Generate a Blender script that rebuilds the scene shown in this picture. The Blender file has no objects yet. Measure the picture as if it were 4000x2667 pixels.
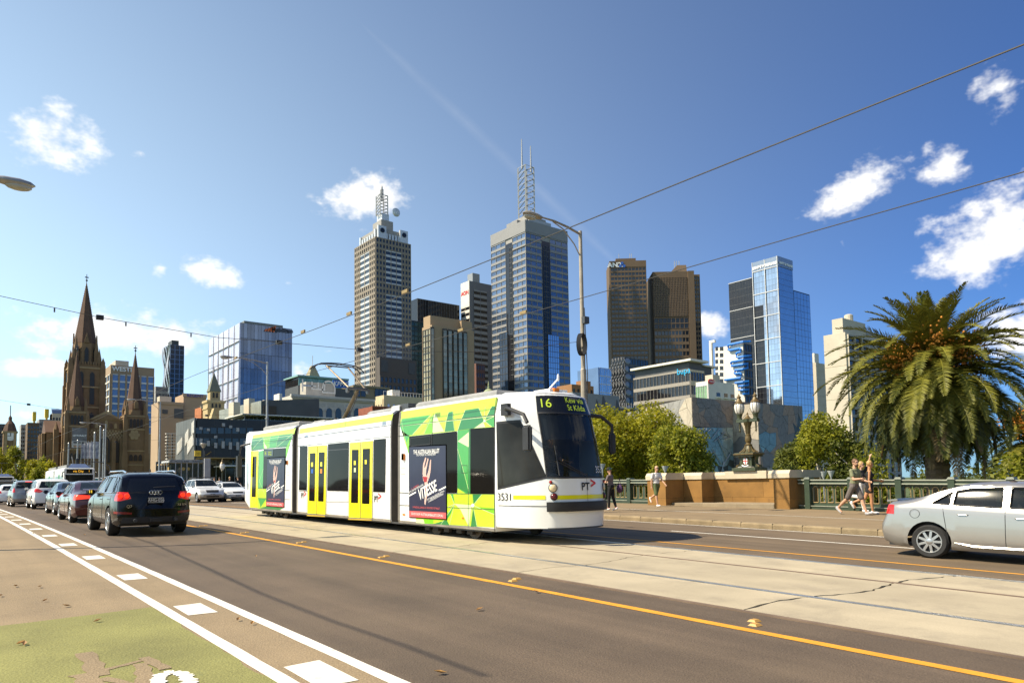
import bpy, bmesh, math, random
import numpy as np
from mathutils import Matrix, Vector
random.seed(7); rng = np.random.default_rng(7)
SC = bpy.context.scene; COL = SC.collection
PI = math.pi; R_ = math.radians
# ---------------------------------------------------------------- camera (world: X across the road, Y along the road, Z up)
FPX, CYP, PITCH, ROLL, YAW, EYE = 2797.557, 1702.32, 0.065873, -0.01573, 0.6753, 1.5421
def _axes():
    cp, sp = math.cos(PITCH), math.sin(PITCH); c, s = math.cos(ROLL), math.sin(ROLL)
    fw = Vector((0, cp, sp)); up = Vector((0, -sp, cp)); rt = Vector((1, 0, 0))
    rz = Matrix.Rotation(-YAW, 3, 'Z')
    return rz @ fw, rz @ (c*rt + s*up), rz @ (c*up - s*rt)
FW, RT, UP = _axes()
cam = bpy.data.cameras.new('camera'); camo = bpy.data.objects.new('camera', cam); COL.objects.link(camo)
camo.matrix_world = Matrix(((RT.x, UP.x, -FW.x, 0), (RT.y, UP.y, -FW.y, 0), (RT.z, UP.z, -FW.z, EYE), (0, 0, 0, 1)))
cam.sensor_fit = 'HORIZONTAL'; cam.sensor_width = 36; cam.lens = FPX/4000*36
cam.shift_y = (CYP-1333.5)/4000; cam.clip_start = .1; cam.clip_end = 20000
SC.camera = camo
# ---------------------------------------------------------------- light
SUN_EL, SUN_H = R_(49), Vector((-.9, .436)).normalized()
sun = bpy.data.lights.new('sun', 'SUN'); suno = bpy.data.objects.new('sun', sun); COL.objects.link(suno)
sun.energy = 5.0; sun.angle = R_(.53); sun.color = (1, .88, .68)
sv = Vector((SUN_H.x*math.cos(SUN_EL), SUN_H.y*math.cos(SUN_EL), math.sin(SUN_EL)))
suno.rotation_euler = (-sv).to_track_quat('-Z', 'Y').to_euler(); suno.location = (-40, 20, 60)
SC.view_settings.view_transform = 'Standard'; SC.view_settings.look = 'None'
SC.view_settings.exposure = 0.7; SC.view_settings.gamma = 1
# pixel of the 4000x2667 photograph -> direction / point on a plane
def ray(x, y): return FW + RT*((x-2000)/FPX) - UP*((y-CYP)/FPX)
EYEP = Vector((0, 0, EYE))
def at_t(x, y, t): d = ray(x, y); return EYEP + d*(t/d.x)
def at_s(x, y, s): d = ray(x, y); return EYEP + d*(s/d.y)
def at_r(x, y, r): d = ray(x, y); return EYEP + d*(r/math.hypot(d.x, d.y))
def zs(s):
    s = min(s, 58.8); return .018814*s - .000159*s*s if s > 0 else .018814*s
# ---------------------------------------------------------------- world: clear sky with small clouds
W = bpy.data.worlds.new('World'); SC.world = W; W.use_nodes = True
def build_world():
    nt = W.node_tree; N = nt.nodes; L = nt.links; N.clear()
    out = N.new('ShaderNodeOutputWorld'); bg = N.new('ShaderNodeBackground'); L.new(bg.outputs[0], out.inputs[0])
    sky = N.new('ShaderNodeTexSky'); sky.sky_type = 'NISHITA'; sky.sun_disc = False
    sky.sun_elevation = SUN_EL; sky.sun_rotation = math.atan2(SUN_H.x, SUN_H.y)
    sky.altitude = 30; sky.air_density = 1.0; sky.dust_density = .05; sky.ozone_density = 6.0
    tc = N.new('ShaderNodeTexCoord'); D = tc.outputs['Generated']
    def m(op, a, b=None, c=None):
        n = N.new('ShaderNodeMath'); n.operation = op
        for i, v in enumerate((a, b, c)):
            if v is None: continue
            if isinstance(v, (int, float)): n.inputs[i].default_value = v
            else: L.new(v, n.inputs[i])
        return n.outputs[0]
    def dot(v):
        n = N.new('ShaderNodeVectorMath'); n.operation = 'DOT_PRODUCT'; L.new(D, n.inputs[0]); n.inputs[1].default_value = v
        return n.outputs['Value']
    def noise(scale, det, rough, zs_=1.0):
        mp = N.new('ShaderNodeMapping'); mp.inputs['Scale'].default_value = (1, 1, zs_); L.new(D, mp.inputs[0])
        n = N.new('ShaderNodeTexNoise'); n.inputs['Scale'].default_value = scale; n.inputs['Detail'].default_value = det
        n.inputs['Roughness'].default_value = rough; L.new(mp.outputs[0], n.inputs[0]); return n.outputs[0]
    n1 = noise(17, 4, .62, 1.5); n2 = noise(70, 3, .65, 1.3)
    nz = m('ADD', m('MULTIPLY', m('SUBTRACT', n1, .5), 2.6), m('MULTIPLY', m('SUBTRACT', n2, .5), .55))
    # centre px, half width px, half height px, tilt, strength
    cl = [(195, 545, 150, 150, .5, .75), (548, 600, 38, 30, 0, .6), (815, 1062, 125, 55, .35, .85), (480, 1300, 320, 80, -.1, 1.05), (90, 1440, 180, 45, 0, .95),
          (1400, 770, 150, 95, -.1, 1), (1530, 790, 85, 75, 0, 1), (1250, 795, 40, 26, 0, .5), (1420, 900, 90, 40, 0, .5), (2790, 1270, 75, 55, .1, 1), (3330, 760, 165, 80, -.35, .95), (3290, 950, 40, 50, 0, .5),
          (3700, 640, 90, 110, .6, .75), (3900, 350, 130, 130, -.5, .6), (3860, 930, 260, 130, -.5, 1), (3950, 1290, 190, 75, .1, .95), (3580, 1090, 60, 70, 0, .4),
          (1130, 1105, 60, 30, 0, .35), (100, 1620, 130, 40, 0, .5), (1170, 1460, 80, 60, 0, .7), (630, 1050, 50, 40, 0, .5), (1290, 1370, 60, 25, 0, .6),
          (5300, 900, 420, 170, .2, .9), (5200, 1400, 500, 120, 0, .9), (-900, 900, 380, 160, .1, .9), (-1400, 1500, 600, 120, 0, .8)]
    dirs = [(ray(c[0], c[1]).normalized(),) + tuple(v/FPX for v in c[2:4]) + c[4:] for c in cl]
    for az, el, w, h in ((130, 22, .3, .1), (165, 12, .35, .09), (200, 25, .28, .1), (235, 14, .4, .1), (265, 30, .3, .12), (290, 12, .35, .08), (110, 40, .25, .1), (185, 48, .25, .12), (330, 50, .2, .1), (250, 9, .5, .06)):
        a, e = R_(az), R_(el)
        dirs.append((Vector((math.sin(a)*math.cos(e), math.cos(a)*math.cos(e), math.sin(e))), w, h, 0, .9))
    acc = None
    for c, rx, ry, tilt, st in dirs:
        u = Vector((c.y, -c.x, 0)).normalized(); v = u.cross(c)
        u2 = u*math.cos(tilt) - v*math.sin(tilt); v2 = v*math.cos(tilt) + u*math.sin(tilt)
        mp = N.new('ShaderNodeMapping'); mp.vector_type = 'TEXTURE'; L.new(D, mp.inputs[0])
        w_ = u2.cross(v2)
        mp.inputs['Rotation'].default_value = Matrix(((u2.x, v2.x, w_.x), (u2.y, v2.y, w_.y), (u2.z, v2.z, w_.z))).to_euler(); mp.inputs['Scale'].default_value = (rx*1.3, ry*1.3, 1e5)
        ln = N.new('ShaderNodeVectorMath'); ln.operation = 'LENGTH'; L.new(mp.outputs[0], ln.inputs[0])
        g = m('MULTIPLY_ADD', ln.outputs['Value'], -1.15, st*1.05)   # the mirrored blob lies below the horizon
        acc = g if acc is None else m('MAXIMUM', acc, g)
    den = m('ADD', acc, nz)
    mr = N.new('ShaderNodeMapRange'); mr.interpolation_type = 'SMOOTHSTEP'; L.new(den, mr.inputs[0])
    mr.inputs[1].default_value = .12; mr.inputs[2].default_value = .95
    # contrail
    a, b = ray(1500, 180).normalized(), ray(2420, 1040).normalized(); nn = a.cross(b).normalized(); mid = (a+b).normalized(); al = nn.cross(mid)
    w1 = m('DIVIDE', m('ABSOLUTE', m('ADD', dot(nn), m('MULTIPLY', m('SUBTRACT', n1, .5), .003))), .009)
    w2 = m('POWER', m('ABSOLUTE', m('DIVIDE', dot(al), .24)), 4)
    tr = m('MULTIPLY', m('MAXIMUM', m('SUBTRACT', 1, m('ADD', m('ADD', w1, w2), m('MULTIPLY', m('LESS_THAN', dot(mid), .5), 9))), 0), m('MULTIPLY', n1, .09))
    cloudf = m('MINIMUM', m('ADD', mr.outputs[0], tr), 1)
    sh = N.new('ShaderNodeMix'); sh.data_type = 'RGBA'
    L.new(m('MULTIPLY', m('SUBTRACT', n1, .25), 1.8), sh.inputs[0]); sh.clamp_factor = True
    sh.inputs[6].default_value = (6.3, 6.4, 6.6, 1); sh.inputs[7].default_value = (9, 8.8, 8.4, 1)
    mx = N.new('ShaderNodeMix'); mx.data_type = 'RGBA'; L.new(cloudf, mx.inputs[0])
    # paler, hazier air towards the sun and the horizon
    sep = N.new('ShaderNodeSeparateXYZ'); L.new(D, sep.inputs[0])
    gl = m('MULTIPLY', m('SUBTRACT', 1, m('MAXIMUM', sep.outputs[2], 0)), m('POWER', m('MAXIMUM', m('DIVIDE', m('ADD', dot((SUN_H.x, SUN_H.y, 0)), .9), 1.9), 0), 1.37))
    hz = N.new('ShaderNodeVectorMath'); hz.operation = 'SCALE'; hz.inputs[0].default_value = (8.6, 10.2, 7.6); L.new(gl, hz.inputs['Scale'])
    ma = N.new('ShaderNodeVectorMath'); ma.operation = 'MULTIPLY_ADD'; L.new(sky.outputs[0], ma.inputs[0]); ma.inputs[1].default_value = (.27, .49, .80); L.new(hz.outputs[0], ma.inputs[2])
    L.new(ma.outputs[0], mx.inputs[6]); L.new(sh.outputs[2], mx.inputs[7])
    L.new(mx.outputs[2], bg.inputs[0]); bg.inputs[1].default_value = .095
build_world()
W.cycles.sampling_method = 'MANUAL'; W.cycles.sample_map_resolution = 512
SC.cycles.max_bounces = 6; SC.cycles.diffuse_bounces = 2; SC.cycles.glossy_bounces = 3; SC.cycles.transmission_bounces = 4; SC.cycles.transparent_max_bounces = 8; SC.cycles.caustics_reflective = False; SC.cycles.caustics_refractive = False
# ---------------------------------------------------------------- materials
MATS = {}
def mat(name, col=(.5, .5, .5), rough=.6, metal=0, var=.12, vs=3.0, bump=0, bs=60, rnd=0, spec=.5, coat=0, emit=0, island=0, col2=None, trans=0, fine=0, fs=80):
    if name in MATS: return MATS[name]
    m = bpy.data.materials.new(name); m.use_nodes = True; nt = m.node_tree; N = nt.nodes; L = nt.links
    b = N['Principled BSDF']; tc = N.new('ShaderNodeTexCoord')
    def noise(sc, det=4):
        n = N.new('ShaderNodeTexNoise'); n.inputs['Scale'].default_value = sc; n.inputs['Detail'].default_value = det; L.new(tc.outputs['Object'], n.inputs[0]); return n.outputs[0]
    c2 = col2 or tuple(min(1, c*(1+var)) for c in col); c1 = col if col2 else tuple(c*(1-var) for c in col)
    mx = N.new('ShaderNodeMix'); mx.data_type = 'RGBA'
    rp = N.new('ShaderNodeMapRange'); rp.inputs[1].default_value = .3; rp.inputs[2].default_value = .7; L.new(noise(vs, 6), rp.inputs[0])
    L.new(rp.outputs[0], mx.inputs[0]); mx.inputs[6].default_value = (*c1, 1); mx.inputs[7].default_value = (*c2, 1)
    o = mx.outputs[2]
    def mul(fac, amt):
        nonlocal o
        mr = N.new('ShaderNodeMapRange'); L.new(fac, mr.inputs[0]); mr.inputs[3].default_value = 1-amt; mr.inputs[4].default_value = 1+amt
        v = N.new('ShaderNodeVectorMath'); v.operation = 'SCALE'; L.new(o, v.inputs[0]); L.new(mr.outputs[0], v.inputs['Scale']); o = v.outputs[0]
    if fine: mul(noise(fs, 3), fine)
    if rnd: oi = N.new('ShaderNodeObjectInfo'); mul(oi.outputs['Random'], rnd)
    if island: g = N.new('ShaderNodeNewGeometry'); mul(g.outputs['Random Per Island'], island)
    L.new(o, b.inputs['Base Color'])
    b.inputs['Roughness'].default_value = rough; b.inputs['Metallic'].default_value = metal
    b.inputs['Specular IOR Level'].default_value = spec; b.inputs['Coat Weight'].default_value = coat; b.inputs['Coat Roughness'].default_value = .04
    if emit: L.new(o, b.inputs['Emission Color']); b.inputs['Emission Strength'].default_value = emit
    if bump:
        bp = N.new('ShaderNodeBump'); bp.inputs['Strength'].default_value = bump; bp.inputs['Distance'].default_value = .02; L.new(noise(bs, 5), bp.inputs['Height']); L.new(bp.outputs[0], b.inputs['Normal'])
    if trans:
        t = N.new('ShaderNodeBsdfTransparent'); t.inputs[0].default_value = (.75, .82, .8, 1); ms = N.new('ShaderNodeMixShader'); ms.inputs[0].default_value = trans
        L.new(b.outputs[0], ms.inputs[1]); L.new(t.outputs[0], ms.inputs[2]); L.new(ms.outputs[0], N['Material Output'].inputs[0])
    MATS[name] = m; return m
# ---------------------------------------------------------------- mesh helpers
class MB:
    def __init__(s): s.v = []; s.f = []
    def add(s, vs, fs):
        n = len(s.v); s.v += [tuple(v) for v in vs]; s.f += [tuple(i+n for i in f) for f in fs]; return s
    def box(s, x0, x1, y0, y1, z0, z1):
        return s.add([(x, y, z) for z in (z0, z1) for y in (y0, y1) for x in (x0, x1)], [(0, 2, 3, 1), (4, 5, 7, 6), (0, 1, 5, 4), (2, 6, 7, 3), (0, 4, 6, 2), (1, 3, 7, 5)])
    def poly(s, pts): return s.add(pts, [tuple(range(len(pts)))])
    def hexa(s, a, b):  # two quads, bottom and top loops
        n = len(a); return s.add(list(a)+list(b), [tuple(range(n))[::-1], tuple(range(n, 2*n))] + [(i, (i+1) % n, n+(i+1) % n, n+i) for i in range(n)])
    def prism(s, pts, off):
        o = Vector(off); return s.hexa([Vector(p) for p in pts], [Vector(p)+o for p in pts])
    def tube(s, path, r, n=6, cap=True):
        path = [Vector(p) for p in path]; rs = r if isinstance(r, (list, tuple)) else [r]*len(path); base = len(s.v); ref = None
        for i, p in enumerate(path):
            d = (path[min(i+1, len(path)-1)]-path[max(i-1, 0)]).normalized()
            if ref is None: ref = Vector((0, 0, 1)) if abs(d.z) < .9 else Vector((1, 0, 0))
            u = d.cross(ref); u = u.normalized() if u.length > 1e-5 else d.orthogonal().normalized(); v = d.cross(u)
            for k in range(n): a = 2*PI*k/n; s.v.append(tuple(p+(u*math.cos(a)+v*math.sin(a))*rs[i]))
        for i in range(len(path)-1):
            for k in range(n): a = base+i*n+k; b = base+i*n+(k+1) % n; s.f.append((a, b, b+n, a+n))
        if cap: s.f.append(tuple(base+k for k in range(n))[::-1]); s.f.append(tuple(base+(len(path)-1)*n+k for k in range(n)))
        return s
    def lathe(s, prof, n=12, c=(0, 0, 0), ax='z', cap=True):
        base = len(s.v)
        for r, h in prof:
            for k in range(n):
                a = 2*PI*(k+.5)/n; x, y = r*math.cos(a), r*math.sin(a)
                p = (x, y, h) if ax == 'z' else ((h, x, y) if ax == 'x' else (x, h, y))
                s.v.append((p[0]+c[0], p[1]+c[1], p[2]+c[2]))
        for i in range(len(prof)-1):
            for k in range(n): a = base+i*n+k; b = base+i*n+(k+1) % n; s.f.append((a, b, b+n, a+n))
        if cap: s.f.append(tuple(base+k for k in range(n))[::-1]); s.f.append(tuple(base+(len(prof)-1)*n+k for k in range(n)))
        return s
    def ball(s, c, r, n=10, m=7):
        r = r if isinstance(r, (tuple, list)) else (r, r, r); base = len(s.v)
        for i in range(m+1):
            th = PI*i/m
            for k in range(n): a = 2*PI*k/n; s.v.append((c[0]+r[0]*math.sin(th)*math.cos(a), c[1]+r[1]*math.sin(th)*math.sin(a), c[2]+r[2]*math.cos(th)))
        for i in range(m):
            for k in range(n): a = base+i*n+k; b = base+i*n+(k+1) % n; s.f.append((a, a+n, b+n, b))
        return s
    def mesh(s, name, smooth=None):
        me = bpy.data.meshes.new(name); me.from_pydata(s.v, [], s.f)
        if smooth:
            me.polygons.foreach_set('use_smooth', [True]*len(me.polygons)); me.set_sharp_from_angle(angle=R_(smooth))
        me.update(); return me
    def obj(s, name, m, parent=None, smooth=None, loc=None):
        me = s.mesh(name, smooth); me.materials.append(m); return link(name, me, parent, loc)
def link(name, me, parent=None, loc=None, rot=None):
    o = bpy.data.objects.new(name, me); COL.objects.link(o)
    if parent is not None: o.parent = parent
    if loc is not None: o.location = loc
    if rot is not None: o.rotation_euler = rot
    return o
def tag(o, label=None, cat=None, group=None, kind=None):
    for k, v in (('label', label), ('category', cat), ('group', group), ('kind', kind)):
        if v: o[k] = v
    return o
def thing(name, label, cat, loc=(0, 0, 0), rz=0, group=None):
    o = bpy.data.objects.new(name, None); COL.objects.link(o); o.location = loc; o.rotation_euler = (0, 0, rz); o.empty_display_size = .2
    return tag(o, label, cat, group)
def copy_tree(o, parent=None, loc=None, rz=None, label=None):
    c = o.copy(); COL.objects.link(c); c.parent = parent
    if loc is not None: c.location = loc
    if rz is not None: c.rotation_euler = (0, 0, rz)
    if label: c['label'] = label
    for ch in o.children: copy_tree(ch, c)
    return c
def text_mesh(txt, size, ext=.0, align='CENTER', bold=0, shear=0, wx=1.0):
    cu = bpy.data.curves.new('text', 'FONT'); cu.body = txt; cu.size = size; cu.extrude = ext; cu.align_x = align; cu.align_y = 'CENTER'; cu.offset = bold; cu.shear = shear; cu.resolution_u = 3
    o = bpy.data.objects.new('text', cu); COL.objects.link(o)
    me = bpy.data.meshes.new_from_object(o.evaluated_get(bpy.context.evaluated_depsgraph_get()))
    bpy.data.objects.remove(o); bpy.data.curves.remove(cu)
    if wx != 1: me.transform(Matrix.Diagonal((wx, 1, 1, 1)))
    return me
def put_text(txt, size, m, parent, o, u, up, name='lettering', **k):
    """text lying in the plane of u (reading direction) and up, through o, in the parent's frame"""
    me = text_mesh(txt, size, **k); u = Vector(u).normalized(); up = Vector(up).normalized(); n = u.cross(up)
    me.transform(Matrix(((u.x, up.x, n.x, o[0]), (u.y, up.y, n.y, o[1]), (u.z, up.z, n.z, o[2]), (0, 0, 0, 1))))
    me.materials.clear(); me.materials.append(m); return link(name, me, parent)
WHITE = mat('white_paint', (.8, .8, .78), .45, var=.05, vs=2)
BLACK = mat('black_rubber', (.02, .02, .022), .55, var=.2)
DKMET = mat('dark_metal', (.05, .052, .055), .45, var=.2)
STEEL = mat('galvanised_steel', (.34, .34, .33), .45, metal=.5, var=.18, vs=6)
GLASS = mat('dark_glass', (.012, .014, .017), .04, var=.1, spec=.7)
# ================================================================ setting: terrain, river, bridge deck, road
asph = mat('asphalt', (.105, .075, .049), .85, var=.16, vs=.7, bump=.5, bs=60, fine=.5, fs=55)
asph2 = mat('asphalt_dark', (.132, .094, .055), .85, var=.14, vs=.6, bump=.4, bs=60, fine=.45, fs=55)
asph_l = mat('asphalt_pale', (.25, .185, .105), .85, var=.14, vs=.9, bump=.5, bs=60, fine=.45, fs=55)
path_m = mat('footpath_asphalt', (.22, .158, .085), .9, var=.1, vs=1.2, bump=.3, bs=90, fine=.3, fs=120)
conc = mat('concrete', (.385, .327, .225), .85, var=.11, vs=1.1, bump=.25, bs=50, rnd=.05, fine=.12, fs=40)
def _stain(m, sc, lo, amt, col=(.2, .17, .13)):
    """dirt with a shape of its own, mixed over the base colour"""
    nt = m.node_tree; N = nt.nodes; L = nt.links; b = N['Principled BSDF']; src = b.inputs['Base Color'].links[0].from_socket
    tc = N.new('ShaderNodeTexCoord'); n = N.new('ShaderNodeTexNoise'); n.inputs['Scale'].default_value = sc; n.inputs['Detail'].default_value = 7; n.inputs['Roughness'].default_value = .7; L.new(tc.outputs['Object'], n.inputs[0])
    mr = N.new('ShaderNodeMapRange'); L.new(n.outputs[0], mr.inputs[0]); mr.inputs[1].default_value = lo; mr.inputs[2].default_value = lo+.14; mr.inputs[4].default_value = amt
    mx = N.new('ShaderNodeMix'); mx.data_type = 'RGBA'; L.new(mr.outputs[0], mx.inputs[0]); L.new(src, mx.inputs[6]); mx.inputs[7].default_value = (*col, 1); L.new(mx.outputs[2], b.inputs['Base Color'])
def _streak(m, amt):
    """tyre-worn bands running along the lane"""
    nt = m.node_tree; N = nt.nodes; L = nt.links; b = N['Principled BSDF']; src = b.inputs['Base Color'].links[0].from_socket
    tc = N.new('ShaderNodeTexCoord'); mp = N.new('ShaderNodeMapping'); mp.inputs['Scale'].default_value = (1.7, .045, 1); L.new(tc.outputs['Object'], mp.inputs[0]); n = N.new('ShaderNodeTexNoise'); n.inputs['Scale'].default_value = 1.3; n.inputs['Detail'].default_value = 5; L.new(mp.outputs[0], n.inputs[0])
    mr = N.new('ShaderNodeMapRange'); L.new(n.outputs[0], mr.inputs[0]); mr.inputs[1].default_value = .3; mr.inputs[2].default_value = .7; mr.inputs[3].default_value = 1-amt; mr.inputs[4].default_value = 1+amt
    v = N.new('ShaderNodeVectorMath'); v.operation = 'SCALE'; L.new(src, v.inputs[0]); L.new(mr.outputs[0], v.inputs['Scale']); L.new(v.outputs[0], b.inputs['Base Color'])
_streak(asph, .22); _streak(asph2, .2); _streak(conc, .07); _streak(asph_l, .1); _stain(conc, 1.3, .52, .35); _stain(conc, 9, .66, .55, (.13, .11, .09)); _stain(asph, 5, .61, .5, (.05, .045, .04)); _stain(asph2, 4, .64, .5, (.045, .04, .036)); _stain(asph, .45, .5, .35, (.13, .095, .06))
kerb_m = mat('kerb_stone', (.25, .19, .11), .9, var=.2, vs=3, bump=.5, bs=30, rnd=.12, fine=.15)
wpaint = mat('road_paint_white', (.74, .71, .62), .7, var=.06, vs=4, fine=.12, fs=60); _stain(wpaint, 5, .56, .5, (.34, .28, .19)); _stain(wpaint, 24, .6, .6, (.26, .2, .13))
ypaint = mat('road_paint_yellow', (.64, .29, .02), .7, var=.1, vs=4, fine=.12, fs=60)
gpaint = mat('road_paint_green', (.215, .208, .064), .9, var=.2, vs=1.1, bump=.6, bs=50, fine=.4, fs=50); _stain(gpaint, 2.2, .6, .5, (.12, .14, .06))
grass = mat('grass', (.07, .10, .03), .95, var=.3, vs=.5); water_m = mat('water', (.05, .06, .05), .08, var=.1, vs=.3, bump=.3, bs=.8)
def struct(o): o['kind'] = 'structure'; return o
def terrain():
    ts = sorted(set(list(np.linspace(-60, 140, 41)) + list(np.linspace(-4000, -100, 14)) + list(np.linspace(180, 4000, 16))))
    ss = sorted(set(list(np.linspace(-60, 140, 51)) + list(np.linspace(-4000, -100, 12)) + list(np.linspace(180, 5000, 16))))
    def z(s):
        pts = ((-9e9, -3.6), (20, -3.6), (27, -6.5), (68, -6.5), (74, -3.2), (95, -2.4), (112, .44), (9e9, .44))
        for (a, za), (b, zb) in zip(pts, pts[1:]):
            if a <= s <= b: return za + (zb-za)*(s-a)/(b-a)
    m = MB(); n = len(ts)
    m.v = [(t, s, z(s)) for s in ss for t in ts]
    m.f = [(j*n+i, j*n+i+1, (j+1)*n+i+1, (j+1)*n+i) for j in range(len(ss)-1) for i in range(n-1)]
    struct(m.obj('ground', grass))
    struct(MB().poly([(-1500, 24, -5.6), (1500, 24, -5.6), (1500, 71, -5.6), (-1500, 71, -5.6)]).obj('river', water_m))
terrain()
def srange(s0, s1, ds=3.0):
    n = max(1, int(abs(s1-s0)/ds)); return [s0+(s1-s0)*i/n for i in range(n+1)]
def strip(t0, t1, dz, s0, s1, ds=3.0, mb=None, jag=0):
    mb = mb or MB(); sl = srange(s0, s1, ds); b = len(mb.v)
    for s in sl:
        j0, j1 = (random.uniform(-jag, jag), random.uniform(-jag, jag)) if jag else (0, 0)
        mb.v += [(t0+j0, s, zs(s)+dz), (t1+j1, s, zs(s)+dz)]
    mb.f += [(b+2*i, b+2*i+1, b+2*i+3, b+2*i+2) for i in range(len(sl)-1)]
    return mb
SL = [-30, 0, 8, 16, 24, 32, 40, 50, 60, 110, 420]
bd = MB()
for a, b in zip(SL[:-2], SL[1:-1]): bd.hexa([(-6, a, zs(a)-1.6), (26.9, a, zs(a)-1.6), (26.9, b, zs(b)-1.6), (-6, b, zs(b)-1.6)], [(-6, a, zs(a)-.12), (26.9, a, zs(a)-.12), (26.9, b, zs(b)-.12), (-6, b, zs(b)-.12)])
struct(bd.obj('bridge_deck', mat('bridge_stone', (.2, .18, .15), .9)))
road = struct(strip(2.73, 6.96, 0, -30, 420).obj('road', asph)); struct(strip(-1.0, 2.73, 0, -30, 420).obj('bike_lane', asph_l))
struct(strip(11.92, 17.72, 0, -30, 420).obj('road', asph2))
struct(strip(6.9, 12.0, -.06, -30, 64).obj('track_bed', mat('track_bed_grime', (.03, .027, .024), .9)))
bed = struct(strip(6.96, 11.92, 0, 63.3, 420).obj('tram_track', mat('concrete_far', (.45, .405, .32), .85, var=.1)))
struct(strip(-6, -1.0, .15, -30, 420).obj('footpath', path_m)); struct(strip(17.98, 25.85, .15, -30, 160).obj('footpath', path_m))
# painted lines
def line(t, w, s0, s1, m, jag=.004, dz=.004): return struct(strip(t-w/2, t+w/2, dz, s0, s1, .5 if jag else 3, jag=jag).obj('lane_line', m))
line(2.068, .125, 2.5, 110, wpaint); line(2.70, .125, 2.5, 110, wpaint)
line(6.225, .13, -3, 60, ypaint); line(12.67, .10, -6, 110, ypaint); line(17.5, .09, -6, 110, wpaint)
for s in (6.2, -6, 18.5, 30.7, 43): line(15.32, .10, s, s+6.2, wpaint)
struct(strip(21.29, 21.36, .154, -6, 110, 2).obj('footpath_line', wpaint))
for k in range(14):
    s = 5.36+3.46*k
    struct(MB().poly([(x, y, zs(y)+.004) for x, y in ((2.19, s-.34), (2.50, s-.36), (2.51, s+.38), (2.20, s+.36))]).obj('lane_block', wpaint))
def green():
    m = MB(); xs = list(np.linspace(-.6, 2.0, 14)); ys = list(np.linspace(2.5, 9.22, 26))
    top = [(x, 9.05+.09*(x+.6)+random.uniform(-.015, .015)) for x in xs]
    right = [(2.0+random.uniform(-.03, .03), y) for y in ys]
    pts = [(-.6, 2.5)] + right + top[::-1]
    m.poly([(x, y, zs(y)+.003) for x, y in pts]); o = struct(m.obj('green_bike_box', gpaint))
    # worn bicycle stencil: bare asphalt frame and white wheel
    def seg(a, b, w, mt, dz):
        a = Vector(a); b = Vector(b); d = (b-a).normalized(); n = Vector((-d.y, d.x))*w/2; k = 7; L_ = []; R2 = []
        for i in range(k+1):
            p = a+(b-a)*i/k; j = n*random.uniform(.65, 1.3); L_.append(p+j); R2.append(p-n*random.uniform(.65, 1.3))
        struct(MB().poly([(p.x, p.y, zs(p.y)+dz) for p in L_+R2[::-1]]).obj('bike_symbol', mt))
    g = lambda x, y: (lambda q: (q.x, q.y))((lambda d: EYEP+d*((EYE-.12)/-d.z))(ray(x*.6803, 2100+y*.6803)))
    seg(g(495, 665), g(570, 790), .14, asph_l, .006); seg(g(470, 780), g(560, 850), .16, asph_l, .007); seg(g(590, 760), g(870, 690), .07, asph_l, .006); seg(g(810, 720), g(840, 840), .12, asph_l, .007); seg(g(820, 690), g(950, 750), .10, asph_l, .008); seg(g(590, 800), g(830, 850), .09, asph_l, .006)
    pts = [g(905, 800), g(940, 772), g(1000, 765), g(1060, 780), g(1090, 812), g(1075, 832), g(1050, 836)]
    for a, b in zip(pts, pts[1:]): seg(a, b, .11, wpaint, .009)
    pts = [g(905, 800), g(910, 840), g(960, 870)]
    for a, b in zip(pts, pts[1:]): seg(a, b, .11, wpaint, .010)
green()
# concrete slabs between and beside the rails, with broken joints
def slabs():
    cols = ((6.98, 7.005), (7.115, 8.40), (8.555, 10.355), (10.475, 11.75), (11.91, 11.93)); tb = (7.115, 8.40), (8.555, 10.355), (10.475, 11.75)
    joints = []
    for k in range(18):
        s = -3+3.9*k; pl = {}; drift = random.uniform(-.5, .9)
        for t in np.arange(7.0, 12.01, .12): pl[round(float(t), 2)] = s + drift*(t-7)/5 + random.uniform(-.035, .035) + .1*math.sin(t*2.3+k)
        joints.append(([k2 for k2 in pl], pl, random.choice((.010, .014, .02, .035)) if 0 < k < 9 else .008))
    def edge(j, a, b, sgn):
        ks, pl, g = joints[j]; ks_ = [t for t in ks if a+.03 < t < b-.03]; f = lambda t: float(np.interp(t, ks, [pl[q] for q in ks])) + sgn*g*(.4+1.0*abs(math.sin(t*5+j)))
        return [(t, f(t)) for t in [a]+ks_+[b]]
    for j in range(17):
        for a, b in tb:
            pts = edge(j, a, b, 1) + edge(j+1, a, b, -1)[::-1]
            lo = [(x, y, zs(y)-.05) for x, y in pts]; hi = [(x, y, zs(y)+.002) for x, y in pts]
            MB().hexa(lo, hi).obj('slab', conc, bed)
    rail_m = mat('rail_steel', (.62, .60, .57), .36, metal=.9, var=.15, vs=4); rust = mat('rail_rust', (.16, .11, .075), .7, var=.2)
    for t, mm in ((7.05, rust), (8.47, rail_m), (10.41, rust), (11.83, rail_m)):
        m = MB(); sl = srange(-6, 64, 3)
        for a, b in zip(sl, sl[1:]): m.hexa([(t-.032, a, zs(a)-.05), (t+.032, a, zs(a)-.05), (t+.032, b, zs(b)-.05), (t-.032, b, zs(b)-.05)], [(t-.032, a, zs(a)+.006), (t+.032, a, zs(a)+.006), (t+.032, b, zs(b)+.006), (t-.032, b, zs(b)+.006)])
        m.obj('rail', mm, bed)
    struct(strip(11.86, 11.93, -.012, -6, 64).obj('track_edge', asph2)); 
slabs()
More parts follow.
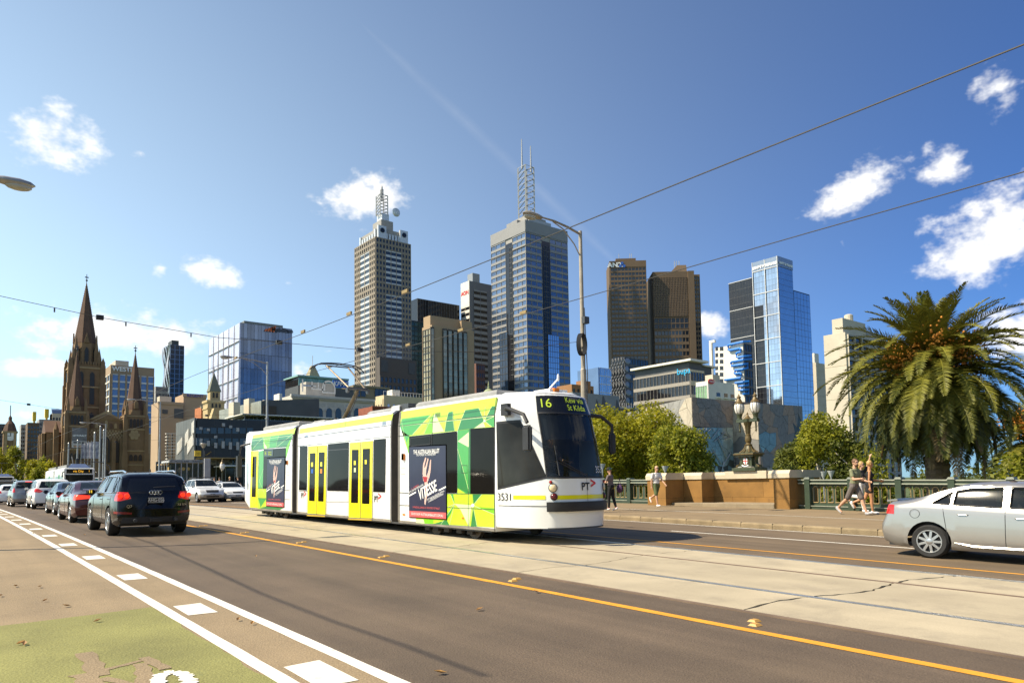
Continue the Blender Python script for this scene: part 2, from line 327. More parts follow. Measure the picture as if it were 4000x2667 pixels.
# kerb stones
def kerbs():
    root = struct(MB().box(17.75, 17.95, -8, 60, -.3, -.05).obj('kerb', kerb_m))
    s = -6.
    while s < 60:
        L_ = random.uniform(.86, 1.04); a, b = s+.006, s+L_-.006; e = .02
        m = MB(); j = random.uniform(-.008, .008)
        lo = [(17.70+j, a), (17.97, a), (17.97, b), (17.70+j, b)]
        m.v = [(x, y, zs(y)-.1) for x, y in lo] + [(x, y, zs(y)+.11) for x, y in lo] + [(17.73+j, a+e, zs(a)+.152+j*.5), (17.975, a+e, zs(a)+.153+j*.5), (17.975, b-e, zs(b)+.153+j*.5), (17.73+j, b-e, zs(b)+.152+j*.5)]
        for q in (0, 4): m.f += [(q+i, q+(i+1) % 4, q+4+(i+1) % 4, q+4+i) for i in range(4)]
        m.f.append((8, 9, 10, 11)); m.obj('kerbstone', kerb_m, root); s += L_
    struct(strip(17.72, 17.96, .13, 60, 160).obj('kerb', kerb_m))
kerbs()
# raised yellow reflectors, fallen leaves
def smalls():
    mk = MB(); mk.hexa([(-.055, -.05, 0), (.055, -.05, 0), (.055, .05, 0), (-.055, .05, 0)], [(-.04, -.028, .022), (.04, -.028, .022), (.04, .028, .022), (-.04, .028, .022)])
    me = mk.mesh('road_marker'); me.materials.append(mat('marker_yellow', (.5, .28, .06), .5, var=.1))
    for k in range(10):
        for dt, ds in ((0, 0), (.17, .12)):
            s = 4.2+3.9*k+ds; o = link('road_marker', me, None, (6.46+dt, s, zs(s)+.002)); tag(o, f'{"near side" if dt == 0 else "track side"} yellow reflector of the {("first", "second", "third", "fourth", "fifth", "sixth", "seventh", "eighth", "ninth", "tenth")[k]} pair along the yellow line from the right', 'road marker', 'paired reflectors along the yellow line')
    lf = [mat('leaf_tan', (.45, .25, .07), .7, var=.3), mat('leaf_brown', (.3, .16, .05), .7, var=.3)]
    spots = [(80, 2518), (95, 2521), (155, 2295), (175, 2350), (260, 2370), (380, 2430), (60, 2292), (2098, 2316), (1722, 2634), (1872, 2385), (330, 2090), (130, 2085), (2, 2330), (930, 2425), (985, 2440), (1000, 2175)]
    names = ['at the left of the clump on the green paint', 'at the right of the clump on the green paint', 'highest on the bare asphalt left of the bike lane', 'just above the green paint and right of the others', 'on the far edge of the green paint', 'in the middle of the green paint', 'farthest left on the bare asphalt']+['against the yellow line', 'bottom centre of the road', 'curled on the traffic lane', 'between the lane lines far off', 'near the left lane line far off', 'at the left edge of the picture', 'on the right lane line', 'on the right lane line edge', 'under the long wire shadow']
    for i, (x, y) in enumerate(spots):
        d = ray(x, y); p = EYEP+d*((EYE-.12)/-d.z); a = random.uniform(0, 6); L_ = random.uniform(.03, .06)
        for _ in range(3): p = EYEP+d*((EYE-zs(p.y))/-d.z)
        m = MB(); u = Vector((math.cos(a), math.sin(a), 0)); v = Vector((-u.y, u.x, 0))
        m.v = [(0, 0, .012), tuple(u*L_+Vector((0, 0, .035))), tuple(v*L_*.5+Vector((0, 0, .03))), tuple(-u*L_*.9+Vector((0, 0, .012))), tuple(-v*L_*.5+Vector((0, 0, .028)))]
        m.f = [(0, 1, 2), (0, 2, 3), (0, 3, 4), (0, 4, 1)]
        tag(m.obj('fallen_leaf', lf[i % 2], None, None, (p.x, p.y, zs(p.y)+.004)), f'dry curled leaf lying {names[i]}', 'leaf', 'fallen leaves on the road')
smalls()
# ================================================================ balustrade, stone bay
ggreen = mat('balustrade_green', (.040, .062, .038), .42, var=.12, vs=4, bump=.1, bs=120); ggold = mat('arch_gilding', (.42, .30, .14), .5, var=.15); gwhite = mat('balustrade_edge_paint', (.30, .32, .25), .45, var=.1)
def arch_panel(L_):
    """pierced panel L_ long in local x (along the parapet), y = outwards thickness, five round-headed openings"""
    m = MB(); tr = MB(); n = 5 if L_ > 1.2 else 2; pitch = L_/n; ow = .19 if n == 5 else min(.19, pitch*.62); z0, z1, zt = .28, .78, .955; th = .045
    def plate(p):  # 2-D polygon, both faces + rim
        m.hexa([(x, 0, z) for x, z in p], [(x, th, z) for x, z in p])
    plate([(0, 0.02), (L_, 0.02), (L_, z0), (0, z0)][::-1])
    for k in range(n):
        c = pitch*(k+.5); a, b = c-ow/2, c+ow/2
        plate([(pitch*k, z0), (a, z0), (a, z1), (pitch*k, z1)][::-1]); plate([(b, z0), (pitch*(k+1), z0), (pitch*(k+1), z1), (b, z1)][::-1])
        arc = [(c-ow/2*math.cos(t), z1+ow/2*math.sin(t)) for t in np.linspace(0, PI, 9)]
        for i in range(8):
            (x0, y0), (x1, y1) = arc[i], arc[i+1]; X0 = pitch*k if i == 0 else x0; X1 = pitch*(k+1) if i == 7 else x1
            plate([(x0, y0), (x1, y1), (X1, zt), (X0, zt)][::-1])
        rim = [(b, z0)] + arc[::-1] + [(a, z0)]
        tr.tube([(x, -.004, z) for x, z in rim], .011, 4)
        tr.box(a-.01, b+.01, -.03, .02, z0-.02, z0+.004)
    return m.mesh('arch_panel'), tr.mesh('gilt_rim')
PANELS = {}
def balustrade(label, s_posts, ends):
    """s_posts: post centres, ends: (s_min, s_max) limits"""
    t = 25.93; s0, s1 = ends; root = thing('balustrade', label, 'balustrade', (t, 0, 0))
    zf = lambda s: zs(s)+.15
    for nm, a, b, d0, d1, mm in (('plinth', -.04, .115, -.06, .2, ggreen), ('plinth_edge', .115, .14, -.085, .2, gwhite), ('handrail', 1.0, 1.085, -.05, .16, ggreen), ('handrail_edge', .957, 1.0, -.085, .18, gwhite), ('handrail_top', 1.085, 1.128, -.09, .2, gwhite)):
        m = MB(); sl = srange(s0, s1, 4)
        for p, q in zip(sl, sl[1:]): m.hexa([(d0, p, zf(p)+a), (d1, p, zf(p)+a), (d1, q, zf(q)+a), (d0, q, zf(q)+a)], [(d0, p, zf(p)+b), (d1, p, zf(p)+b), (d1, q, zf(q)+b), (d0, q, zf(q)+b)])
        m.obj(nm, mm, root)
    pm = MB(); pm.box(-.12, .24, -.1, .1, -.05, 1.135)
    pm.hexa([(-.14, -.125, 1.135), (.26, -.125, 1.135), (.26, .125, 1.135), (-.14, .125, 1.135)], [(-.09, -.08, 1.21), (.21, -.08, 1.21), (.21, .08, 1.21), (-.09, .08, 1.21)])
    pme = pm.mesh('post'); pme.materials.append(ggreen)
    for s in s_posts: link('post', pme, root, (0, s, zf(s)))
    cuts = sorted([s0] + [x for s in s_posts for x in (s-.1, s+.1)] + [s1])
    for a, b in zip(cuts[::2], cuts[1::2]):
        L_ = round(b-a, 2)
        if L_ < .3: continue
        if L_ not in PANELS:
            q = arch_panel(L_); q[0].materials.append(ggreen); q[1].materials.append(ggold); PANELS[L_] = q
        o = link('arch_panel', PANELS[L_][0], root, (.1, a, zf((a+b)/2)), (0, 0, PI/2)); o.location.x = .1
        link('gilt_rim', PANELS[L_][1], o, (0, th_gap, 0), None)
th_gap = .049
# local y of a panel points to -X after the quarter turn, so the gilt rims sit on the road side
balustrade('green cast iron balustrade with arched openings right of the stone bay', [14.34-1.66*k for k in range(11)], (-4.0, 14.72))
balustrade('green cast iron balustrade with arched openings left of the stone bay', [23.39+1.66*k for k in range(24)], (21.5, 62.5))
stoneA = mat('brown_stone', (.26, .135, .034), .9, var=.18, vs=1.6, bump=.4, bs=25, rnd=.08, fine=.15, fs=60); _stain(stoneA, 2.4, .58, .55, (.09, .06, .035))
stoneB = mat('pale_stone', (.52, .445, .32), .85, var=.08, vs=3, bump=.25, bs=40, rnd=.05, fine=.1, fs=60); _stain(stoneB, 4, .66, .4, (.3, .25, .17))
def bev(m, x0, x1, y0, y1, z0, z1, e=.012):
    m.hexa([(x0, y0, z0), (x1, y0, z0), (x1, y1, z0), (x0, y1, z0)], [(x0, y0, z1-e), (x1, y0, z1-e), (x1, y1, z1-e), (x0, y1, z1-e)])
    m.hexa([(x0, y0, z1-e), (x1, y0, z1-e), (x1, y1, z1-e), (x0, y1, z1-e)], [(x0+e, y0+e, z1), (x1-e, y0+e, z1), (x1-e, y1-e, z1), (x0+e, y1-e, z1)]); return m
def bay():
    r = thing('stone_bay', 'brown stone refuge bay with pale coping under the ornate lamp', 'wall', (0, 0, .43)); g = .004
    def blk(x0, x1, y0, y1, z0, z1, m=stoneA, nm='block'): return bev(MB(), x0, x1, y0+g, y1-g, z0, z1-g).obj(nm, m, r)
    def cop(x0, x1, y0, y1, z0=1.16, z1=1.46):
        m = MB(); x0 -= .05; x1 += .05; y0 += g; y1 -= g
        m.hexa([(x0, y0, z0), (x1, y0, z0), (x1, y1, z0), (x0, y1, z0)], [(x0, y0, z0+.17), (x1, y0, z0+.17), (x1, y1, z0+.17), (x0, y1, z0+.17)])
        m.hexa([(x0, y0, z0+.17), (x1, y0, z0+.17), (x1, y1, z0+.17), (x0, y1, z0+.17)], [(x0+.1, y0, z1), (x1-.1, y0, z1), (x1-.1, y1, z1), (x0+.1, y1, z1)])
        m.obj('coping', stoneB, r)
    for y0, y1 in ((14.76, 15.42), (20.42, 21.46)):   # end piers
        blk(25.3 if y0 < 16 else 24.95, 26.2, y0, y1, -.2, .36); blk(25.3 if y0 < 16 else 24.95, 26.2, y0, y1, .36, 1.155); cop(25.3 if y0 < 16 else 24.95, 26.2, y0-.05, y1+.05)
        blk(26.2, 27.6, y0, y1, -.2, 1.155); cop(26.25, 27.6, y0-.04, y1+.04)
    blk(26.2, 27.6, 19.43, 20.42, -.2, .36); blk(26.2, 27.6, 19.43, 20.42, .36, 1.155); cop(26.2, 27.6, 19.4, 20.38)
    ys = (15.42, 16.4, 17.4, 18.5, 19.43)
    for a, b in zip(ys, ys[1:]): blk(27.1, 27.7, a, b, -.2, .37)
    for a, b in ((15.42, 17.0), (17.0, 19.43)): blk(27.1, 27.7, a, b, .37, 1.155)
    cop(27.1, 27.7, 15.42, 16.75); cop(27.1, 27.7, 18.78, 19.4)
    bev(MB(), 26.98, 28.2, 16.76, 18.77, 1.157, 1.48).obj('pedestal', stoneB, r)
    for a, b in ((15.43, 17.1), (17.1, 18.8), (18.8, 20.41)): blk(25.32, 27.1 if b < 19 else 26.2, a, b, -.2, .15, mat('step_stone', (.27, .215, .14), .9, var=.15, vs=2, bump=.4, bs=30, rnd=.06), 'step')
bay()
def bay_lamp():
    pg = mat('lamp_green', (.05, .062, .032), .4, var=.15, vs=6); gd = mat('lamp_gold', (.125, .085, .028), .45, metal=.2, var=.2, vs=10); gl = mat('lamp_opal_glass', (.72, .70, .64), .25, var=.03); ol = mat('lamp_olive', (.07, .064, .027), .42, metal=.15, var=.2, vs=8)
    r = thing('ornate_street_lamp', 'ornate green and gold twin globe lamp on the stone bay', 'street lamp', (27.35, 17.78, 1.91)); r.scale = (.92, .92, 1)
    bev(MB(), -.5, .5, -.62, .62, 0, .13).obj('base', pg, r); bev(MB(), -.42, .42, -.52, .52, .13, .16).obj('base_step', ol, r)
    MB().box(-.28, .28, -.31, .31, .16, .62).obj('plinth', pg, r)
    for sy in (-1, 1):
        pr = [(sy*.31, .16), (sy*.6, .17), (sy*.58, .26), (sy*.5, .25), (sy*.42, .33), (sy*.39, .48), (sy*.44, .56), (sy*.45, .62), (sy*.31, .62)]
        MB().prism([(-.12, y, z) for y, z in pr], (.24, 0, 0)).obj('scroll', pg, r)
        m = MB(); m.tube([(-.13, y, z) for y, z in pr[1:-1]], .018, 5); m.lathe([(.045, -.02), (.045, .02)], 10, (-.14, sy*.57, .215), 'x'); m.lathe([(.04, -.02), (.04, .02)], 10, (-.14, sy*.43, .58), 'x'); m.obj('scroll_edge', gd, r)
        MB().prism([(-.11, y, z) for y, z in [(sy*.14, .16), (sy*.36, .16), (sy*.34, .19), (sy*.15, .19)]], (-.30, 0, 0)).obj('ribbon', mat('ribbon_pale', (.42, .40, .36), .6), r)
    bev(MB(), -.42, .42, -.47, .47, .62, .70).obj('cornice', ol, r); bev(MB(), -.48, .48, -.53, .53, .70, .75).obj('cornice', gd, r); bev(MB(), -.44, .44, -.49, .49, .75, .785).obj('cornice', pg, r)
    foot = MB(); n = 16
    prof = [(.40, .785), (.36, .82), (.26, .90), (.19, 1.0), (.15, 1.1)]
    foot.lathe(prof, n); foot.obj('flared_foot', ol, r, 30)
    fl = MB()
    for k in range(10):
        a = 2*PI*k/10; fl.tube([((q+.012)*math.cos(a), (q+.012)*math.sin(a), h) for q, h in prof], [.05, .045, .03, .02, .012], 5)
    fl.obj('acanthus_leaf', gd, r, 60)
    MB().lathe([(.16, 1.1), (.175, 1.12), (.175, 1.15), (.12, 1.17), (.11, 1.22), (.13, 1.25), (.155, 1.34), (.15, 1.44), (.12, 1.53), (.13, 1.56), (.13, 1.58), (.10, 1.6)], 14).obj('urn', gd, r, 40)
    MB().lathe([(.10, 1.6), (.105, 1.8), (.125, 1.95), (.17, 2.06), (.21, 2.12)], 14).obj('shaft', ol, r, 40)
    fl = MB()
    for k in range(12):
        a = 2*PI*k/12; fl.tube([((q)*math.cos(a), (q)*math.sin(a), h) for q, h in ((.105, 1.62), (.11, 1.8), (.13, 1.95), (.18, 2.07))], .014, 4)
    fl.obj('flute', gd, r)
    m = MB(); m.box(-.11, .11, -.56, .56, 2.12, 2.25); m.lathe([(.2, 2.12), (.22, 2.25)], 8); m.obj('crossbar', pg, r)
    MB().lathe([(.20, 2.25), (.15, 2.29), (.08, 2.36), (.05, 2.42), (.03, 2.46), (.045, 2.49), (.01, 2.55)], 12).obj('finial', gd, r, 40)
    for sy in (-1, 1):
        c = (0, sy*.43, 0); z = 2.25
        MB().lathe([(.13, z), (.13, z+.04), (.10, z+.06), (.12, z+.14), (.13, z+.19), (.15, z+.21), (.15, z+.24)], 12, c).obj('socket', pg, r, 40)
        g = MB().lathe([(.13, z+.24), (.19, z+.32), (.225, z+.45), (.235, z+.55), (.21, z+.66), (.17, z+.70)], 16, c).obj('globe', gl, r, 60)
        m = MB()
        for k in range(8):
            a = 2*PI*k/8; m.tube([(c[0]+q*math.cos(a), c[1]+q*math.sin(a), h) for q, h in ((.135, z+.24), (.197, z+.32), (.232, z+.45), (.242, z+.55), (.217, z+.66), (.175, z+.71))], .011, 4)
        m.obj('rib', ol, g)
        MB().lathe([(.2, z+.69), (.23, z+.71), (.2, z+.75), (.15, z+.79), (.12, z+.86), (.085, z+.92), (.08, z+.96), (.11, z+.98), (.1, z+1.01), (.06, z+1.03), (.04, z+1.07), (.012, z+1.14)], 12, c).obj('crown', gd, g, 40)
        MB().lathe([(.03, 2.12), (.045, 2.05), (.035, 1.8), (.05, 1.77), (.03, 1.72), (.01, 1.66)], 8, (0, sy*.43, 0)).obj('pendant', ol, r)
    X = -.29
    sh = [(0, .27), (.07, .3), (.105, .37), (.11, .55), (-.11, .55), (-.105, .37), (-.07, .3)]
    s_ = MB().prism([(X, y, z) for y, z in sh], (-.02, 0, 0)).obj('shield', WHITE, r)
    red = mat('shield_red', (.5, .03, .03), .5); MB().box(X-.026, X-.02, -.02, .02, .29, .55).obj('cross', red, s_); MB().box(X-.0262, X-.0201, -.108, .108, .41, .45).obj('cross', red, s_)
    m = MB()
    for k in range(14):
        a = -PI/2+PI*.12+k*(2*PI*.88)/13; m.ball((X-.02, .17*math.cos(a), .42+.18*math.sin(a)), (.02, .03, .03), 6, 4)
    m.obj('laurel', gd, r); MB().ball((X-.01, 0, .6), (.03, .04, .05), 8, 5).obj('crest', gd, r)
    MB().tube([(X-.03, -.17, .25), (X-.05, -.08, .2), (X-.05, 0, .19), (X-.05, .08, .2), (X-.03, .17, .25)], .035, 6).obj('ribbon', WHITE, r)
bay_lamp()
# ================================================================ the green and white tram
TY0 = 10.95; TSL = math.atan((zs(29)-zs(11))/18)
tram = thing('tram', 'green, white and yellow articulated tram numbered 3531 in the middle of the street', 'tram', (11.12, TY0, zs(TY0)))
tram.rotation_euler = (TSL, 0, 0)
TMI = (Matrix.Translation((11.12, TY0, zs(TY0))) @ Matrix.Rotation(TSL, 4, 'X')).inverted()
t_white = mat('tram_white', (.84, .84, .81), .22, var=.02, vs=1, coat=.5); t_lime = mat('tram_lime', (.46, .66, .03), .28, var=.03, coat=.3); t_yel = mat('tram_yellow', (.84, .76, .0), .3, var=.03, coat=.3)
t_g1 = mat('tram_green_mid', (.06, .34, .06), .28, var=.04, coat=.3); t_g2 = mat('tram_green_dark', (.028, .20, .05), .28, var=.04, coat=.3); t_g3 = mat('tram_green_bright', (.18, .56, .012), .28, var=.04, coat=.3); t_pale = mat('tram_pale_green', (.62, .78, .38), .3, var=.03, coat=.3)
t_glass = mat('tram_window_glass', (.010, .009, .008), .06, var=.15, vs=2, spec=.10); t_seam = mat('panel_seam', (.05, .05, .048), .6); t_navy = mat('poster_navy', (.022, .022, .050), .35, var=.1, vs=3); t_red = mat('poster_red', (.62, .10, .10), .4, var=.05); amber = mat('amber_lamp', (.75, .2, .01), .3)
t_rub = mat('bellows_rubber', (.075, .062, .047), .7, var=.2, vs=4); skin_p = mat('printed_skin', (.62, .42, .36), .5, var=.1); led = mat('led_text', (.40, .52, .03), .5, var=0, emit=.3); disp = mat('display_black', (.012, .012, .012), .12, var=.1)
C4 = lambda x, y: (1400+x/2.352, 1500+y/2.352); C3 = lambda x, y: (900+x/2.24, 1450+y/2.24)
def side(px, py):
    p = TMI @ at_t(px, py, 11.12-1.325); return (p.y, p.z)
ZC = 2.866
def sx(z): return -1.325 if z < ZC else -1.325+.05*(z-ZC)/.4
def clipz(poly, c, above):
    out = []
    for i, (y, z) in enumerate(poly):
        y2, z2 = poly[(i+1) % len(poly)]; ins = (z >= c) == above; ins2 = (z2 >= c) == above
        if ins: out.append((y, z))
        if ins != ins2: k = (c-z)/(z2-z); out.append((y+(y2-y)*k, c))
    return out
DN = [0]
def dec(pts, m, name='livery_panel', C=C4, off=.004, parent=None, raw=False, thick=0):
    """flat piece lying on the tram's road side, outline given in photograph pixels"""
    DN[0] += 1; off += (DN[0] % 24)*.00012
    q = [tuple(p) for p in pts] if raw else [side(*C(*p)) for p in pts]
    mb = MB()
    for pc in (clipz(q, ZC, False), clipz(q, ZC, True)):
        if len(pc) < 3: continue
        ar = sum(pc[i][0]*pc[(i+1) % len(pc)][1]-pc[(i+1) % len(pc)][0]*pc[i][1] for i in range(len(pc)))
        if ar > 0: pc = pc[::-1]
        v = [(sx(z)-off, y, z) for y, z in pc]
        mb.poly(v)
        if thick: mb.hexa([(x+thick, y, z) for x, y, z in v], v)
    return mb.obj(name, m, parent or tram)
def dline(a, b, w, m, C=C4, off=.0075, name='livery_line', parent=None):
    a = Vector(side(*C(*a))); b = Vector(side(*C(*b))); d = (b-a).normalized(); n = Vector((-d.y, d.x))*w/2
    return dec([a+n, b+n, b-n, a-n], m, name, off=off, raw=True, parent=parent)
Y = lambda x, y, C=C4: side(*C(x, y))[0]
y_pan = 12.88-TY0; y1 = 17.15-TY0; y2 = 17.68-TY0; y3 = 24.25-TY0; y4 = 24.78-TY0; y5 = 29.12-TY0
SEC = [(-1.30, .255), (-1.325, .34), (-1.325, ZC), (-1.275, 3.27), (-1.15, 3.36), (-.7, 3.41)]
SEC = SEC + [(-x, z) for x, z in SEC[::-1]]
def hull(a, b, name, m):
    mb = MB(); n = len(SEC); mb.v = [(x, yy, z) for yy in (a, b) for x, z in SEC]
    mb.f = [(i, (i+1) % n, n+(i+1) % n, n+i)[::-1] for i in range(n)] + [tuple(range(n)), tuple(range(n, 2*n))[::-1]]
    return mb.obj(name, m, tram, 20)
hull(y_pan, y1, 'front_car_body', t_white); hull(y2, y3, 'middle_car_body', t_white); hull(y4, y5, 'rear_car_body', t_white)
for a, b in ((y1, y2), (y3, y4)):
    mb = MB(); n = len(SEC); K = 11
    for i in range(K):
        f = .985 if i % 2 == 0 else .90
        if i in (0, K-1): f = .97
        mb.v += [(x*f, a+(b-a)*i/(K-1), .12+(z-.12)*(f*.5+.5)) for x, z in SEC]
    mb.f = [(i*n+k, i*n+(k+1) % n, (i+1)*n+(k+1) % n, (i+1)*n+k)[::-1] for i in range(K-1) for k in range(n)]
    mb.obj('bellows', t_rub, tram)
    MB().box(-1.2, 1.2, a, b, .22, .4).obj('coupling', DKMET, tram)
for a, b in ((y1, y1+.10), (y3, y3+.10)):   # dark end frames by the bellows
    mb = MB(); q = [(x*1.003, z) for x, z in SEC]; mb.hexa([(x, a-.002, z) for x, z in q], [(x, b, z) for x, z in q]); mb.obj('end_frame', mat('end_frame', (.16, .145, .12), .5, var=.15), tram)
MB().box(-1.28, 1.28, y_pan+.2, y5-.1, .22, .27).obj('underframe', DKMET, tram)
# --- nose
ZL = [.36, .55, .74, .92, 1.1, 1.3, 1.46, 1.7, 1.95, 2.2, 2.45, 2.7, 2.88, 2.93, 3.05, 3.2, 3.3, 3.37, 3.405]
def nz_(z):
    zt = (.36, .8, 1.46, 2.2, 2.88, 3.3, 3.41)
    return [float(np.interp(z, zt, v)) for v in ((.44, .40, .44, .55, .72, .88, 1.1), (.84, .86, .86, .84, .82, .76, .55), (.70, .68, .72, .86, 1.04, 1.16, 1.34), (1.30, 1.325, 1.325, 1.325, 1.325, 1.26, 1.0))]
def nose_side(w, z):
    y0, wc, yc, ws = nz_(z); a, c, b = Vector((-ws, y_pan)), Vector((-ws+.06, yc+.42)), Vector((-wc, yc)); p = a*(1-w)**2+c*2*w*(1-w)+b*w*w; return Vector((p.x, p.y, z))
def nose_front(w, z):
    y0, wc, yc, ws = nz_(z); k = abs(w); a, c, b = Vector((0, y0)), Vector((wc*.80, y0)), Vector((wc, yc)); p = a*(1-k)**2+c*2*k*(1-k)+b*k*k; return Vector((math.copysign(p.x, w), p.y, z))
def grid_surf(fn, us, vs, flip=False, off=0):
    def nrm(u, v):
        e = .01; a = fn(u+e, v)-fn(u-e, v); b = fn(u, v+e)-fn(u, v-e); n = a.cross(b); return (n.normalized() if n.length else n)*(-1 if flip else 1)
    mb = MB(); n = len(us)
    mb.v = [tuple(fn(u, v)+(nrm(u, v)*off if off else Vector((0, 0, 0)))) for v in vs for u in us]
    for j in range(len(vs)-1):
        for i in range(n-1):
            q = (j*n+i, j*n+i+1, (j+1)*n+i+1, (j+1)*n+i); mb.f.append(q[::-1] if flip else q)
    return mb
mir = lambda f: (lambda u, v: (lambda p: Vector((-p.x, p.y, p.z)))(f(u, v)))
nb = MB(); us = list(np.linspace(0, 1, 9)); uf = list(np.linspace(-1, 1, 17))
for fn, fl in ((nose_side, False), (mir(nose_side), True)):
    g = grid_surf(fn, us, ZL, fl); nb.add(g.v, g.f)
for zl in ([z for z in ZL if z <= 1.46], [z for z in ZL if 2.88 <= z]):
    g = grid_surf(nose_front, uf, zl); nb.add(g.v, g.f)
ring = [nose_side(u, 3.405) for u in us] + [nose_front(u, 3.405) for u in uf[1:]] + [mir(nose_side)(u, 3.405) for u in us[::-1][1:]]
nb.poly(ring); rb = [nose_side(u, .36) for u in us] + [nose_front(u, .36) for u in uf[1:]] + [mir(nose_side)(u, .36) for u in us[::-1][1:]]; nb.poly(rb[::-1])
nb.obj('cab_body', t_white, tram, 35)
def fpatch(u0, u1, z0, z1, m, name, off=.006, n=12, k=8, parent=None, fn=nose_front):
    return grid_surf(fn, list(np.linspace(u0, u1, n)), list(np.linspace(z0, z1, k)), off=off).obj(name, m, parent or tram, 40)
wg = mat('windscreen_glass', (.012, .014, .018), .03, var=.05, spec=.6, trans=.6)
fpatch(-1, 1, 1.46, 2.88, wg, 'windscreen', 0)
fpatch(-1, 1, 2.87, 3.34, disp, 'destination_display', .008)
for w0, w1 in ((-1.0, -.965), (.965, 1.0)): fpatch(w0, w1, 1.44, 2.9, BLACK, 'windscreen_trim', .009, 2)
fpatch(-1, 1, 1.435, 1.475, BLACK, 'windscreen_trim', .009, 16, 2); fpatch(-1, 1, 2.865, 2.90, BLACK, 'windscreen_trim', .010, 16, 2)
bm_ = mat('bumper_black', (.018, .018, .018), .5, var=.15)
fpatch(-1.0, 1.0, .73, .93, bm_, 'bumper', .07, 20, 4)
g = grid_surf(nose_front, uf, [.73, .731], off=.07); g2 = MB()
for zz, fl in ((.73, False), (.93, True)):
    n = len(uf); a = [nose_front(u, zz) for u in uf]; b = [grid_surf(nose_front, [u], [zz], off=.07).v[0] for u in uf]; g2.v += [tuple(p) for p in a]+b; o_ = len(g2.v)-2*n
    g2.f += [(o_+i, o_+i+1, o_+n+i+1, o_+n+i) for i in range(n-1)]
g2.obj('bumper_lip', bm_, tram)
fpatch(-.72, .72, .985, 1.075, t_yel, 'front_stripe', .005, 14, 2); fpatch(.36, .97, .985, 1.075, t_yel, 'side_stripe', .005, 8, 2, fn=lambda u, z: nose_side(u, z))
fpatch(-.003+.06, .003+.06, .93, 1.46, t_seam, 'front_seam', .007, 2, 4); fpatch(.06, 1, .835, .85, t_seam, 'side_seam', .005, 8, 2, fn=nose_side)
fpatch(-1.0, 1.0, .345, .375, DKMET, 'lower_lip', .006, 16, 2)
for s_ in (-1, 1):
    for nm, w, z, r, m, cl in (('headlight', .80, 1.235, .085, mat('headlight_glass', (.75, .60, .36), .12, var=.15, vs=30, coat=.6), DKMET), ('fog_light', .78, 1.045, .07, mat('red_lens', (.10, .012, .01), .15), BLACK), ('marker_light', .86, 1.36, .032, mat('red_lens_bright', (.4, .02, .02), .2), BLACK)):
        p = nose_front(s_*w, z); e = .02; n = (nose_front(s_*w+e, z)-nose_front(s_*w-e, z)).cross(nose_front(s_*w, z+e)-nose_front(s_*w, z-e)).normalized()
        q = n.to_track_quat('Z', 'Y').to_matrix().to_4x4(); q.translation = p
        mb = MB().lathe([(r*1.16, -.02), (r*1.16, .012), (r, .016)], 18); me = mb.mesh(nm); me.transform(q); me.materials.append(cl); h = link(nm, me, tram)
        mb = MB().lathe([(r, .012), (r*.85, .03), (r*.5, .042), (.005, .046)], 18); me = mb.mesh('lens', 40); me.transform(q); me.materials.append(m); link('lens', me, h)
# cab side window (dark framed, slanted front edge)
def cabwin(off, i0, m, name, mirror=False):
    us_ = list(np.linspace(0, 1, 8)); vs_ = list(np.linspace(0, 1, 8))
    def fn(u, v):
        z = (1.19+.25*u+i0)*(1-v)+(2.72+.02*u-i0)*v
        u0 = .05+i0*.4; u1 = (1.02-.37*v)-i0*.5
        return nose_side(u0+(u1-u0)*u, z)
    f = mir(fn) if mirror else fn
    return grid_surf(f, us_, vs_, mirror, off=off).obj(name, m, tram, 40)
for mr_ in (False, True): cabwin(.006, 0, BLACK, 'cab_window_frame', mr_); cabwin(.012, .055, mat('cab_side_glass', (.028, .028, .025), .05, var=.4, vs=1.4, spec=.15), 'cab_window', mr_)
# cab interior
dash = mat('dash_grey', (.30, .30, .29), .6, var=.1); intd = mat('tram_interior', (.10, .10, .105), .7)
MB().box(-.8, .8, 1.1, 1.85, .9, 1.25).obj('cab_floor', intd, tram); MB().prism([(-.5, .72, 1.25), (.5, .72, 1.25), (.75, 1.2, 1.55), (-.75, 1.2, 1.55)], (0, .2, .05)).obj('dashboard', dash, tram)
for x0, x1, mm in ((-1.25, -.45, intd), (-.45, -.2, dash), (-.2, .2, intd), (.2, .42, dash), (.42, 1.25, intd)): MB().box(x0, x1, y_pan-.06+abs(x0)*.001, y_pan-.02, 1.2, 3.2).obj('partition', mm, tram)
grid_surf(nose_front, list(np.linspace(-.93, .93, 12)), [2.3, 2.86], off=-.05).obj('sun_blind', mat('blind_navy', (.018, .022, .035), .5), tram)
MB().box(-.28, .22, 1.55, 1.68, 1.2, 2.2).obj('driver_seat', dash, tram)
# lettering on the front
def front_text(txt, w, z, size, m, name='lettering', bold=0, off=.012, sc=1):
    p = nose_front(w, z); e = .02; du = (nose_front(w+e, z)-nose_front(w-e, z)).normalized(); dv = (nose_front(w, z+e)-nose_front(w, z-e)).normalized(); n = du.cross(dv)
    return put_text(txt, size, m, tram, p+n*off, du, dv, name, bold=bold, wx=sc)
black_ink = mat('black_ink', (.015, .015, .015), .5); red_ink = mat('red_ink', (.6, .03, .03), .5)
front_text('Kew via', .08, 3.185, .2, led, sc=.9); front_text('St Kilda', .08, 3.01, .2, led, sc=.9); front_text('16', -.72, 3.09, .30, led, off=.02)
front_text('3531', .52, 1.62, .22, WHITE, off=.02); front_text('PT', .02, 1.25, .23, black_ink, bold=.006); front_text('>', .22, 1.31, .33, red_ink, bold=.008)
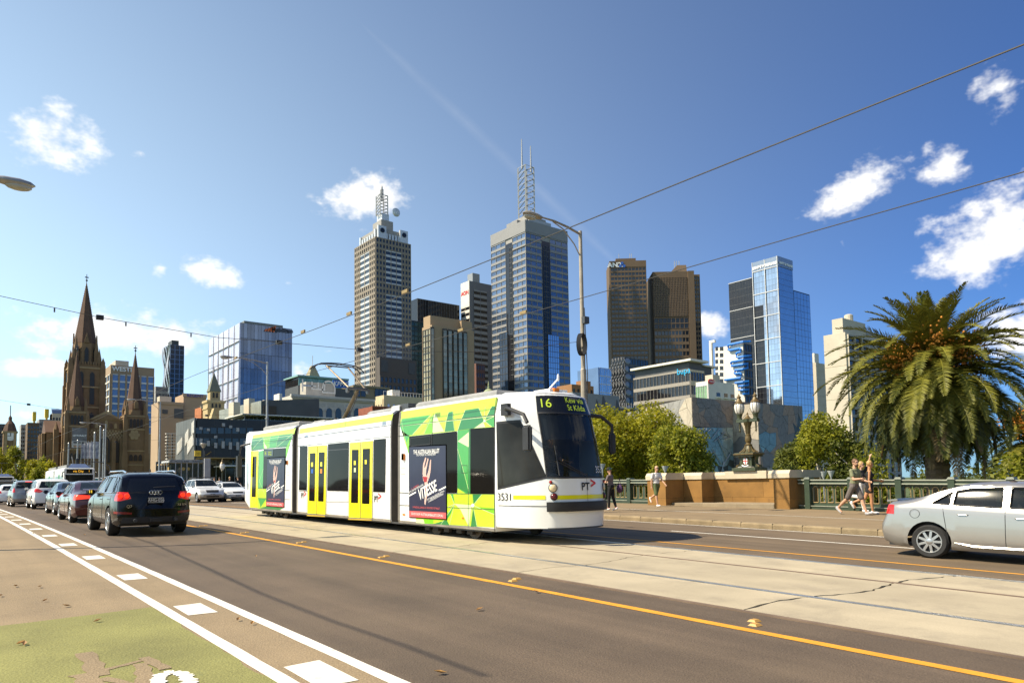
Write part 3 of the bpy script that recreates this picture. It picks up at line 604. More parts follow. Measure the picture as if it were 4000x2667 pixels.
# wiper, mirrors, roof beacon
for s_, w in ((-1, -.62),):
    MB().tube([nose_front(w, 1.5)+Vector((0, -.04, 0)), nose_front(w-.06, 2.15)+Vector((0, -.05, 0))], [.02, .012], 5).obj('wiper', BLACK, tram)
    MB().tube([nose_front(w, 1.85)+Vector((0, -.05, 0)), nose_front(.05, 1.5)+Vector((0, -.05, 0))], .012, 5).obj('wiper_arm', BLACK, tram)
    MB().tube([nose_front(w, 1.79)+Vector((0, -.05, 0)), nose_front(-.02, 1.5)+Vector((0, -.05, 0))], .01, 5).obj('wiper_arm', BLACK, tram)
def mirror(pts, c, sz):
    m = MB().tube(pts, [.05, .045, .04, .04][:len(pts)], 8).obj('mirror_arm', BLACK, tram, 40)
    mb = MB().box(-sz[0]/2, sz[0]/2, -sz[1]/2, sz[1]/2, -sz[2]/2, sz[2]/2); me = mb.mesh('mirror'); bm = bmesh.new(); bm.from_mesh(me); bmesh.ops.bevel(bm, geom=bm.edges[:], offset=.04, segments=3, affect='EDGES'); bm.to_mesh(me); bm.free(); me.materials.append(BLACK); link('mirror', me, tram, c)
mp = TMI @ at_t(2060, 1712, 9.66); mirror([(-1.30, 1.55, 2.98), (-1.46, 1.3, 2.98), (-1.46, mp.y+.12, 2.80), (-1.46, mp.y, 2.62)], (mp.x, mp.y, mp.z), (.12, .26, .56))
MB().box(-1.36, -1.26, 1.42, 1.66, 2.84, 3.1).obj('mirror_bracket', BLACK, tram)
mirror([(.70, 1.08, 2.92), (1.1, .95, 2.88), (1.36, .86, 2.68), (1.36, .86, 2.5)], (1.36, .86, 2.25), (.2, .12, .5))
m = MB().box(-.35, .2, 1.15, 1.7, 3.40, 3.47); m.tube([(-.1, 1.5, 3.47), (.1, 1.35, 3.75)], .02, 5); m.ball((.1, 1.35, 3.78), (.03, .03, .09), 8, 5); m.obj('roof_beacon_base', WHITE, tram); MB().box(-.25, -.1, 1.1, 1.2, 3.41, 3.49).obj('beacon', amber, tram)
# --- front car livery
dec([(375, 252), (1262, 117), (1250, 402), (905, 430), (470, 478), (468, 655), (430, 540), (395, 420), (376, 330)], t_lime, off=.003)
P4 = [([(390, 320), (655, 283), (497, 465), (412, 472), (384, 385)], t_g1), ([(640, 298), (662, 282), (652, 345), (560, 458), (497, 465)], t_lime), ([(662, 300), (686, 280), (681, 450), (606, 454)], t_g3), ([(702, 272), (790, 434), (682, 448), (687, 285)], t_pale),
      ([(822, 258), (862, 250), (885, 427), (795, 436)], t_g2), ([(975, 238), (1100, 220), (1150, 325), (1158, 345), (1066, 404), (915, 424)], t_g2), ([(1072, 405), (1150, 345), (1168, 395)], t_pale), ([(1218, 205), (1249, 200), (1249, 292), (1172, 330)], t_g2), ([(1172, 342), (1249, 300), (1249, 388), (1228, 390)], t_g1), ([(395, 420), (412, 472), (470, 478), (440, 540)], t_g1), ([(440, 540), (470, 478), (468, 655)], t_g3)]
for pts, m in P4: dec(pts, m, off=.006)
dec([(912, 427), (1030, 412), (1030, 1006), (912, 1003)], t_g1, off=.003); dec([(1030, 428), (1030, 586), (915, 524)], t_pale, off=.006); dec([(914, 955), (990, 1004), (912, 1003)], t_lime, off=.006); dec([(914, 600), (1012, 1000), (914, 950)], t_g2, off=.006); dec([(1018, 412), (1030, 412), (1030, 1006), (1018, 1003)], t_g2, off=.0065)
dec([(530, 1008), (1253, 1008), (1253, 1315), (530, 1272)], t_lime, off=.003)
for pts, m in [([(1052, 1012), (1137, 1010), (1060, 1100)], t_g2), ([(850, 1010), (872, 1010), (885, 1090)], t_g1), ([(872, 1010), (1050, 1012), (1052, 1100), (895, 1095)], t_lime), ([(888, 1100), (1043, 1116), (1015, 1302), (940, 1150)], t_pale), ([(1056, 1140), (1092, 1306), (1035, 1306)], t_g2), ([(880, 1110), (812, 1195), (812, 1250), (850, 1190)], t_g1), ([(690, 1282), (812, 1246), (838, 1294), (755, 1288)], t_g2), ([(530, 1240), (600, 1240), (610, 1278), (530, 1272)], t_pale), ([(600, 1240), (690, 1240), (690, 1282), (610, 1278)], t_g3), ([(1253, 1195), (1070, 1125), (1253, 1140)], t_g3)]: dec(pts, m, off=.006)
dec([(1055+15*math.cos(a), 1112+16*math.sin(a)) for a in np.linspace(0, 2*PI, 12)[:-1]], WHITE, off=.012); dec([(1162+9*math.cos(a), 338+10*math.sin(a)) for a in np.linspace(0, 2*PI, 10)[:-1]], WHITE, off=.012)
for a, b in [((914, 595), (1052, 1105)), ((1055, 1112), (1137, 1010)), ((1055, 1112), (1252, 1195)), ((1055, 1112), (885, 1100)), ((1055, 1112), (1092, 1306)), ((1055, 1112), (1018, 1302)), ((885, 1100), (812, 1135)), ((885, 1100), (850, 1012)), ((885, 1100), (760, 1288)), ((1162, 338), (1100, 220)), ((1162, 338), (1160, 212)), ((1162, 338), (1218, 205)), ((1162, 338), (1249, 296)), ((1162, 338), (1228, 390)), ((1162, 338), (1070, 404)), ((822, 258), (795, 436)), ((862, 250), (885, 427)), ((975, 238), (915, 424)), ((685, 280), (606, 454)), ((660, 283), (497, 465)), ((390, 320), (440, 540)), ((385, 385), (1249, 293)), ((885, 1100), (838, 1294))]: dline(a, b, .012, t_pale)
for a, b in [((365, 478), (470, 470)), ((365, 385), (1250, 283)), ((380, 995), (470, 1000)), ((812, 1003), (1253, 1008)), ((380, 1110), (1253, 1150)), ((1020, 415), (1012, 1310)), ((682, 270), (680, 560))]: dline(a, b, .014, t_seam, off=.010, name='panel_seam')
dline((1253, 120), (1253, 1350), .02, t_seam, off=.008, name='panel_seam')
def window(pts, C=C4, name='window', m=None, off=.012): return dec(pts, m or t_glass, name, C, off)
window([(470, 480), (680, 458), (908, 432), (910, 998), (812, 996), (812, 1000), (470, 1000)])
window([(1032, 410), (1250, 393), (1250, 1006), (1032, 1005)])
dec([(487, 498), (665, 477), (665, 548), (487, 565)], t_glass, 'vent_pane', off=.020); 
for a, b in (((487, 496), (667, 475)), ((487, 568), (667, 550)), ((487, 496), (487, 568)), ((667, 475), (667, 550))): dline(a, b, .025, BLACK, off=.022, name='vent_frame')
dline((680, 458), (680, 560), .03, BLACK, off=.018, name='window_bar'); dline((470, 576), (812, 560), .045, BLACK, off=.018, name='window_bar')
# --- middle car
dec([(600, 503), (1413, 370), (1405, 428), (597, 545)], t_lime, C=C3, off=.003)
for a, b in (((598, 583), (1405, 470)), ((595, 655), (605, 660)), ((590, 655), (1400, 570)), ((845, 1140), (1035, 1140)), ((600, 1045), (683, 1047)), ((1000, 425), (1000, 480))): dline(a, b, .012, t_seam, C3, .008, 'panel_seam')
window([(610, 657), (675, 653), (668, 1040), (602, 1036)], C3); window([(857, 636), (1038, 618), (1030, 1047), (850, 1042)], C3); window([(1257, 597), (1362, 587), (1355, 1056), (1252, 1052)], C3)
dline((860, 690), (1037, 678), .03, DKMET, C3, .016, 'window_bar')
def door(q, leafs, sub):
    """pair of yellow leaves: outline quad, per-leaf glass quads"""
    for pts, gl in zip(leafs, sub):
        d = dec(pts, t_yel, 'door', C3, .010); dec(gl, t_glass, 'door_glass', C3, .018, d)
door(0, [[(683, 655), (764, 650), (757, 1245), (676, 1240)], [(767, 650), (847, 645), (835, 1251), (759, 1246)]], [[(700, 716), (747, 714), (740, 1134), (692, 1130)], [(778, 708), (828, 706), (818, 1137), (772, 1135)]])
door(1, [[(1047, 626), (1142, 616), (1138, 1280), (1038, 1275)], [(1148, 616), (1249, 606), (1242, 1283), (1142, 1281)]], [[(1068, 686), (1125, 684), (1120, 1150), (1060, 1148)], [(1163, 678), (1225, 675), (1220, 1158), (1156, 1156)]])
for a, b in (((765, 650), (757, 1246)), ((1145, 616), (1140, 1281)), ((680, 655), (674, 1240)), ((850, 645), (838, 1250)), ((1044, 626), (1035, 1276)), ((1252, 606), (1246, 1283))): dline(a, b, .02, t_seam, C3, .021, 'door_seal')
for x, y, c in ((720, 872, mat('sticker_blue', (.03, .12, .45), .5)), (799, 872, mat('sticker_orange', (.8, .25, .03), .5)), (720, 815, t_yel), (800, 812, t_yel), (1094, 800, t_yel), (1190, 792, t_yel), (1095, 862, t_pale)): dec([(x-8, y-18), (x+8, y-19), (x+8, y+18), (x-8, y+19)], c, 'sticker', C3, .022)
for x0, x1, y0 in ((676, 835, 1258), (1038, 1243, 1290)):
    dec([(x0, y0-6), (x1, y0+2), (x1, y0+14), (x0, y0+6)], mat('step_edge', (.5, .33, .03), .5), 'step_edge', C3, .03)
# --- rear car
dec([(190, 557), (562, 495), (553, 548), (187, 590)], t_lime, C=C3, off=.003)
for pts, m in [([(186, 590), (285, 574), (292, 676), (184, 694)], t_g2), ([(285, 574), (345, 568), (340, 670), (292, 676)], t_g3), ([(345, 568), (420, 558), (400, 668), (340, 670)], t_g1), ([(420, 558), (545, 545), (500, 660), (400, 668)], t_g2), ([(290, 610), (325, 672), (300, 676)], t_pale), ([(250, 700), (292, 690), (288, 1020), (243, 1020)], t_g1), ([(486, 670), (545, 560), (520, 640), (487, 760)], t_g3), ([(245, 1022), (322, 1025), (320, 1200), (240, 1200)], t_lime), ([(245, 1110), (318, 1110), (265, 1190)], t_g1), ([(320, 1180), (470, 1190), (430, 1212), (245, 1195)], t_g2), ([(180, 700), (188, 700), (176, 1190), (172, 1190)], t_g1), ([(486, 670), (487, 760), (490, 650)], t_g1)]: dec(pts, m, C=C3, off=.005)
for a, b in [((186, 606), (540, 560)), ((285, 574), (325, 672)), ((345, 568), (340, 670)), ((420, 558), (400, 668)), ((184, 694), (285, 574)), ((400, 668), (545, 545)), ((255, 960), (290, 850)), ((255, 960), (245, 1110)), ((255, 960), (318, 1110)), ((255, 960), (245, 700))]: dline(a, b, .012, t_pale, C3)
for a, b in (((184, 692), (548, 645)), ((183, 625), (548, 590)), ((245, 1022), (520, 1040)), ((176, 1105), (520, 1120))): dline(a, b, .012, t_seam, C3, .010, 'panel_seam')
d = dec([(188, 698), (246, 693), (240, 1192), (174, 1188)], t_yel, 'door', C3, .010); dec([(200, 746), (232, 744), (224, 1098), (190, 1096)], t_glass, 'door_glass', C3, .018, d)
window([(295, 682), (487, 668), (478, 1025), (286, 1022)], C3)
dd = dec([(302, 690), (381, 684), (378, 740), (298, 745)], disp, 'side_display', C3, .02)
def txt_at(txt, px, size, m, C=C4, name='lettering', off=.02, ang=0, parent=None, **k):
    y, z = side(*C(*px)); u = Vector((0, -math.cos(ang), math.sin(ang))); up = Vector((0, math.sin(ang), math.cos(ang))); return put_text(txt, size, m, parent or tram, (sx(z)-off, y, z), u, up, name, **k)
txt_at('16', (311, 716), .22, led, C3, off=.024, parent=dd); txt_at('Kew via', (350, 706), .11, led, C3, off=.024, parent=dd); txt_at('St Kilda', (350, 726), .11, led, C3, off=.024, parent=dd)
# --- posters, drawn in unit coordinates (a to the right, b downwards)
def poster(q, C):
    tl, tr, br, bl = [Vector(side(*C(*p))) for p in q]
    def M_(a, b): return tl*(1-a)*(1-b)+tr*a*(1-b)+br*a*b+bl*(1-a)*b
    wd = (tr-tl).length; ht = (bl-tl).length
    r = dec([M_(-.01, -.015), M_(1.01, -.015), M_(1.01, 1.012), M_(-.01, 1.012)], BLACK, 'poster_frame', off=.022, raw=True, thick=.018)
    def d_(pts, m, nm, off): return dec([M_(*p) for p in pts], m, nm, off=off, raw=True, parent=r)
    d_([(0, 0), (1, 0), (1, 1), (0, 1)], t_navy, 'poster', .025); d_([(0, .915), (1, .915), (1, 1), (0, 1)], t_red, 'red_band', .028)
    def tx(s, a, b, size, m, ang=0, **k):
        p = M_(a, b); u = Vector((0, -math.cos(ang), math.sin(ang))); up = Vector((0, math.sin(ang), math.cos(ang))); put_text(s, size, m, r, (-1.325-.034, p.x, p.y), u, up, **k)
    tx('THE AUSTRALIAN BALLET', .49, .075, wd*.085, WHITE, bold=.002, wx=.72); tx('THE POWER TO TRANSFORM', .48, .118, wd*.05, WHITE, wx=.8)
    tx('BOOK NOW AUSTRALIANBALLET.COM.AU', .5, .958, wd*.052, WHITE, wx=.85); tx('A MIXED BILL DARING TO THE WORLD OF BALLET', .48, .862, wd*.04, t_red, wx=.8)
    A = R_(17)
    tx('VITESSE', .52, .625, ht*.22, WHITE, A, bold=.008, shear=.12, wx=.66)
    for a0, b0, a1, b1, w in ((0, .70, .20, .645, .022), (.82, .615, 1.0, .565, .022)): d_([(a0, b0-w/2), (a1, b1-w/2), (a1, b1+w/2), (a0, b0+w/2)], WHITE, 'rule', .0275)
    tx('ARTS CENTRE MELBOURNE', .2, .60, wd*.045, WHITE, A, wx=.8); tx('11 - 21 MARCH', .17, .578, wd*.042, t_red, A, wx=.8)
    for i, s in enumerate(('PAST DANCE & CREATIVE OFFERING', 'FORSYTHE WHEELDON', 'A THE AUDITIONS ENCOUNTER')): tx(s, .74, .685+i*.018, wd*.034, WHITE, A, wx=.85)
    def limb(p, w, m, off):
        for (a0, b0), (a1, b1), w0, w1 in zip(p, p[1:], w, w[1:]):
            p0, p1 = M_(a0, b0), M_(a1, b1); d = (p1-p0).normalized(); n = Vector((-d.y, d.x)); dec([p0+n*w0*wd, p1+n*w1*wd, p1-n*w1*wd, p0-n*w0*wd], m, 'dancer', off=off, raw=True, parent=r)
    limb([(.48, .16), (.42, .26), (.41, .38), (.44, .43)], (.015, .02, .022, .03), skin_p, .0270); limb([(.54, .17), (.49, .28), (.44, .36)], (.014, .018, .03), skin_p, .0272)
    limb([(.45, .30), (.43, .40), (.46, .47)], (.04, .05, .055), skin_p, .0274); limb([(.61, .19), (.58, .34), (.53, .44), (.46, .50)], (.012, .028, .035, .045), skin_p, .0276); limb([(.48, .50), (.49, .62), (.47, .72), (.45, .79), (.455, .82)], (.045, .03, .026, .02, .008), skin_p, .0273)
    d_([(.39, .425), (.52, .43), (.5, .50), (.43, .505)], mat('leotard_red', (.35, .02, .025), .5), 'leotard', .0285)
poster([(472, 578), (810, 562), (814, 1236), (476, 1216)], C4); poster([(328, 762), (480, 750), (472, 1185), (318, 1174)], C3)
for a_, b_ in ((y_pan, y1), (y2, y3), (y4, y5)): dec([(a_, .262), (b_, .262), (b_, .325), (a_, .325)], mat('skirt_grime', (.20, .18, .15), .6, var=.3, vs=3), 'skirt_edge', off=.002, raw=True)
# logos, numbers, small fittings
for C, px, sz in ((C4, (165, 1058), .25), (C3, (632, 1088), .25)):
    txt_at('PT', px, sz, black_ink, C, 'logo', off=.012, bold=.005, wx=.85); txt_at('>', (px[0]+32 if C is C4 else px[0]+22, px[1]-24 if C is C4 else px[1]-14), .36, red_ink, C, 'logo', off=.012, bold=.006)
for i_, ch in enumerate('3531'):
    p_, q_ = nose_side(.05+.075*i_, 1.03), nose_side(.11+.075*i_, 1.03); put_text(ch, .24, black_ink, tram, (p_+q_)/2+Vector((-.012, -.006, 0)), q_-p_, (0, 0, 1), 'fleet_number')
for x, y, w, h, C in ((420, 668, 10, 30, C4), (499, 797, 6, 18, C3)): dec([(x-w, y-h), (x+w, y-h), (x+w, y+h), (x-w, y+h)], amber, 'side_lamp', C, .05, thick=.04)
for x, y in ((420, 1196), (963, 1228)): dec([(x-10, y-8), (x+11, y-8), (x+11, y+8), (x-10, y+8)], amber, 'reflector', C4, .014)
for x, y, w, C in ((414, 800, 20, C4), (976, 780, 26, C4), (508, 893, 10, C3)):
    for a, b in (((x-w, y-w*1.4), (x+w, y-w*1.4)), ((x+w, y-w*1.4), (x+w, y+w*1.3)), ((x+w, y+w*1.3), (x-w, y+w*1.3)), ((x-w, y+w*1.3), (x-w, y-w*1.4))): dline(a, b, .008, t_seam, C, .0125, 'hatch')
# rear cab end + rear mirror
mb = MB(); q = [(x, z) for x, z in SEC]; mb.hexa([(x*.93, y5+.9, .3+z*.93) for x, z in q], [(x, y5, z) for x, z in q]); mb.obj('rear_cab', t_white, tram)
MB().tube([(-1.3, y5+.1, 2.9), (-1.55, y5+.5, 2.8), (-1.58, y5+.6, 2.4)], .04, 6).obj('mirror_arm', BLACK, tram); MB().box(-1.68, -1.5, y5+.5, y5+.7, 1.55, 2.4).obj('mirror', BLACK, tram)
# bogies
for yc in (14.95-TY0, 27.0-TY0):
    m = MB(); m.box(-1.12, 1.12, yc-1.25, yc+1.25, .20, .42)
    for k in (-.9, -.45, .1, .6, 1.0): m.box(-1.2, -1.1, yc+k-.1, yc+k+.12, .12, .36)
    bg = m.obj('bogie', mat('bogie_grime', (.035, .03, .024), .8, var=.3), tram)
    for d_ in (-.85, .85):
        for x in (-1.0, .88): MB().lathe([(.29, 0), (.29, .1), (.2, .12), (.1, .14)], 18, (x-.02, yc+d_, .295), 'x').obj('wheel', mat('wheel_steel', (.12, .10, .08), .6, metal=.5), bg)
MB().box(-.15, .15, .7, .9, .38, .5).obj('coupler', DKMET, tram)
# roof equipment and pantograph
rg = mat('roof_grey', (.26, .26, .25), .6, var=.15)
for a, b, x0, x1, h in ((y_pan+.35, y1-.3, -1.0, 1.0, 3.52), (y2+.3, y2+2.1, -.95, .95, 3.50), (y3-1.2, y3-.2, -.9, .9, 3.48), (y4+.2, y5-.5, -1.0, 1.0, 3.55)):
    bev(MB(), x0, x1, a, b, 3.38, h, .06).obj('roof_unit', rg, tram)
bev(MB(), -1.05, -.5, y2-.02, y2+.45, 3.36, 3.52, .03).obj('roof_box', mat('roof_pale', (.5, .5, .47), .5), tram); MB().box(-1.0, -.55, y2-.42, y2-.03, 3.36, 3.54).obj('roof_box', DKMET, tram)
def panto():
    r = tram; f = lambda x, y: TMI @ at_t(x, y, 11.12)
    p0, p1, p2 = f(1338, 1640), f(1397, 1522), f(1318, 1432); p0.z = 3.46
    pm = mat('pantograph_steel', (.17, .13, .085), .4, metal=.5, var=.2, vs=8); pr = mat('pantograph_rust', (.09, .065, .03), .6, var=.3)
    MB().tube([p0, p1], [.075, .055], 8).obj('lower_arm', pr, r); MB().tube([p0+Vector((0, -.35, 0)), p1+Vector((0, -.1, -.1))], .018, 6).obj('control_rod', BLACK, r)
    for sx_ in (-1, 1): MB().tube([p1+Vector((sx_*.30, 0, .03)), p2+Vector((sx_*.42, 0, 0))], [.035, .028], 6).obj('upper_arm', pm, r)
    m = MB().tube([p1+Vector((-.36, 0, .03)), p1+Vector((.36, 0, .03))], .05, 8); m.lathe([(.09, -.03), (.09, .03)], 10, p1+Vector((-.38, 0, -.04)), 'x'); m.lathe([(.09, -.03), (.09, .03)], 10, p1+Vector((.38, 0, -.04)), 'x'); m.obj('elbow', DKMET, r)
    for dy in (-.14, .14): MB().tube([p2+Vector((x, dy, z)) for x, z in ((-.98, -.16), (-.86, -.04), (-.68, .05), (-.3, .09), (0, .10), (.3, .09), (.68, .05), (.86, -.04), (.98, -.16))], .022, 6).obj('contact_strip', BLACK, r)
    m = MB()
    for x in (-.6, .6): m.tube([p2+Vector((x, -.16, .05)), p2+Vector((x, .16, .05))], .02, 5)
    m.tube([p2+Vector((-.45, 0, 0)), p2+Vector((.45, 0, 0))], .025, 6); m.obj('head_frame', DKMET, r)
    m = MB(); m.box(-.55, .55, p0.y-.6, p0.y+.9, 3.40, 3.47)
    for x in (-.45, .45):
        for dy in (-.4, .7): m.lathe([(.07, 3.40), (.05, 3.44), (.07, 3.48), (.05, 3.52), (.06, 3.56)], 8, (x, p0.y+dy, 0))
    m.obj('pantograph_base', DKMET, r)
panto()
# ================================================================ cars
def pip(p, poly):
    x, y = p; r = False; j = len(poly)-1
    for i in range(len(poly)):
        (xi, yi), (xj, yj) = poly[i], poly[j]
        if (yi > y) != (yj > y) and x < (xj-xi)*(y-yi)/(yj-yi)+xi: r = not r
        j = i
    return r
AXI = {'side': (1, 2), 'end': (0, 2), 'top': (0, 1)}
def cut_faces(bm, poly, view, filt):
    a, b = AXI[view]; xs = [p[0] for p in poly]; ys = [p[1] for p in poly]; bb = (min(xs)-.02, max(xs)+.02, min(ys)-.02, max(ys)+.02)
    for i in range(len(poly)):
        p, q = poly[i], poly[(i+1) % len(poly)]; n = Vector((0, 0, 0)); n[a] = q[1]-p[1]; n[b] = -(q[0]-p[0])
        if n.length < 1e-6: continue
        co = Vector((0, 0, 0)); co[a], co[b] = p
        fs = []
        for f in bm.faces:
            c0 = [v.co[a] for v in f.verts]; c1 = [v.co[b] for v in f.verts]
            if max(c0) < bb[0] or min(c0) > bb[1] or max(c1) < bb[2] or min(c1) > bb[3] or not filt(f): continue
            fs.append(f)
        if not fs: continue
        g = set(fs)
        for f in fs: g.update(f.edges); g.update(f.verts)
        bmesh.ops.bisect_plane(bm, geom=list(g), plane_co=co, plane_no=n.normalized(), dist=1e-5)
    out = []
    for f in bm.faces:
        if filt(f):
            c = f.calc_center_median()
            if pip((c[a], c[b]), poly): out.append(f)
    return out
def chaikin(p, n=2):
    for _ in range(n):
        q = [p[0]]
        for (x0, y0), (x1, y1) in zip(p, p[1:]): q += [(x0*.75+x1*.25, y0*.75+y1*.25), (x0*.25+x1*.75, y0*.25+y1*.75)]
        p = q+[p[-1]]
    return p
tyre_m = mat('tyre_rubber', (.018, .018, .018), .85, var=.2, vs=10); rim_m = mat('alloy_rim', (.45, .45, .45), .3, metal=.8, var=.05); hub_m = mat('brake_dark', (.03, .03, .03), .6); plate_k = mat('plate_black', (.012, .012, .013), .4); lamp_r = mat('tail_lamp_red', (.60, .02, .014), .15, var=.3, vs=12, coat=.5, emit=.12); lamp_on = mat('tail_lamp_lit', (.95, .045, .015), .3, var=.2, vs=20, emit=.6); lamp_w = mat('lamp_clear', (.55, .55, .53), .08, var=.2, vs=14, coat=.5); chrome = mat('chrome', (.7, .7, .7), .12, metal=1, var=.02); plast = mat('black_plastic', (.022, .022, .022), .6, var=.15)
car_glass = mat('car_glass', (.010, .013, .013), .03, var=.05, spec=.6, trans=.35); dark_glass2 = mat('car_glass_tinted', (.008, .009, .010), .03, var=.05, spec=.6)
WHEELS = {}
def wheel_mesh(R, wd, spokes):
    k = (R, wd, spokes)
    if k in WHEELS: return WHEELS[k]
    ty = MB().lathe([(R*.66, -wd/2+.01), (R*.90, -wd/2), (R*.975, -wd/2+.025), (R, -wd*.25), (R, wd*.25), (R*.975, wd/2-.025), (R*.90, wd/2), (R*.66, wd/2-.01)], 28, ax='x', cap=False).mesh('tyre', 40); ty.materials.append(tyre_m)
    hb = MB().lathe([(R*.67, -.06), (R*.67, wd*.2), (R*.2, wd*.2)], 20, ax='x').mesh('brake_disc'); hb.materials.append(hub_m)
    r = MB(); x = wd*.44
    r.tube([(x, R*.655*math.cos(a), R*.655*math.sin(a)) for a in np.linspace(0, 2*PI, 29)], R*.045, 6, False)
    for s in range(spokes):
        a = 2*PI*s/spokes; d = Vector((0, math.cos(a), math.sin(a))); n = Vector((0, -math.sin(a), math.cos(a)))
        for sg in ((-1, 1) if spokes < 8 else (0,)):
            p0 = d*R*.12+Vector((x+.0, 0, 0)); p1 = d*R*.65+n*sg*R*.10+Vector((x-.005, 0, 0)); w0, w1 = R*.075, R*.065
            e = (p1-p0).normalized().cross(Vector((1, 0, 0))).normalized()
            q = [p0+e*w0, p1+e*w1, p1-e*w1, p0-e*w0]; r.hexa([v+Vector((-.03, 0, 0)) for v in q], [v+Vector((.005, 0, 0)) for v in q])
    r.lathe([(R*.17, x-.03), (R*.17, x+.012), (R*.1, x+.02)], 12, ax='x'); rm = r.mesh('rim', 30); rm.materials.append(rim_m)
    WHEELS[k] = (ty, hb, rm); return WHEELS[k]
def make_car(label, sp, loc, rz, group=None):
    L, W, H = sp['L'], sp['W'], sp['H']; hl = L/2; wheelR = sp.get('R', .33); zb0 = sp.get('clear', .2)
    paint = sp['paint']; root = thing('car', label, 'car', loc, rz, group)
    prof = chaikin([(u*L-hl, z) for u, z in sp['top']], 2); bel = [(u*L-hl, z) for u, z in sp['belt']]
    px, pz = zip(*prof); bx, bz = zip(*bel)
    ys = sorted(set([round(v, 4) for v in np.linspace(-hl, hl, 61)] + [round(-hl+d, 4) for d in (.01, .03, .06)] + [round(hl-d, 4) for d in (.01, .03, .06)]))
    tum = sp.get('tumble', .42)
    def sec(y):
        k = max(0, (abs(y)/hl-.62)/.38); w = W/2*(1-(.10 if y > 0 else .075)*k**2.2)
        top = float(np.interp(y, px, pz)); bl = min(float(np.interp(y, bx, bz)), top-.03); zb = zb0+.10*max(0, (abs(y)/hl-.72)/.28)**2
        h = top-bl; g = min(1, max(0, (h-.08)/.25)); g = g*g*(3-2*g); w5 = w*.955
        P = [(w*.90, zb), (w*.975, zb+.07), (w*.995, zb+.2), (w, zb+.48*(bl-zb)), (w*.985, bl-.14), (w*.975, bl-.05), (w5, bl)]
        wr = w5-tum*h*.92
        G = [(w5-(w5-wr)*.33, bl+h*.30), (w5-(w5-wr)*.66, bl+h*.60), (wr, bl+h*.87), (wr-.07, top-.035), (wr-.17, top-.010), (wr*.45, top), (0, top+.004)]
        Hd = [(w*.93, bl+h*.35), (w*.88, bl+h*.6), (w*.80, bl+h*.78), (w*.66, bl+h*.9), (w*.5, bl+h*.96), (w*.25, top), (0, top+.004)]
        P += [(a[0]*g+b[0]*(1-g), a[1]*g+b[1]*(1-g)) for a, b in zip(G, Hd)]
        return P
    secs = [sec(y) for y in ys]; n = len(secs[0]); full = lambda s: s+[(-x, z) for x, z in s[::-1][1:]]; N2 = 2*n-1
    bow = sp.get('bow', .16); rp = sp.get('rear', [(0, 0)]); fp = sp.get('front', [(0, 0)])
    def deform(x, y, z):
        e = max(0, (abs(y)/hl-.80)/.20); b = bow*abs(x/(W/2))**2.6*e
        if y < 0: return (x, y+b+float(np.interp(z, [q[0] for q in rp], [q[1] for q in rp]))*e**2, z)
        return (x, y-b*1.3-float(np.interp(z, [q[0] for q in fp], [q[1] for q in fp]))*e**2, z)
    bm = bmesh.new(); V = [[bm.verts.new(deform(x, y, z)) for x, z in full(s)] for y, s in zip(ys, secs)]
    for i in range(len(ys)-1):
        for k in range(N2-1): bm.faces.new((V[i][k], V[i+1][k], V[i+1][k+1], V[i][k+1]))
    for i, fl in ((0, False), (len(ys)-1, True)):   # end caps as cross grids
        row = V[i]; m = 8; grid = []
        for k in range(n-1):
            a, b = row[k], row[N2-1-k]; r = [a]
            for j in range(1, m):
                x = a.co.x+(b.co.x-a.co.x)*j/m; base = (-hl if i == 0 else hl); r.append(bm.verts.new(deform(x, base, a.co.z)))
            grid.append(r+[b])
        for k in range(n-2):
            for j in range(m):
                q = (grid[k][j], grid[k][j+1], grid[k+1][j+1], grid[k+1][j]); bm.faces.new(q if not fl else q[::-1])
        tp = grid[-1]+[row[n-1]]; bm.faces.new(tp if not fl else tp[::-1])
    bmesh.ops.recalc_face_normals(bm, faces=bm.faces[:]); bm.normal_update()
    def extract(faces, name, m, off, parent=None, delete=True, smooth=40):
        if not faces: return None
        vm = {}; mb = MB()
        for f in faces:
            for v in f.verts:
                if v not in vm: vm[v] = len(mb.v); mb.v.append(tuple(v.co+v.normal*off))
            mb.f.append(tuple(vm[v] for v in f.verts))
        o = mb.obj(name, m, parent or root, smooth)
        if delete: bmesh.ops.delete(bm, geom=faces, context='FACES')
        return o
    ra, fa = -hl+sp['ro'], -hl+sp['ro']+sp['wb']; 
    for yc in (ra, fa):
        poly = [(yc+(wheelR+.055)*math.cos(a), wheelR+.01+(wheelR+.055)*math.sin(a)) for a in np.linspace(0, 2*PI, 25)[:-1]]
        for sg in (-1, 1):
            fs = cut_faces(bm, poly, 'side', lambda f: f.calc_center_median().x*sg > W*.30); bmesh.ops.delete(bm, geom=fs, context='FACES')
    gm = sp.get('glass', car_glass)
    for nm, poly in sp['side_glass']:
        pl = [(u*L-hl, z) for u, z in poly]
        for sg in (-1, 1):
            g_ = extract(cut_faces(bm, pl, 'side', lambda f: f.calc_center_median().x*sg > W*.22 and abs(f.normal.x) > .35), 'side_window', gm, -.006)
            if sp.get('trim'):
                MB().tube([(sg*(W/2*.955+.012-tum*.92*max(0, z-float(np.interp(y, bx, bz)))*.98), y, z) for y, z in pl+pl[:1]], .012, 4).obj('window_trim', sp['trim'], g_ or root)
    for nm, poly, y0, y1 in sp['end_glass']:
        extract(cut_faces(bm, poly, 'end', lambda f: y0*L-hl < f.calc_center_median().y < y1*L-hl and (f.normal.z > .12 or abs(f.normal.y) > .3)), nm, gm, -.006)
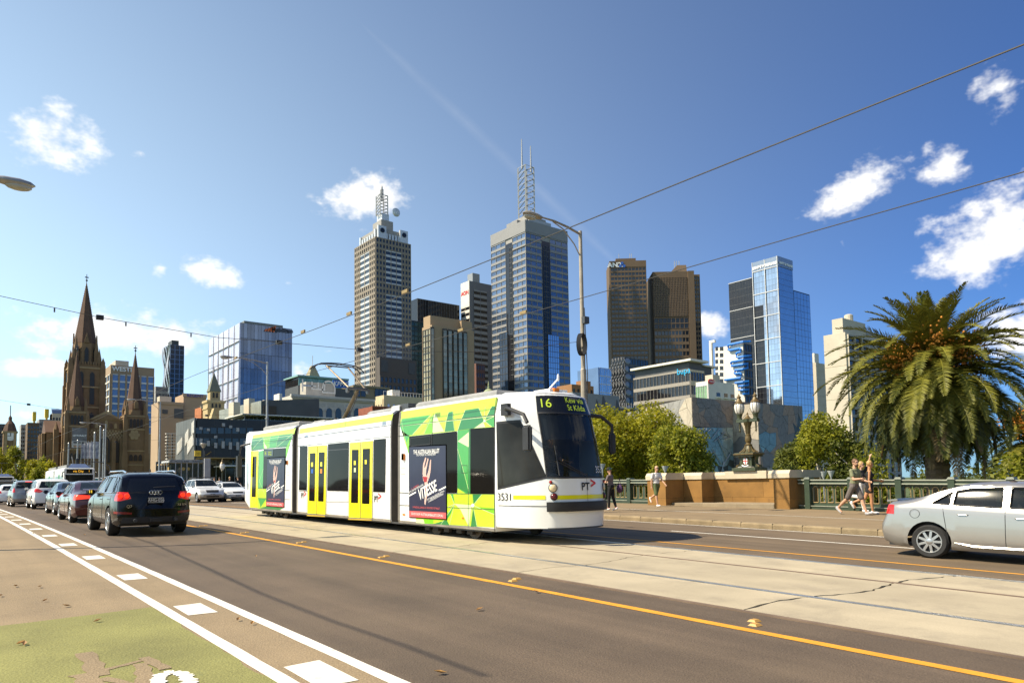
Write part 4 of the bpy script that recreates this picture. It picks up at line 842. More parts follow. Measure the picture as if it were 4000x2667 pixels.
    for nm, poly, rear, m in sp['lamps']:
        for sg in ((-1, 1) if nm not in ('grille', 'high_brake_light', 'lower_bumper', 'lower_grille', 'garnish', 'tailgate_panel') else (1,)):
            pl = [(x*sg, z) for x, z in poly]
            extract(cut_faces(bm, pl, 'end', lambda f: (f.calc_center_median().y < -hl*.84 if rear else f.calc_center_median().y > hl*.80)), nm, m, .006)
    for nm, poly, m, off in sp.get('side_parts', []):
        pl = [(u*L-hl, z) for u, z in poly]
        for sg in (-1, 1): extract(cut_faces(bm, pl, 'side', lambda f: f.calc_center_median().x*sg > W*.28), nm, m, off)
    if sp.get('clad'):
        extract([f for f in bm.faces if f.calc_center_median().z < sp['clad'][0]], 'cladding', sp['clad'][1], .003)
    # door gaps
    for u in sp['doors']:
        for sg in (-1, 1):
            pts = []
            for z in np.linspace(zb0+.12, float(np.interp(u[0]*L-hl, bx, bz))-.01, 9):
                yy = (u[0]+u[1]*max(0, (z-zb0-.1)))*L-hl; s_ = sec(yy); zz = [p[1] for p in s_[:7]]; xx = [p[0] for p in s_[:7]]
                pts.append((sg*(float(np.interp(z, zz, xx))+.001), yy, z))
            MB().tube(pts, .0055, 4).obj('door_gap', plast, root)
    me = bpy.data.meshes.new('body'); bm.to_mesh(me); bm.free(); me.materials.append(paint); me.polygons.foreach_set('use_smooth', [True]*len(me.polygons)); me.set_sharp_from_angle(angle=R_(38)); link('body', me, root)
    # underbody, wheel wells, wheels
    und = MB(); und.box(-W/2*.86, W/2*.86, -hl*.9, hl*.9, zb0+.02, zb0+.1); und.box(-W/2*.55, W/2*.55, ra-.3, fa+.3, zb0+.1, .55); und.obj('underbody', plast, root)
    ty, hb, rm = wheel_mesh(wheelR, sp.get('tw', .22), sp.get('spokes', 5))
    for yc in (ra, fa):
        MB().box(-W/2*.72, W/2*.72, yc-wheelR-.05, yc+wheelR+.05, zb0+.05, wheelR*2+.04).obj('wheel_well', plast, root)
        for sg in (-1, 1):
            loc_ = (sg*(W/2-.125), yc, wheelR); rot = (0, 0, 0) if sg > 0 else (0, 0, PI)
            w = link('wheel', ty, root, loc_, rot); link('rim', rm, w); link('brake_disc', hb, w)
    # seats, steering, mirrors, handles, plates
    st = mat('seat_cloth', (.05, .05, .055), .8)
    for sg in (-1, 1):
        for u in (.34, .54): bev(MB(), sg*.36-.24, sg*.36+.24, u*L-hl-.08, u*L-hl+.06, .5, 1.12 if H < 1.6 else 1.3, .05).obj('seat', st, root)
        my = sp['mir']*L-hl; mz = float(np.interp(my, bx, bz))+.06; wv = sec(my)[6][0]
        mb = MB().box(-.1, .1, -.055, .055, -.07, .07); m_ = mb.mesh('mirror'); b2 = bmesh.new(); b2.from_mesh(m_); bmesh.ops.bevel(b2, geom=b2.edges[:], offset=.035, segments=2, affect='EDGES'); b2.to_mesh(m_); b2.free(); m_.materials.append(sp.get('mirror_m', paint)); mo = link('mirror', m_, root, (sg*(wv+.10), my, mz+.03)); MB().box(-.04, .04, -.03, .03, -.1, -.04).obj('mirror_foot', plast, mo)
        for u in sp['handles']:
            z = float(np.interp(u*L-hl, bx, bz))-.12; s_ = sec(u*L-hl); x = float(np.interp(z, [p[1] for p in s_[:7]], [p[0] for p in s_[:7]]))
            MB().tube([(sg*(x-.005), u*L-hl-.09, z), (sg*(x+.022), u*L-hl-.06, z), (sg*(x+.016), u*L-hl+.06, z), (sg*(x-.005), u*L-hl+.09, z)], .010, 6).obj('door_handle', sp.get('handle_m', paint), root)
    for y, z, txt, fr in sp.get('plates', []):
        d = 1 if fr else -1; b_ = MB().box(-.19, .19, min(y, y+d*.02), max(y, y+d*.02), z-.065, z+.065).obj('number_plate', plate_k, root)
        if txt:
            put_text(txt, .125, WHITE, b_, (0, y+d*.025, z), (d*-1, 0, 0), (0, 0, 1), wx=.8)
            for zz in (z-.06, z+.06): MB().box(-.185, .185, min(y+d*.02, y+d*.023), max(y+d*.02, y+d*.023), zz-.004, zz+.004).obj('plate_border', WHITE, b_)
    root['dims'] = (L, W, H); return root
def cpaint(nm, col, metal=.4, flake=.04): return mat(nm, col, .28, metal=metal, var=flake, vs=2, coat=.8)
SUV_TOP = lambda H, b=1.12: [(0, .55), (0, .80), (.004, b-.02), (.018, b+.06), (.05, H-.28), (.085, H-.09), (.13, H-.03), (.25, H), (.42, H), (.54, H-.05), (.72, 1.12), (.78, 1.07), (.9, 1.0), (.965, .88), (.995, .7), (1, .5)]
SED_TOP = lambda H: [(0, .5), (0, .72), (.006, .96), (.02, 1.035), (.10, 1.06), (.16, 1.09), (.24, 1.24), (.33, H-.04), (.42, H), (.52, H-.01), (.60, H-.09), (.73, 1.0), (.80, .95), (.92, .84), (.975, .72), (1, .52)]
def suv_spec(L, W, H, paint, **k):
    d = dict(L=L, W=W, H=H, paint=paint, ro=1.02, wb=L*.585, R=.37, clear=.25, top=SUV_TOP(H), belt=[(0, 1.05), (.3, 1.08), (.75, 1.02), (1, .8)], tumble=.34, rear=[(.3, .03), (.5, 0), (.75, .02), (1.1, .08), (1.7, .1)], front=[(.3, .08), (.55, 0), (.9, .06)],
             side_glass=[('w', [(.055+.0, 1.16), (.155, 1.13), (.155, H-.13), (.115, H-.16)]), ('w', [(.175, 1.13), (.385, 1.12), (.385, H-.105), (.175, H-.115)]), ('w', [(.40, 1.12), (.665, 1.10), (.555, H-.13), (.40, H-.105)])],
             end_glass=[('rear_window', [(-.68, 1.16), (.68, 1.16), (.56, H-.15), (-.56, H-.15)], -.1, .14), ('windscreen', [(-.74, 1.13), (.74, 1.13), (.58, H-.09), (-.58, H-.09)], .5, .8)],
             lamps=[('tail_light', [(.52, .98), (.95, .90), (.95, 1.10), (.60, 1.10)], True, lamp_r), ('headlight', [(.50, .80), (.95, .80), (.95, .98), (.55, .93)], False, lamp_w), ('grille', [(-.42, .68), (.42, .68), (.46, .92), (-.46, .92)], False, plast), ('high_brake_light', [(-.18, H-.125), (.18, H-.125), (.18, H-.095), (-.18, H-.095)], True, lamp_on)],
             doors=[(.165, .0), (.39, 0), (.69, -.01)], handles=(.22, .44), mir=.66, plates=[(-L/2-.015, .86, '', False)])
    d.update(k); return d
def sed_spec(L, W, H, paint, **k):
    d = dict(L=L, W=W, H=H, paint=paint, ro=1.02, wb=L*.577, R=.325, clear=.18, top=SED_TOP(H), belt=[(0, .90), (.2, .97), (.5, .93), (.76, .90), (1, .66)], tumble=.46, rear=[(.25, .05), (.5, 0), (.72, .02), (.98, .10)], front=[(.25, .08), (.5, 0), (.8, .06)],
             side_glass=[('w', [(.205, 1.02), (.255, 1.01), (.265, 1.22)]), ('w', [(.265, 1.01), (.445, .985), (.445, H-.10), (.335, H-.13), (.275, 1.24)]), ('w', [(.46, .985), (.70, .965), (.585, H-.16), (.53, H-.09), (.46, H-.10)])],
             end_glass=[('rear_window', [(-.62, 1.13), (.62, 1.13), (.50, H-.07), (-.50, H-.07)], .10, .40), ('windscreen', [(-.70, 1.02), (.70, 1.02), (.53, H-.07), (-.53, H-.07)], .5, .8)],
             lamps=[('tail_light', [(.42, .83), (.9, .78), (.9, .96), (.5, .96)], True, lamp_r), ('headlight', [(.42, .62), (.9, .62), (.9, .76), (.48, .72)], False, lamp_w), ('grille', [(-.33, .55), (.33, .55), (.38, .70), (-.38, .70)], False, plast)],
             doors=[(.27, -.02), (.455, 0), (.72, -.01)], handles=(.31, .50), mir=.68, plates=[(-L/2-.015, .78, '', False)])
    d.update(k); return d
def extra(root, mb, name, m, parent=None): return mb.obj(name, m, parent or root)
def cars():
    z = lambda s: zs(s)+.002
    sl = lambda s: math.atan((zs(s+1)-zs(s-1))/2)
    def place(label, sp, t, s, south=False, group='cars queueing in the near lane'):
        c = make_car(label, sp, (t, s, z(s)), PI if south else 0, group); c.rotation_euler = (sl(s)*(-1 if south else 1), 0, PI if south else 0); return c
    # black SUV nearest in the queue
    pk = mat('car_black', (.004, .004, .005), .16, var=.05, spec=.35, coat=.25)
    sp = suv_spec(4.95, 1.88, 1.67, pk, R=.37, tw=.27, glass=dark_glass2, trim=chrome, handle_m=pk, plates=[(-2.485, .93, 'AHG-056', False)], mirror_m=pk,
        lamps=[('tail_light', [(.56, .98), (.80, .92), (.99, .93), (.99, 1.14), (.80, 1.15), (.62, 1.14)], True, lamp_r), ('bumper_reflector', [(.55, .57), (.95, .60), (.95, .66), (.55, .625)], True, mat('reflector_red', (.2, .015, .012), .2)), ('high_brake_light', [(-.2, 1.55), (.2, 1.55), (.2, 1.585), (-.2, 1.585)], True, lamp_on), ('lower_bumper', [(-.8, .3), (.8, .3), (.75, .5), (-.75, .5)], True, plast), ('headlight', [(.50, .80), (.95, .80), (.95, .98), (.55, .93)], False, lamp_w)])
    c = place('black four wheel drive wagon at the tail of the queue, brake lights on', sp, 4.46, 23.0)
    m = MB()
    for k in range(4): m.tube([(-.105+.070*k+.047*math.cos(a), -2.45, 1.13+.047*math.sin(a)) for a in np.linspace(0, 2*PI, 17)], .008, 5, False)
    extra(c, m, 'emblem', chrome)
    for sg in (-1, 1):
        for x in (.70, .86): extra(c, MB().lathe([(.062, 0), (.058, -.012), (.03, -.016)], 14, (sg*x*.96, -2.425+.10*(x-.7), 1.055), 'y'), 'brake_lamp', lamp_on)
        extra(c, MB().tube([(sg*.60, -1.9, 1.65), (sg*.62, -1.6, 1.70), (sg*.62, .2, 1.70), (sg*.58, .6, 1.66)], .022, 6), 'roof_rail', chrome)
        extra(c, MB().tube([(sg*.48, -2.45, .42), (sg*.48, -2.55, .42)], .045, 10), 'exhaust', DKMET)
    extra(c, MB().tube([(-.05, -2.40, 1.26), (.30, -2.42, 1.28), (.48, -2.41, 1.28)], .014, 5), 'rear_wiper', BLACK); extra(c, MB().box(-.14, .14, -2.60, -2.5, .38, .46), 'tow_hitch', plast); extra(c, MB().lathe([(.028, 1.67), (.012, 1.75)], 6, (0, -1.75, 0)), 'aerial', BLACK)
    put_text('Q7', .10, chrome, c, (-.62, -2.47, .78), (1, 0, 0), (0, 0, 1)); put_text('3.0 TDI', .07, chrome, c, (.64, -2.465, .80), (1, 0, 0), (0, 0, 1))
    m = MB().box(-.08, .08, -.005, .005, -.06, .06)
    extra(c, MB().box(-1.07, -1.05, .68, .695, 1.10, 1.18).box(-1.02, -1.0, .68, .695, 1.10, 1.18), 'mirror_reflection', mat('reflection_glow', (.9, .6, .05), .3, emit=.6, var=0))  # yellow reflection in the mirror, drawn as glowing bars
    # maroon sedan with boot spoiler
    sp = sed_spec(4.85, 1.85, 1.47, cpaint('car_maroon', (.075, .010, .012), .5), R=.335, trim=chrome, handle_m=None or cpaint('car_maroon', (0, 0, 0)), lamps=[('tail_light', [(.42, .84), (.9, .80), (.9, .97), (.42, .95)], True, lamp_on), ('garnish', [(-.42, .93), (.42, .93), (.42, .97), (-.42, .97)], True, chrome), ('headlight', [(.42, .62), (.9, .62), (.9, .76), (.48, .72)], False, lamp_w)], plates=[(-2.42, .82, '', False)])
    c = place('maroon sedan with a boot spoiler directly ahead of the black wagon', sp, 4.5, 30.6)
    extra(c, MB().prism([(-.66, -2.28, 1.10), (.66, -2.28, 1.10), (.6, -2.10, 1.15), (-.6, -2.10, 1.15)], (0, 0, .025)), 'spoiler', sp['paint'])
    for sg in (-1, 1): extra(c, MB().box(sg*.5-.03, sg*.5+.03, -2.24, -2.14, 1.04, 1.11), 'spoiler_foot', sp['paint'])
    sp = sed_spec(4.7, 1.80, 1.45, cpaint('car_navy', (.012, .020, .055), .5), lamps=[('tail_light', [(.5, .82), (.9, .78), (.9, .98), (.6, .96)], True, lamp_r), ('headlight', [(.42, .62), (.9, .62), (.9, .76), (.48, .72)], False, lamp_w)])
    c = place('dark blue sedan third from the tail of the queue', sp, 4.82, 38.2); extra(c, MB().lathe([(.06, 0), (.05, -.012)], 12, (-.7, -2.29, .9), 'y'), 'brake_lamp', lamp_on); extra(c, MB().prism([(-.6, -2.2, 1.10), (.6, -2.2, 1.10), (.55, -2.05, 1.13), (-.55, -2.05, 1.13)], (0, 0, .02)), 'spoiler', sp['paint'])
    sp = suv_spec(4.75, 1.88, 1.66, cpaint('car_white', (.72, .72, .70), 0), R=.36, lamps=[('tail_light', [(.48, .98), (.62, .90), (.95, .95), (.95, 1.12), (.7, 1.12)], True, lamp_r), ('high_brake_light', [(-.25, 1.55), (.25, 1.55), (.25, 1.57), (-.25, 1.57)], True, lamp_on), ('headlight', [(.50, .80), (.95, .80), (.95, .98), (.55, .93)], False, lamp_w)])
    place('white crossover in the queue between the blue sedan and the grey wagon', sp, 4.95, 48.7)
    wag = lambda p, **k: suv_spec(4.5, 1.75, 1.66, p, R=.335, clear=.22, top=[(0, .55), (0, .85), (.005, 1.02), (.015, 1.08), (.045, 1.45), (.075, 1.57), (.12, 1.63), (.25, 1.66), (.45, 1.65), (.54, 1.58), (.70, 1.06), (.78, 1.0), (.92, .93), (.975, .8), (1, .5)], **k)
    sp = wag(cpaint('car_grey', (.22, .22, .215), .6), plates=[(-2.27, .95, 'JSK 094', False)], lamps=[('tail_light', [(.70, .92), (.9, .9), (.9, 1.2), (.74, 1.2)], True, lamp_r), ('high_brake_light', [(-.18, 1.545), (.18, 1.545), (.18, 1.58), (-.18, 1.58)], True, lamp_on), ('tailgate_panel', [(-.6, .88), (.6, .88), (.5, 1.04), (-.5, 1.04)], True, cpaint('car_grey2', (.30, .30, .29), .6)), ('headlight', [(.50, .80), (.95, .80), (.95, .98), (.55, .93)], False, lamp_w)])
    c = place('grey wagon with roof rails in the queue near the left edge', sp, 4.45, 56.3)
    for sg in (-1, 1): extra(c, MB().tube([(sg*.58, -1.7, 1.64), (sg*.6, -1.4, 1.70), (sg*.6, .3, 1.70)], .02, 6), 'roof_rail', chrome)
    hat = sed_spec(4.3, 1.74, 1.5, cpaint('car_white', (0, 0, 0)), top=[(0, .5), (0, .75), (.006, .95), (.03, 1.05), (.10, 1.36), (.16, 1.44), (.3, 1.5), (.45, 1.5), (.56, 1.43), (.74, 1.0), (.92, .86), (.975, .72), (1, .52)], end_glass=[('rear_window', [(-.6, 1.05), (.6, 1.05), (.48, 1.38), (-.48, 1.38)], -.1, .2)], lamps=[('tail_light', [(.6, .85), (.9, .8), (.9, 1.0), (.65, 1.0)], True, lamp_r)], side_glass=[('w', [(.09, 1.08), (.25, 1.02), (.25, 1.38), (.15, 1.37)]), ('w', [(.27, 1.01), (.445, .985), (.445, 1.40), (.27, 1.39)]), ('w', [(.46, .985), (.70, .965), (.585, 1.34), (.46, 1.40)])])
    place('white hatchback at the left edge ahead of the grey wagon', hat, 4.25, 66.5); place('white car farthest along the queue, cut by the left edge', hat, 4.9, 75)
    # oncoming pair on the far side
    grp = 'oncoming cars behind the tram'
    two = cpaint('car_beige_lower', (.33, .30, .25), .3)
    sp = wag(cpaint('car_silver_white', (.66, .66, .64), .1), clad=(.56, two), plates=[(2.27, .55, 'UGO 194', True)], lamps=[('headlight', [(.46, .70), (.86, .72), (.86, .90), (.52, .86)], False, lamp_w), ('grille', [(-.40, .68), (.40, .68), (.43, .86), (-.43, .86)], False, plast), ('lower_grille', [(-.42, .36), (.42, .36), (.42, .46), (-.42, .46)], False, plast), ('fog_light', [(.60, .42), (.74, .42), (.74, .55), (.60, .55)], False, lamp_w), ('tail_light', [(.70, .92), (.9, .9), (.9, 1.2), (.74, 1.2)], True, lamp_r)])
    c = place('white and beige wagon with roof racks facing us behind the black wagon', sp, 14.85, 53.9, True, grp)
    m = MB()
    for sg in (-1, 1): m.tube([(sg*.58, -1.7, 1.64), (sg*.6, -1.4, 1.71), (sg*.6, .3, 1.71)], .02, 6)
    for y in (-.9, .1): m.tube([(-.7, y, 1.76), (.7, y, 1.76)], .02, 6)
    extra(c, m, 'roof_rack', DKMET)
    sp = sed_spec(4.6, 1.70, 1.42, cpaint('car_white', (0, 0, 0)), R=.31, plates=[(2.31, .42, 'URZ 265', True)], lamps=[('headlight', [(.40, .58), (.82, .60), (.82, .72), (.44, .70)], False, lamp_w), ('grille', [(-.34, .60), (.34, .60), (.37, .71), (-.37, .71)], False, plast), ('lower_grille', [(-.5, .30), (.5, .30), (.5, .36), (-.5, .36)], False, plast), ('tail_light', [(.5, .82), (.9, .78), (.9, .98), (.6, .96)], True, lamp_r)])
    place('white sedan facing us half hidden by the rear of the tram', sp, 16.78, 54.6, True, grp)
    # silver sedan, right foreground
    sv = cpaint('car_silver', (.34, .33, .31), .55, .02)
    H = 1.47
    sp = sed_spec(4.58, 1.755, H, sv, R=.318, tw=.215, ro=.97, wb=2.64, spokes=9, rear=[(.25, .06), (.42, 0), (.62, .0), (.70, .06), (.98, .11)], trim=plast,
        top=[(0, .5), (0, .72), (.006, .99), (.025, 1.06), (.08, 1.085), (.12, 1.10), (.20, 1.22), (.31, 1.42), (.40, H), (.50, H), (.58, H-.06), (.74, 1.0), (.82, .94), (.93, .82), (.98, .70), (1, .52)], belt=[(0, .93), (.2, .99), (.5, .94), (.76, .90), (1, .66)],
        side_glass=[('w', [(.225, 1.05), (.285, 1.035), (.293, 1.27)]), ('w', [(.300, 1.035), (.462, 1.0), (.462, H-.115), (.355, H-.14), (.308, 1.285)]), ('w', [(.49, 1.0), (.715, .975), (.60, H-.19), (.55, H-.115), (.49, H-.105)])],
        lamps=[('tail_light', [(.52, .86), (.95, .80), (.95, .985), (.62, 1.0)], True, lamp_r), ('headlight', [(.42, .62), (.9, .62), (.9, .76), (.48, .72)], False, lamp_w)], doors=[(.285, -.03), (.475, 0), (.735, -.01)], handles=(.335, .525), mir=.69)
    c = place('silver sedan passing on the right, cut by the edge of the picture', sp, 14.62, 4.12, True, 'moving cars on the far side'); hl = 2.29; c.scale = (.95, .98, .93)
    extra(c, MB().tube([(.85, -.93, .33), (.855, -.6, .27), (.855, .85, .27)], [.015, .028, .028], 6), 'side_skirt', sv); extra(c, MB().tube([(-.85, -.93, .33), (-.855, -.6, .27), (-.855, .85, .27)], [.015, .028, .028], 6), 'side_skirt', sv)
    extra(c, MB().prism([(-.55, -2.17, 1.045), (.55, -2.17, 1.045), (.5, -2.0, 1.075), (-.5, -2.0, 1.075)], (0, 0, .035)), 'boot_lip', sv)
    extra(c, MB().tube([(.871, -1.55+.085*math.cos(a), .84+.085*math.sin(a)) for a in np.linspace(0, 2*PI, 21)], .003, 4, False), 'fuel_flap', plast)
cars()
# ================================================================ people
skin_m = mat('skin', (.52, .30, .19), .55, var=.08, vs=8); skin_t = mat('skin_tanned', (.47, .23, .11), .5, var=.08, vs=8); hair_b = mat('hair_brown', (.13, .065, .03), .6, var=.3, vs=30); hair_l = mat('hair_blonde', (.45, .28, .10), .55, var=.25, vs=30); hair_k = mat('hair_dark', (.03, .022, .018), .55, var=.3, vs=30)
def remesh(mb, voxel, name, smooth=4):
    me = mb.mesh('tmp'); o = bpy.data.objects.new('tmp', me); COL.objects.link(o)
    r = o.modifiers.new('r', 'REMESH'); r.mode = 'VOXEL'; r.voxel_size = voxel; r.use_smooth_shade = True
    s = o.modifiers.new('s', 'SMOOTH'); s.factor = .5; s.iterations = smooth
    out = bpy.data.meshes.new_from_object(o.evaluated_get(bpy.context.evaluated_depsgraph_get())); out.name = name
    bpy.data.objects.remove(o); bpy.data.meshes.remove(me); return out
def caps(mb, p, r, n=10):
    p = [Vector(q) for q in p]; mb.tube(p, r, n)
    for q, rr in zip(p, r): mb.ball(q, rr*.995, n, 6)
def person(label, loc, rz, sc=1., legs=((.1, .1), (-.1, .1)), arms=((.1, .2, .12), (-.1, .2, .12)), lean=.0, head=(0, 0), top=None, bottom=None, shoes=None, skin=None, hair=None, long_hair=False, shorts=True, sleeve=.6, cap=None, shades=True, vox=.011, woman=False, straps=False, group=None, beard=None, seated=False, hand_thing=None, socks=None):
    """faces +y; legs (swing, knee) and arms (swing, elbow bend, spread), left then right, radians"""
    skin = skin or skin_m; root = thing('person', label, 'person', loc, rz, group); root.scale = (sc,)*3
    hw = .085; pel = Vector((0, 0, .95)); up = Vector((0, math.sin(lean), math.cos(lean)))
    chest = pel+up*.33; neck = pel+up*.53; hd = neck+up*.17+Vector((0, .025, 0)); shw = .175 if woman else .195
    J = []
    for sg, (sw, kn) in zip((-1, 1), legs):
        h = pel+Vector((sg*hw, 0, -.04)); k = h+.44*Vector((0, math.sin(sw), -math.cos(sw))); a = k+.42*Vector((0, math.sin(sw-kn), -math.cos(sw-kn))); J.append((h, k, a, sw-kn))
    drop = min(a.z-.085-max(0, math.sin(-f))*.10 for _, _, a, f in J) if not seated else 0
    sh = Vector((0, 0, -drop)); pel += sh; chest += sh; neck += sh; hd += sh; J = [(h+sh, k+sh, a+sh, f) for h, k, a, f in J]
    A = []
    for sg, (sw, el, sp) in zip((-1, 1), arms):
        s = neck+Vector((sg*shw, 0, -.075)); d = lambda t, q: Vector((sg*math.sin(q), math.sin(t)*math.cos(q), -math.cos(t)*math.cos(q)))
        e = s+.29*d(sw, sp); w = e+.25*d(sw+el, sp*.6); A.append((s, e, w, d(sw+el, sp*.6), sg))
    f = .92 if woman else 1
    b = MB(); b.ball(pel+Vector((0, -.01, .02)), (.155, .115, .13), 14, 9); b.ball(pel+up*.17, (.135*f, .098, .16), 14, 9); b.ball(chest, (.165*f, .108, .17), 14, 9); b.ball(neck-up*.07, (.15*f, .07, .06), 12, 7)
    if woman: b.ball(chest+Vector((-.07, .075, -.01)), .065, 10, 6); b.ball(chest+Vector((.07, .075, -.01)), .065, 10, 6)
    caps(b, [neck-up*.05, neck+up*.07], [.062*f, .055*f])
    hy = Matrix.Rotation(head[0], 3, 'Z') @ Matrix.Rotation(-head[1], 3, 'X'); H_ = lambda x, y, z: hd+hy @ Vector((x, y, z))
    b.ball(H_(0, -.01, .015), (.078, .096, .108), 14, 10); b.ball(H_(0, .025, -.06), (.056, .066, .062), 12, 8); b.ball(H_(0, .092, -.018), (.014, .022, .022), 8, 6); b.ball(H_(0, .075, -.062), (.028, .016, .012), 8, 5)
    for s_ in (-1, 1): b.ball(H_(s_*.079, -.01, -.01), (.012, .02, .03), 8, 5); b.ball(H_(s_*.03, .078, .018), (.014, .01, .008), 6, 4)
    for h, k, a, fl in J:
        caps(b, [h, (h+k)/2, k], [.085, .073, .056]); caps(b, [k, k*.65+a*.35+Vector((0, -.012, 0)), a], [.053, .055, .034]); fd = Vector((0, math.cos(fl*.8), math.sin(fl*.8))); caps(b, [a+Vector((0, 0, -.03)), a+fd*.14+Vector((0, 0, -.05))], [.036, .028])
    for s, e, w, d, sg in A:
        caps(b, [s, e], [.048*f, .038*f]); caps(b, [e, e*.6+w*.4, w], [.038*f, .037*f, .025])
        pm = w+d*.055; caps(b, [w, pm], [.024, .033]); n_ = Vector((0, 1, 0)) if abs(d.y) < .7 else Vector((0, 0, 1)); sd = d.cross(n_).normalized(); fr = d.cross(sd).normalized()
        for q, L_ in zip((-.027, -.009, .009, .027), (.062, .075, .07, .055)):
            p0 = pm+fr*q+d*.02; p1 = p0+d*L_*.6; p2 = p1+(d*.6-sd*sg*.6).normalized()*L_*.5; caps(b, [p0, p1, p2], [.0095, .009, .008], 6)
        caps(b, [w+fr*.02+d*.02, w+fr*.05+d*.05, w+fr*.055+d*.085], [.011, .0105, .009], 6)
    me = remesh(b, vox, 'body'); me.materials.append(skin); link('body', me, root)
    if top:
        t = MB(); g = .016; t.ball(pel+up*.08, (.15*f+g, .108+g, .13), 14, 9); t.ball(pel+up*.17, (.135*f+g+.008, .098+g, .17), 14, 9); t.ball(chest, (.165*f+g, .108+g, .165), 14, 9)
        if woman: t.ball(chest+Vector((-.07, .075, -.01)), .08, 10, 6); t.ball(chest+Vector((.07, .075, -.01)), .08, 10, 6)
        if not straps:
            t.ball(neck-up*.07, (.15*f+g, .07+g, .06+.012), 12, 7)
            for s, e, w, d, sg in A: caps(t, [s, s+(e-s)*sleeve], [.062*f, .060*f])
        else:
            for s_ in (-1, 1): caps(t, [chest+Vector((s_*.08, .09, .05)), neck+Vector((s_*.09, .0, -.01)), chest+Vector((s_*.08, -.09, .05))], [.014, .014, .014], 6)
        m_ = remesh(t, vox, 'shirt'); m_.materials.append(top); link('shirt', m_, root)
    if bottom:
        t = MB(); t.ball(pel+Vector((0, -.01, .03)), (.172, .132, .12), 14, 9)
        for h, k, a, fl in J:
            if shorts: caps(t, [h, h+(k-h)*(shorts if isinstance(shorts, float) else .88)], [.102, .088])
            else: caps(t, [h, (h+k)/2, k], [.10, .086, .070]); caps(t, [k, k*.5+a*.5, a+(k-a)*.1], [.069, .064, .047])
        m_ = remesh(t, vox, 'trousers' if not shorts else 'shorts', 3); m_.materials.append(bottom); link(m_.name.split('.')[0], m_, root)
    for h, k, a, fl in J:
        fd = Vector((0, math.cos(fl*.9), math.sin(fl*.9))); un = Vector((0, -fd.z, fd.y)); t = MB(); caps(t, [a-un*.02-fd*.03, a-un*.045+fd*.02], [.044, .048]); caps(t, [a-un*.048-fd*.03, a-un*.05+fd*.10, a-un*.058+fd*.17], [.040, .042, .030])
        m_ = remesh(t, vox*.9, 'shoe', 2); m_.materials.append(shoes or WHITE); link('shoe', m_, root)
        if socks: MB().tube([a+un*.0, a+un*.05], .04, 10).obj('sock', socks, root)
    if hair:
        t = MB(); t.ball(H_(0, -.022, .035), (.086, .098, .105), 14, 9)
        if long_hair: t.ball(H_(0, -.06, -.05), (.075, .05, .12), 12, 8); t.ball(H_(0, -.07, -.16), (.05, .035, .09), 10, 7)
        t2 = remesh(t, vox, 'hair', 2); bm = bmesh.new(); bm.from_mesh(t2); inv = hy.inverted()
        bmesh.ops.delete(bm, geom=[v for v in bm.verts if (lambda q: q.y > .055 and q.z < .075)(inv @ (v.co-hd))], context='VERTS'); bm.to_mesh(t2); bm.free(); t2.materials.append(hair); link('hair', t2, root)
    if beard: m_ = MB(); m_.ball(H_(0, .035, -.075), (.062, .066, .05), 12, 7); m_.obj('beard', beard, root, 60)
    if shades:
        m_ = MB(); R3 = hy
        for s_ in (-1, 1): m_.ball(H_(s_*.034, .088, .016), (.028, .008, .02), 10, 6); m_.tube([H_(s_*.06, .08, .02), H_(s_*.082, -.01, .018)], .004, 5)
        m_.tube([H_(-.02, .092, .02), H_(.02, .092, .02)], .004, 5); m_.obj('sunglasses', GLASS, root)
    if cap:
        m_ = MB(); m_.lathe([(.098, .03), (.10, .06), (.088, .11), (.05, .138), (.01, .145)], 16); c_ = m_.mesh('cap', 50); c_.transform(Matrix.Translation(hd+hy @ Vector((0, -.012, .0))) @ hy.to_4x4()); c_.materials.append(cap[0]); co = link('cap', c_, root)
        m_ = MB(); m_.lathe([(.09, .03), (.165, .024), (.165, .032), (.09, .04)], 18); bm = bmesh.new(); me_ = m_.mesh('brim'); bm.from_mesh(me_); bmesh.ops.delete(bm, geom=[v for v in bm.verts if v.co.y*cap[2] < .02], context='VERTS'); bm.to_mesh(me_); bm.free(); me_.transform(Matrix.Translation(hd+hy @ Vector((0, -.012, .005))) @ hy.to_4x4()); me_.materials.append(cap[1]); link('brim', me_, co)
    root['hand_l'] = list(A[0][2]+A[0][3]*.09); root['hand_r'] = list(A[1][2]+A[1][3]*.09)
    return root
def gpos(x, y, zo=.15):
    d = ray(x, y); p = Vector((0, 20, 0))
    for _ in range(30): p = EYEP+d*((EYE-zo-zs(p.y))/-d.z)
    return Vector((p.x, p.y, zs(p.y)+zo))
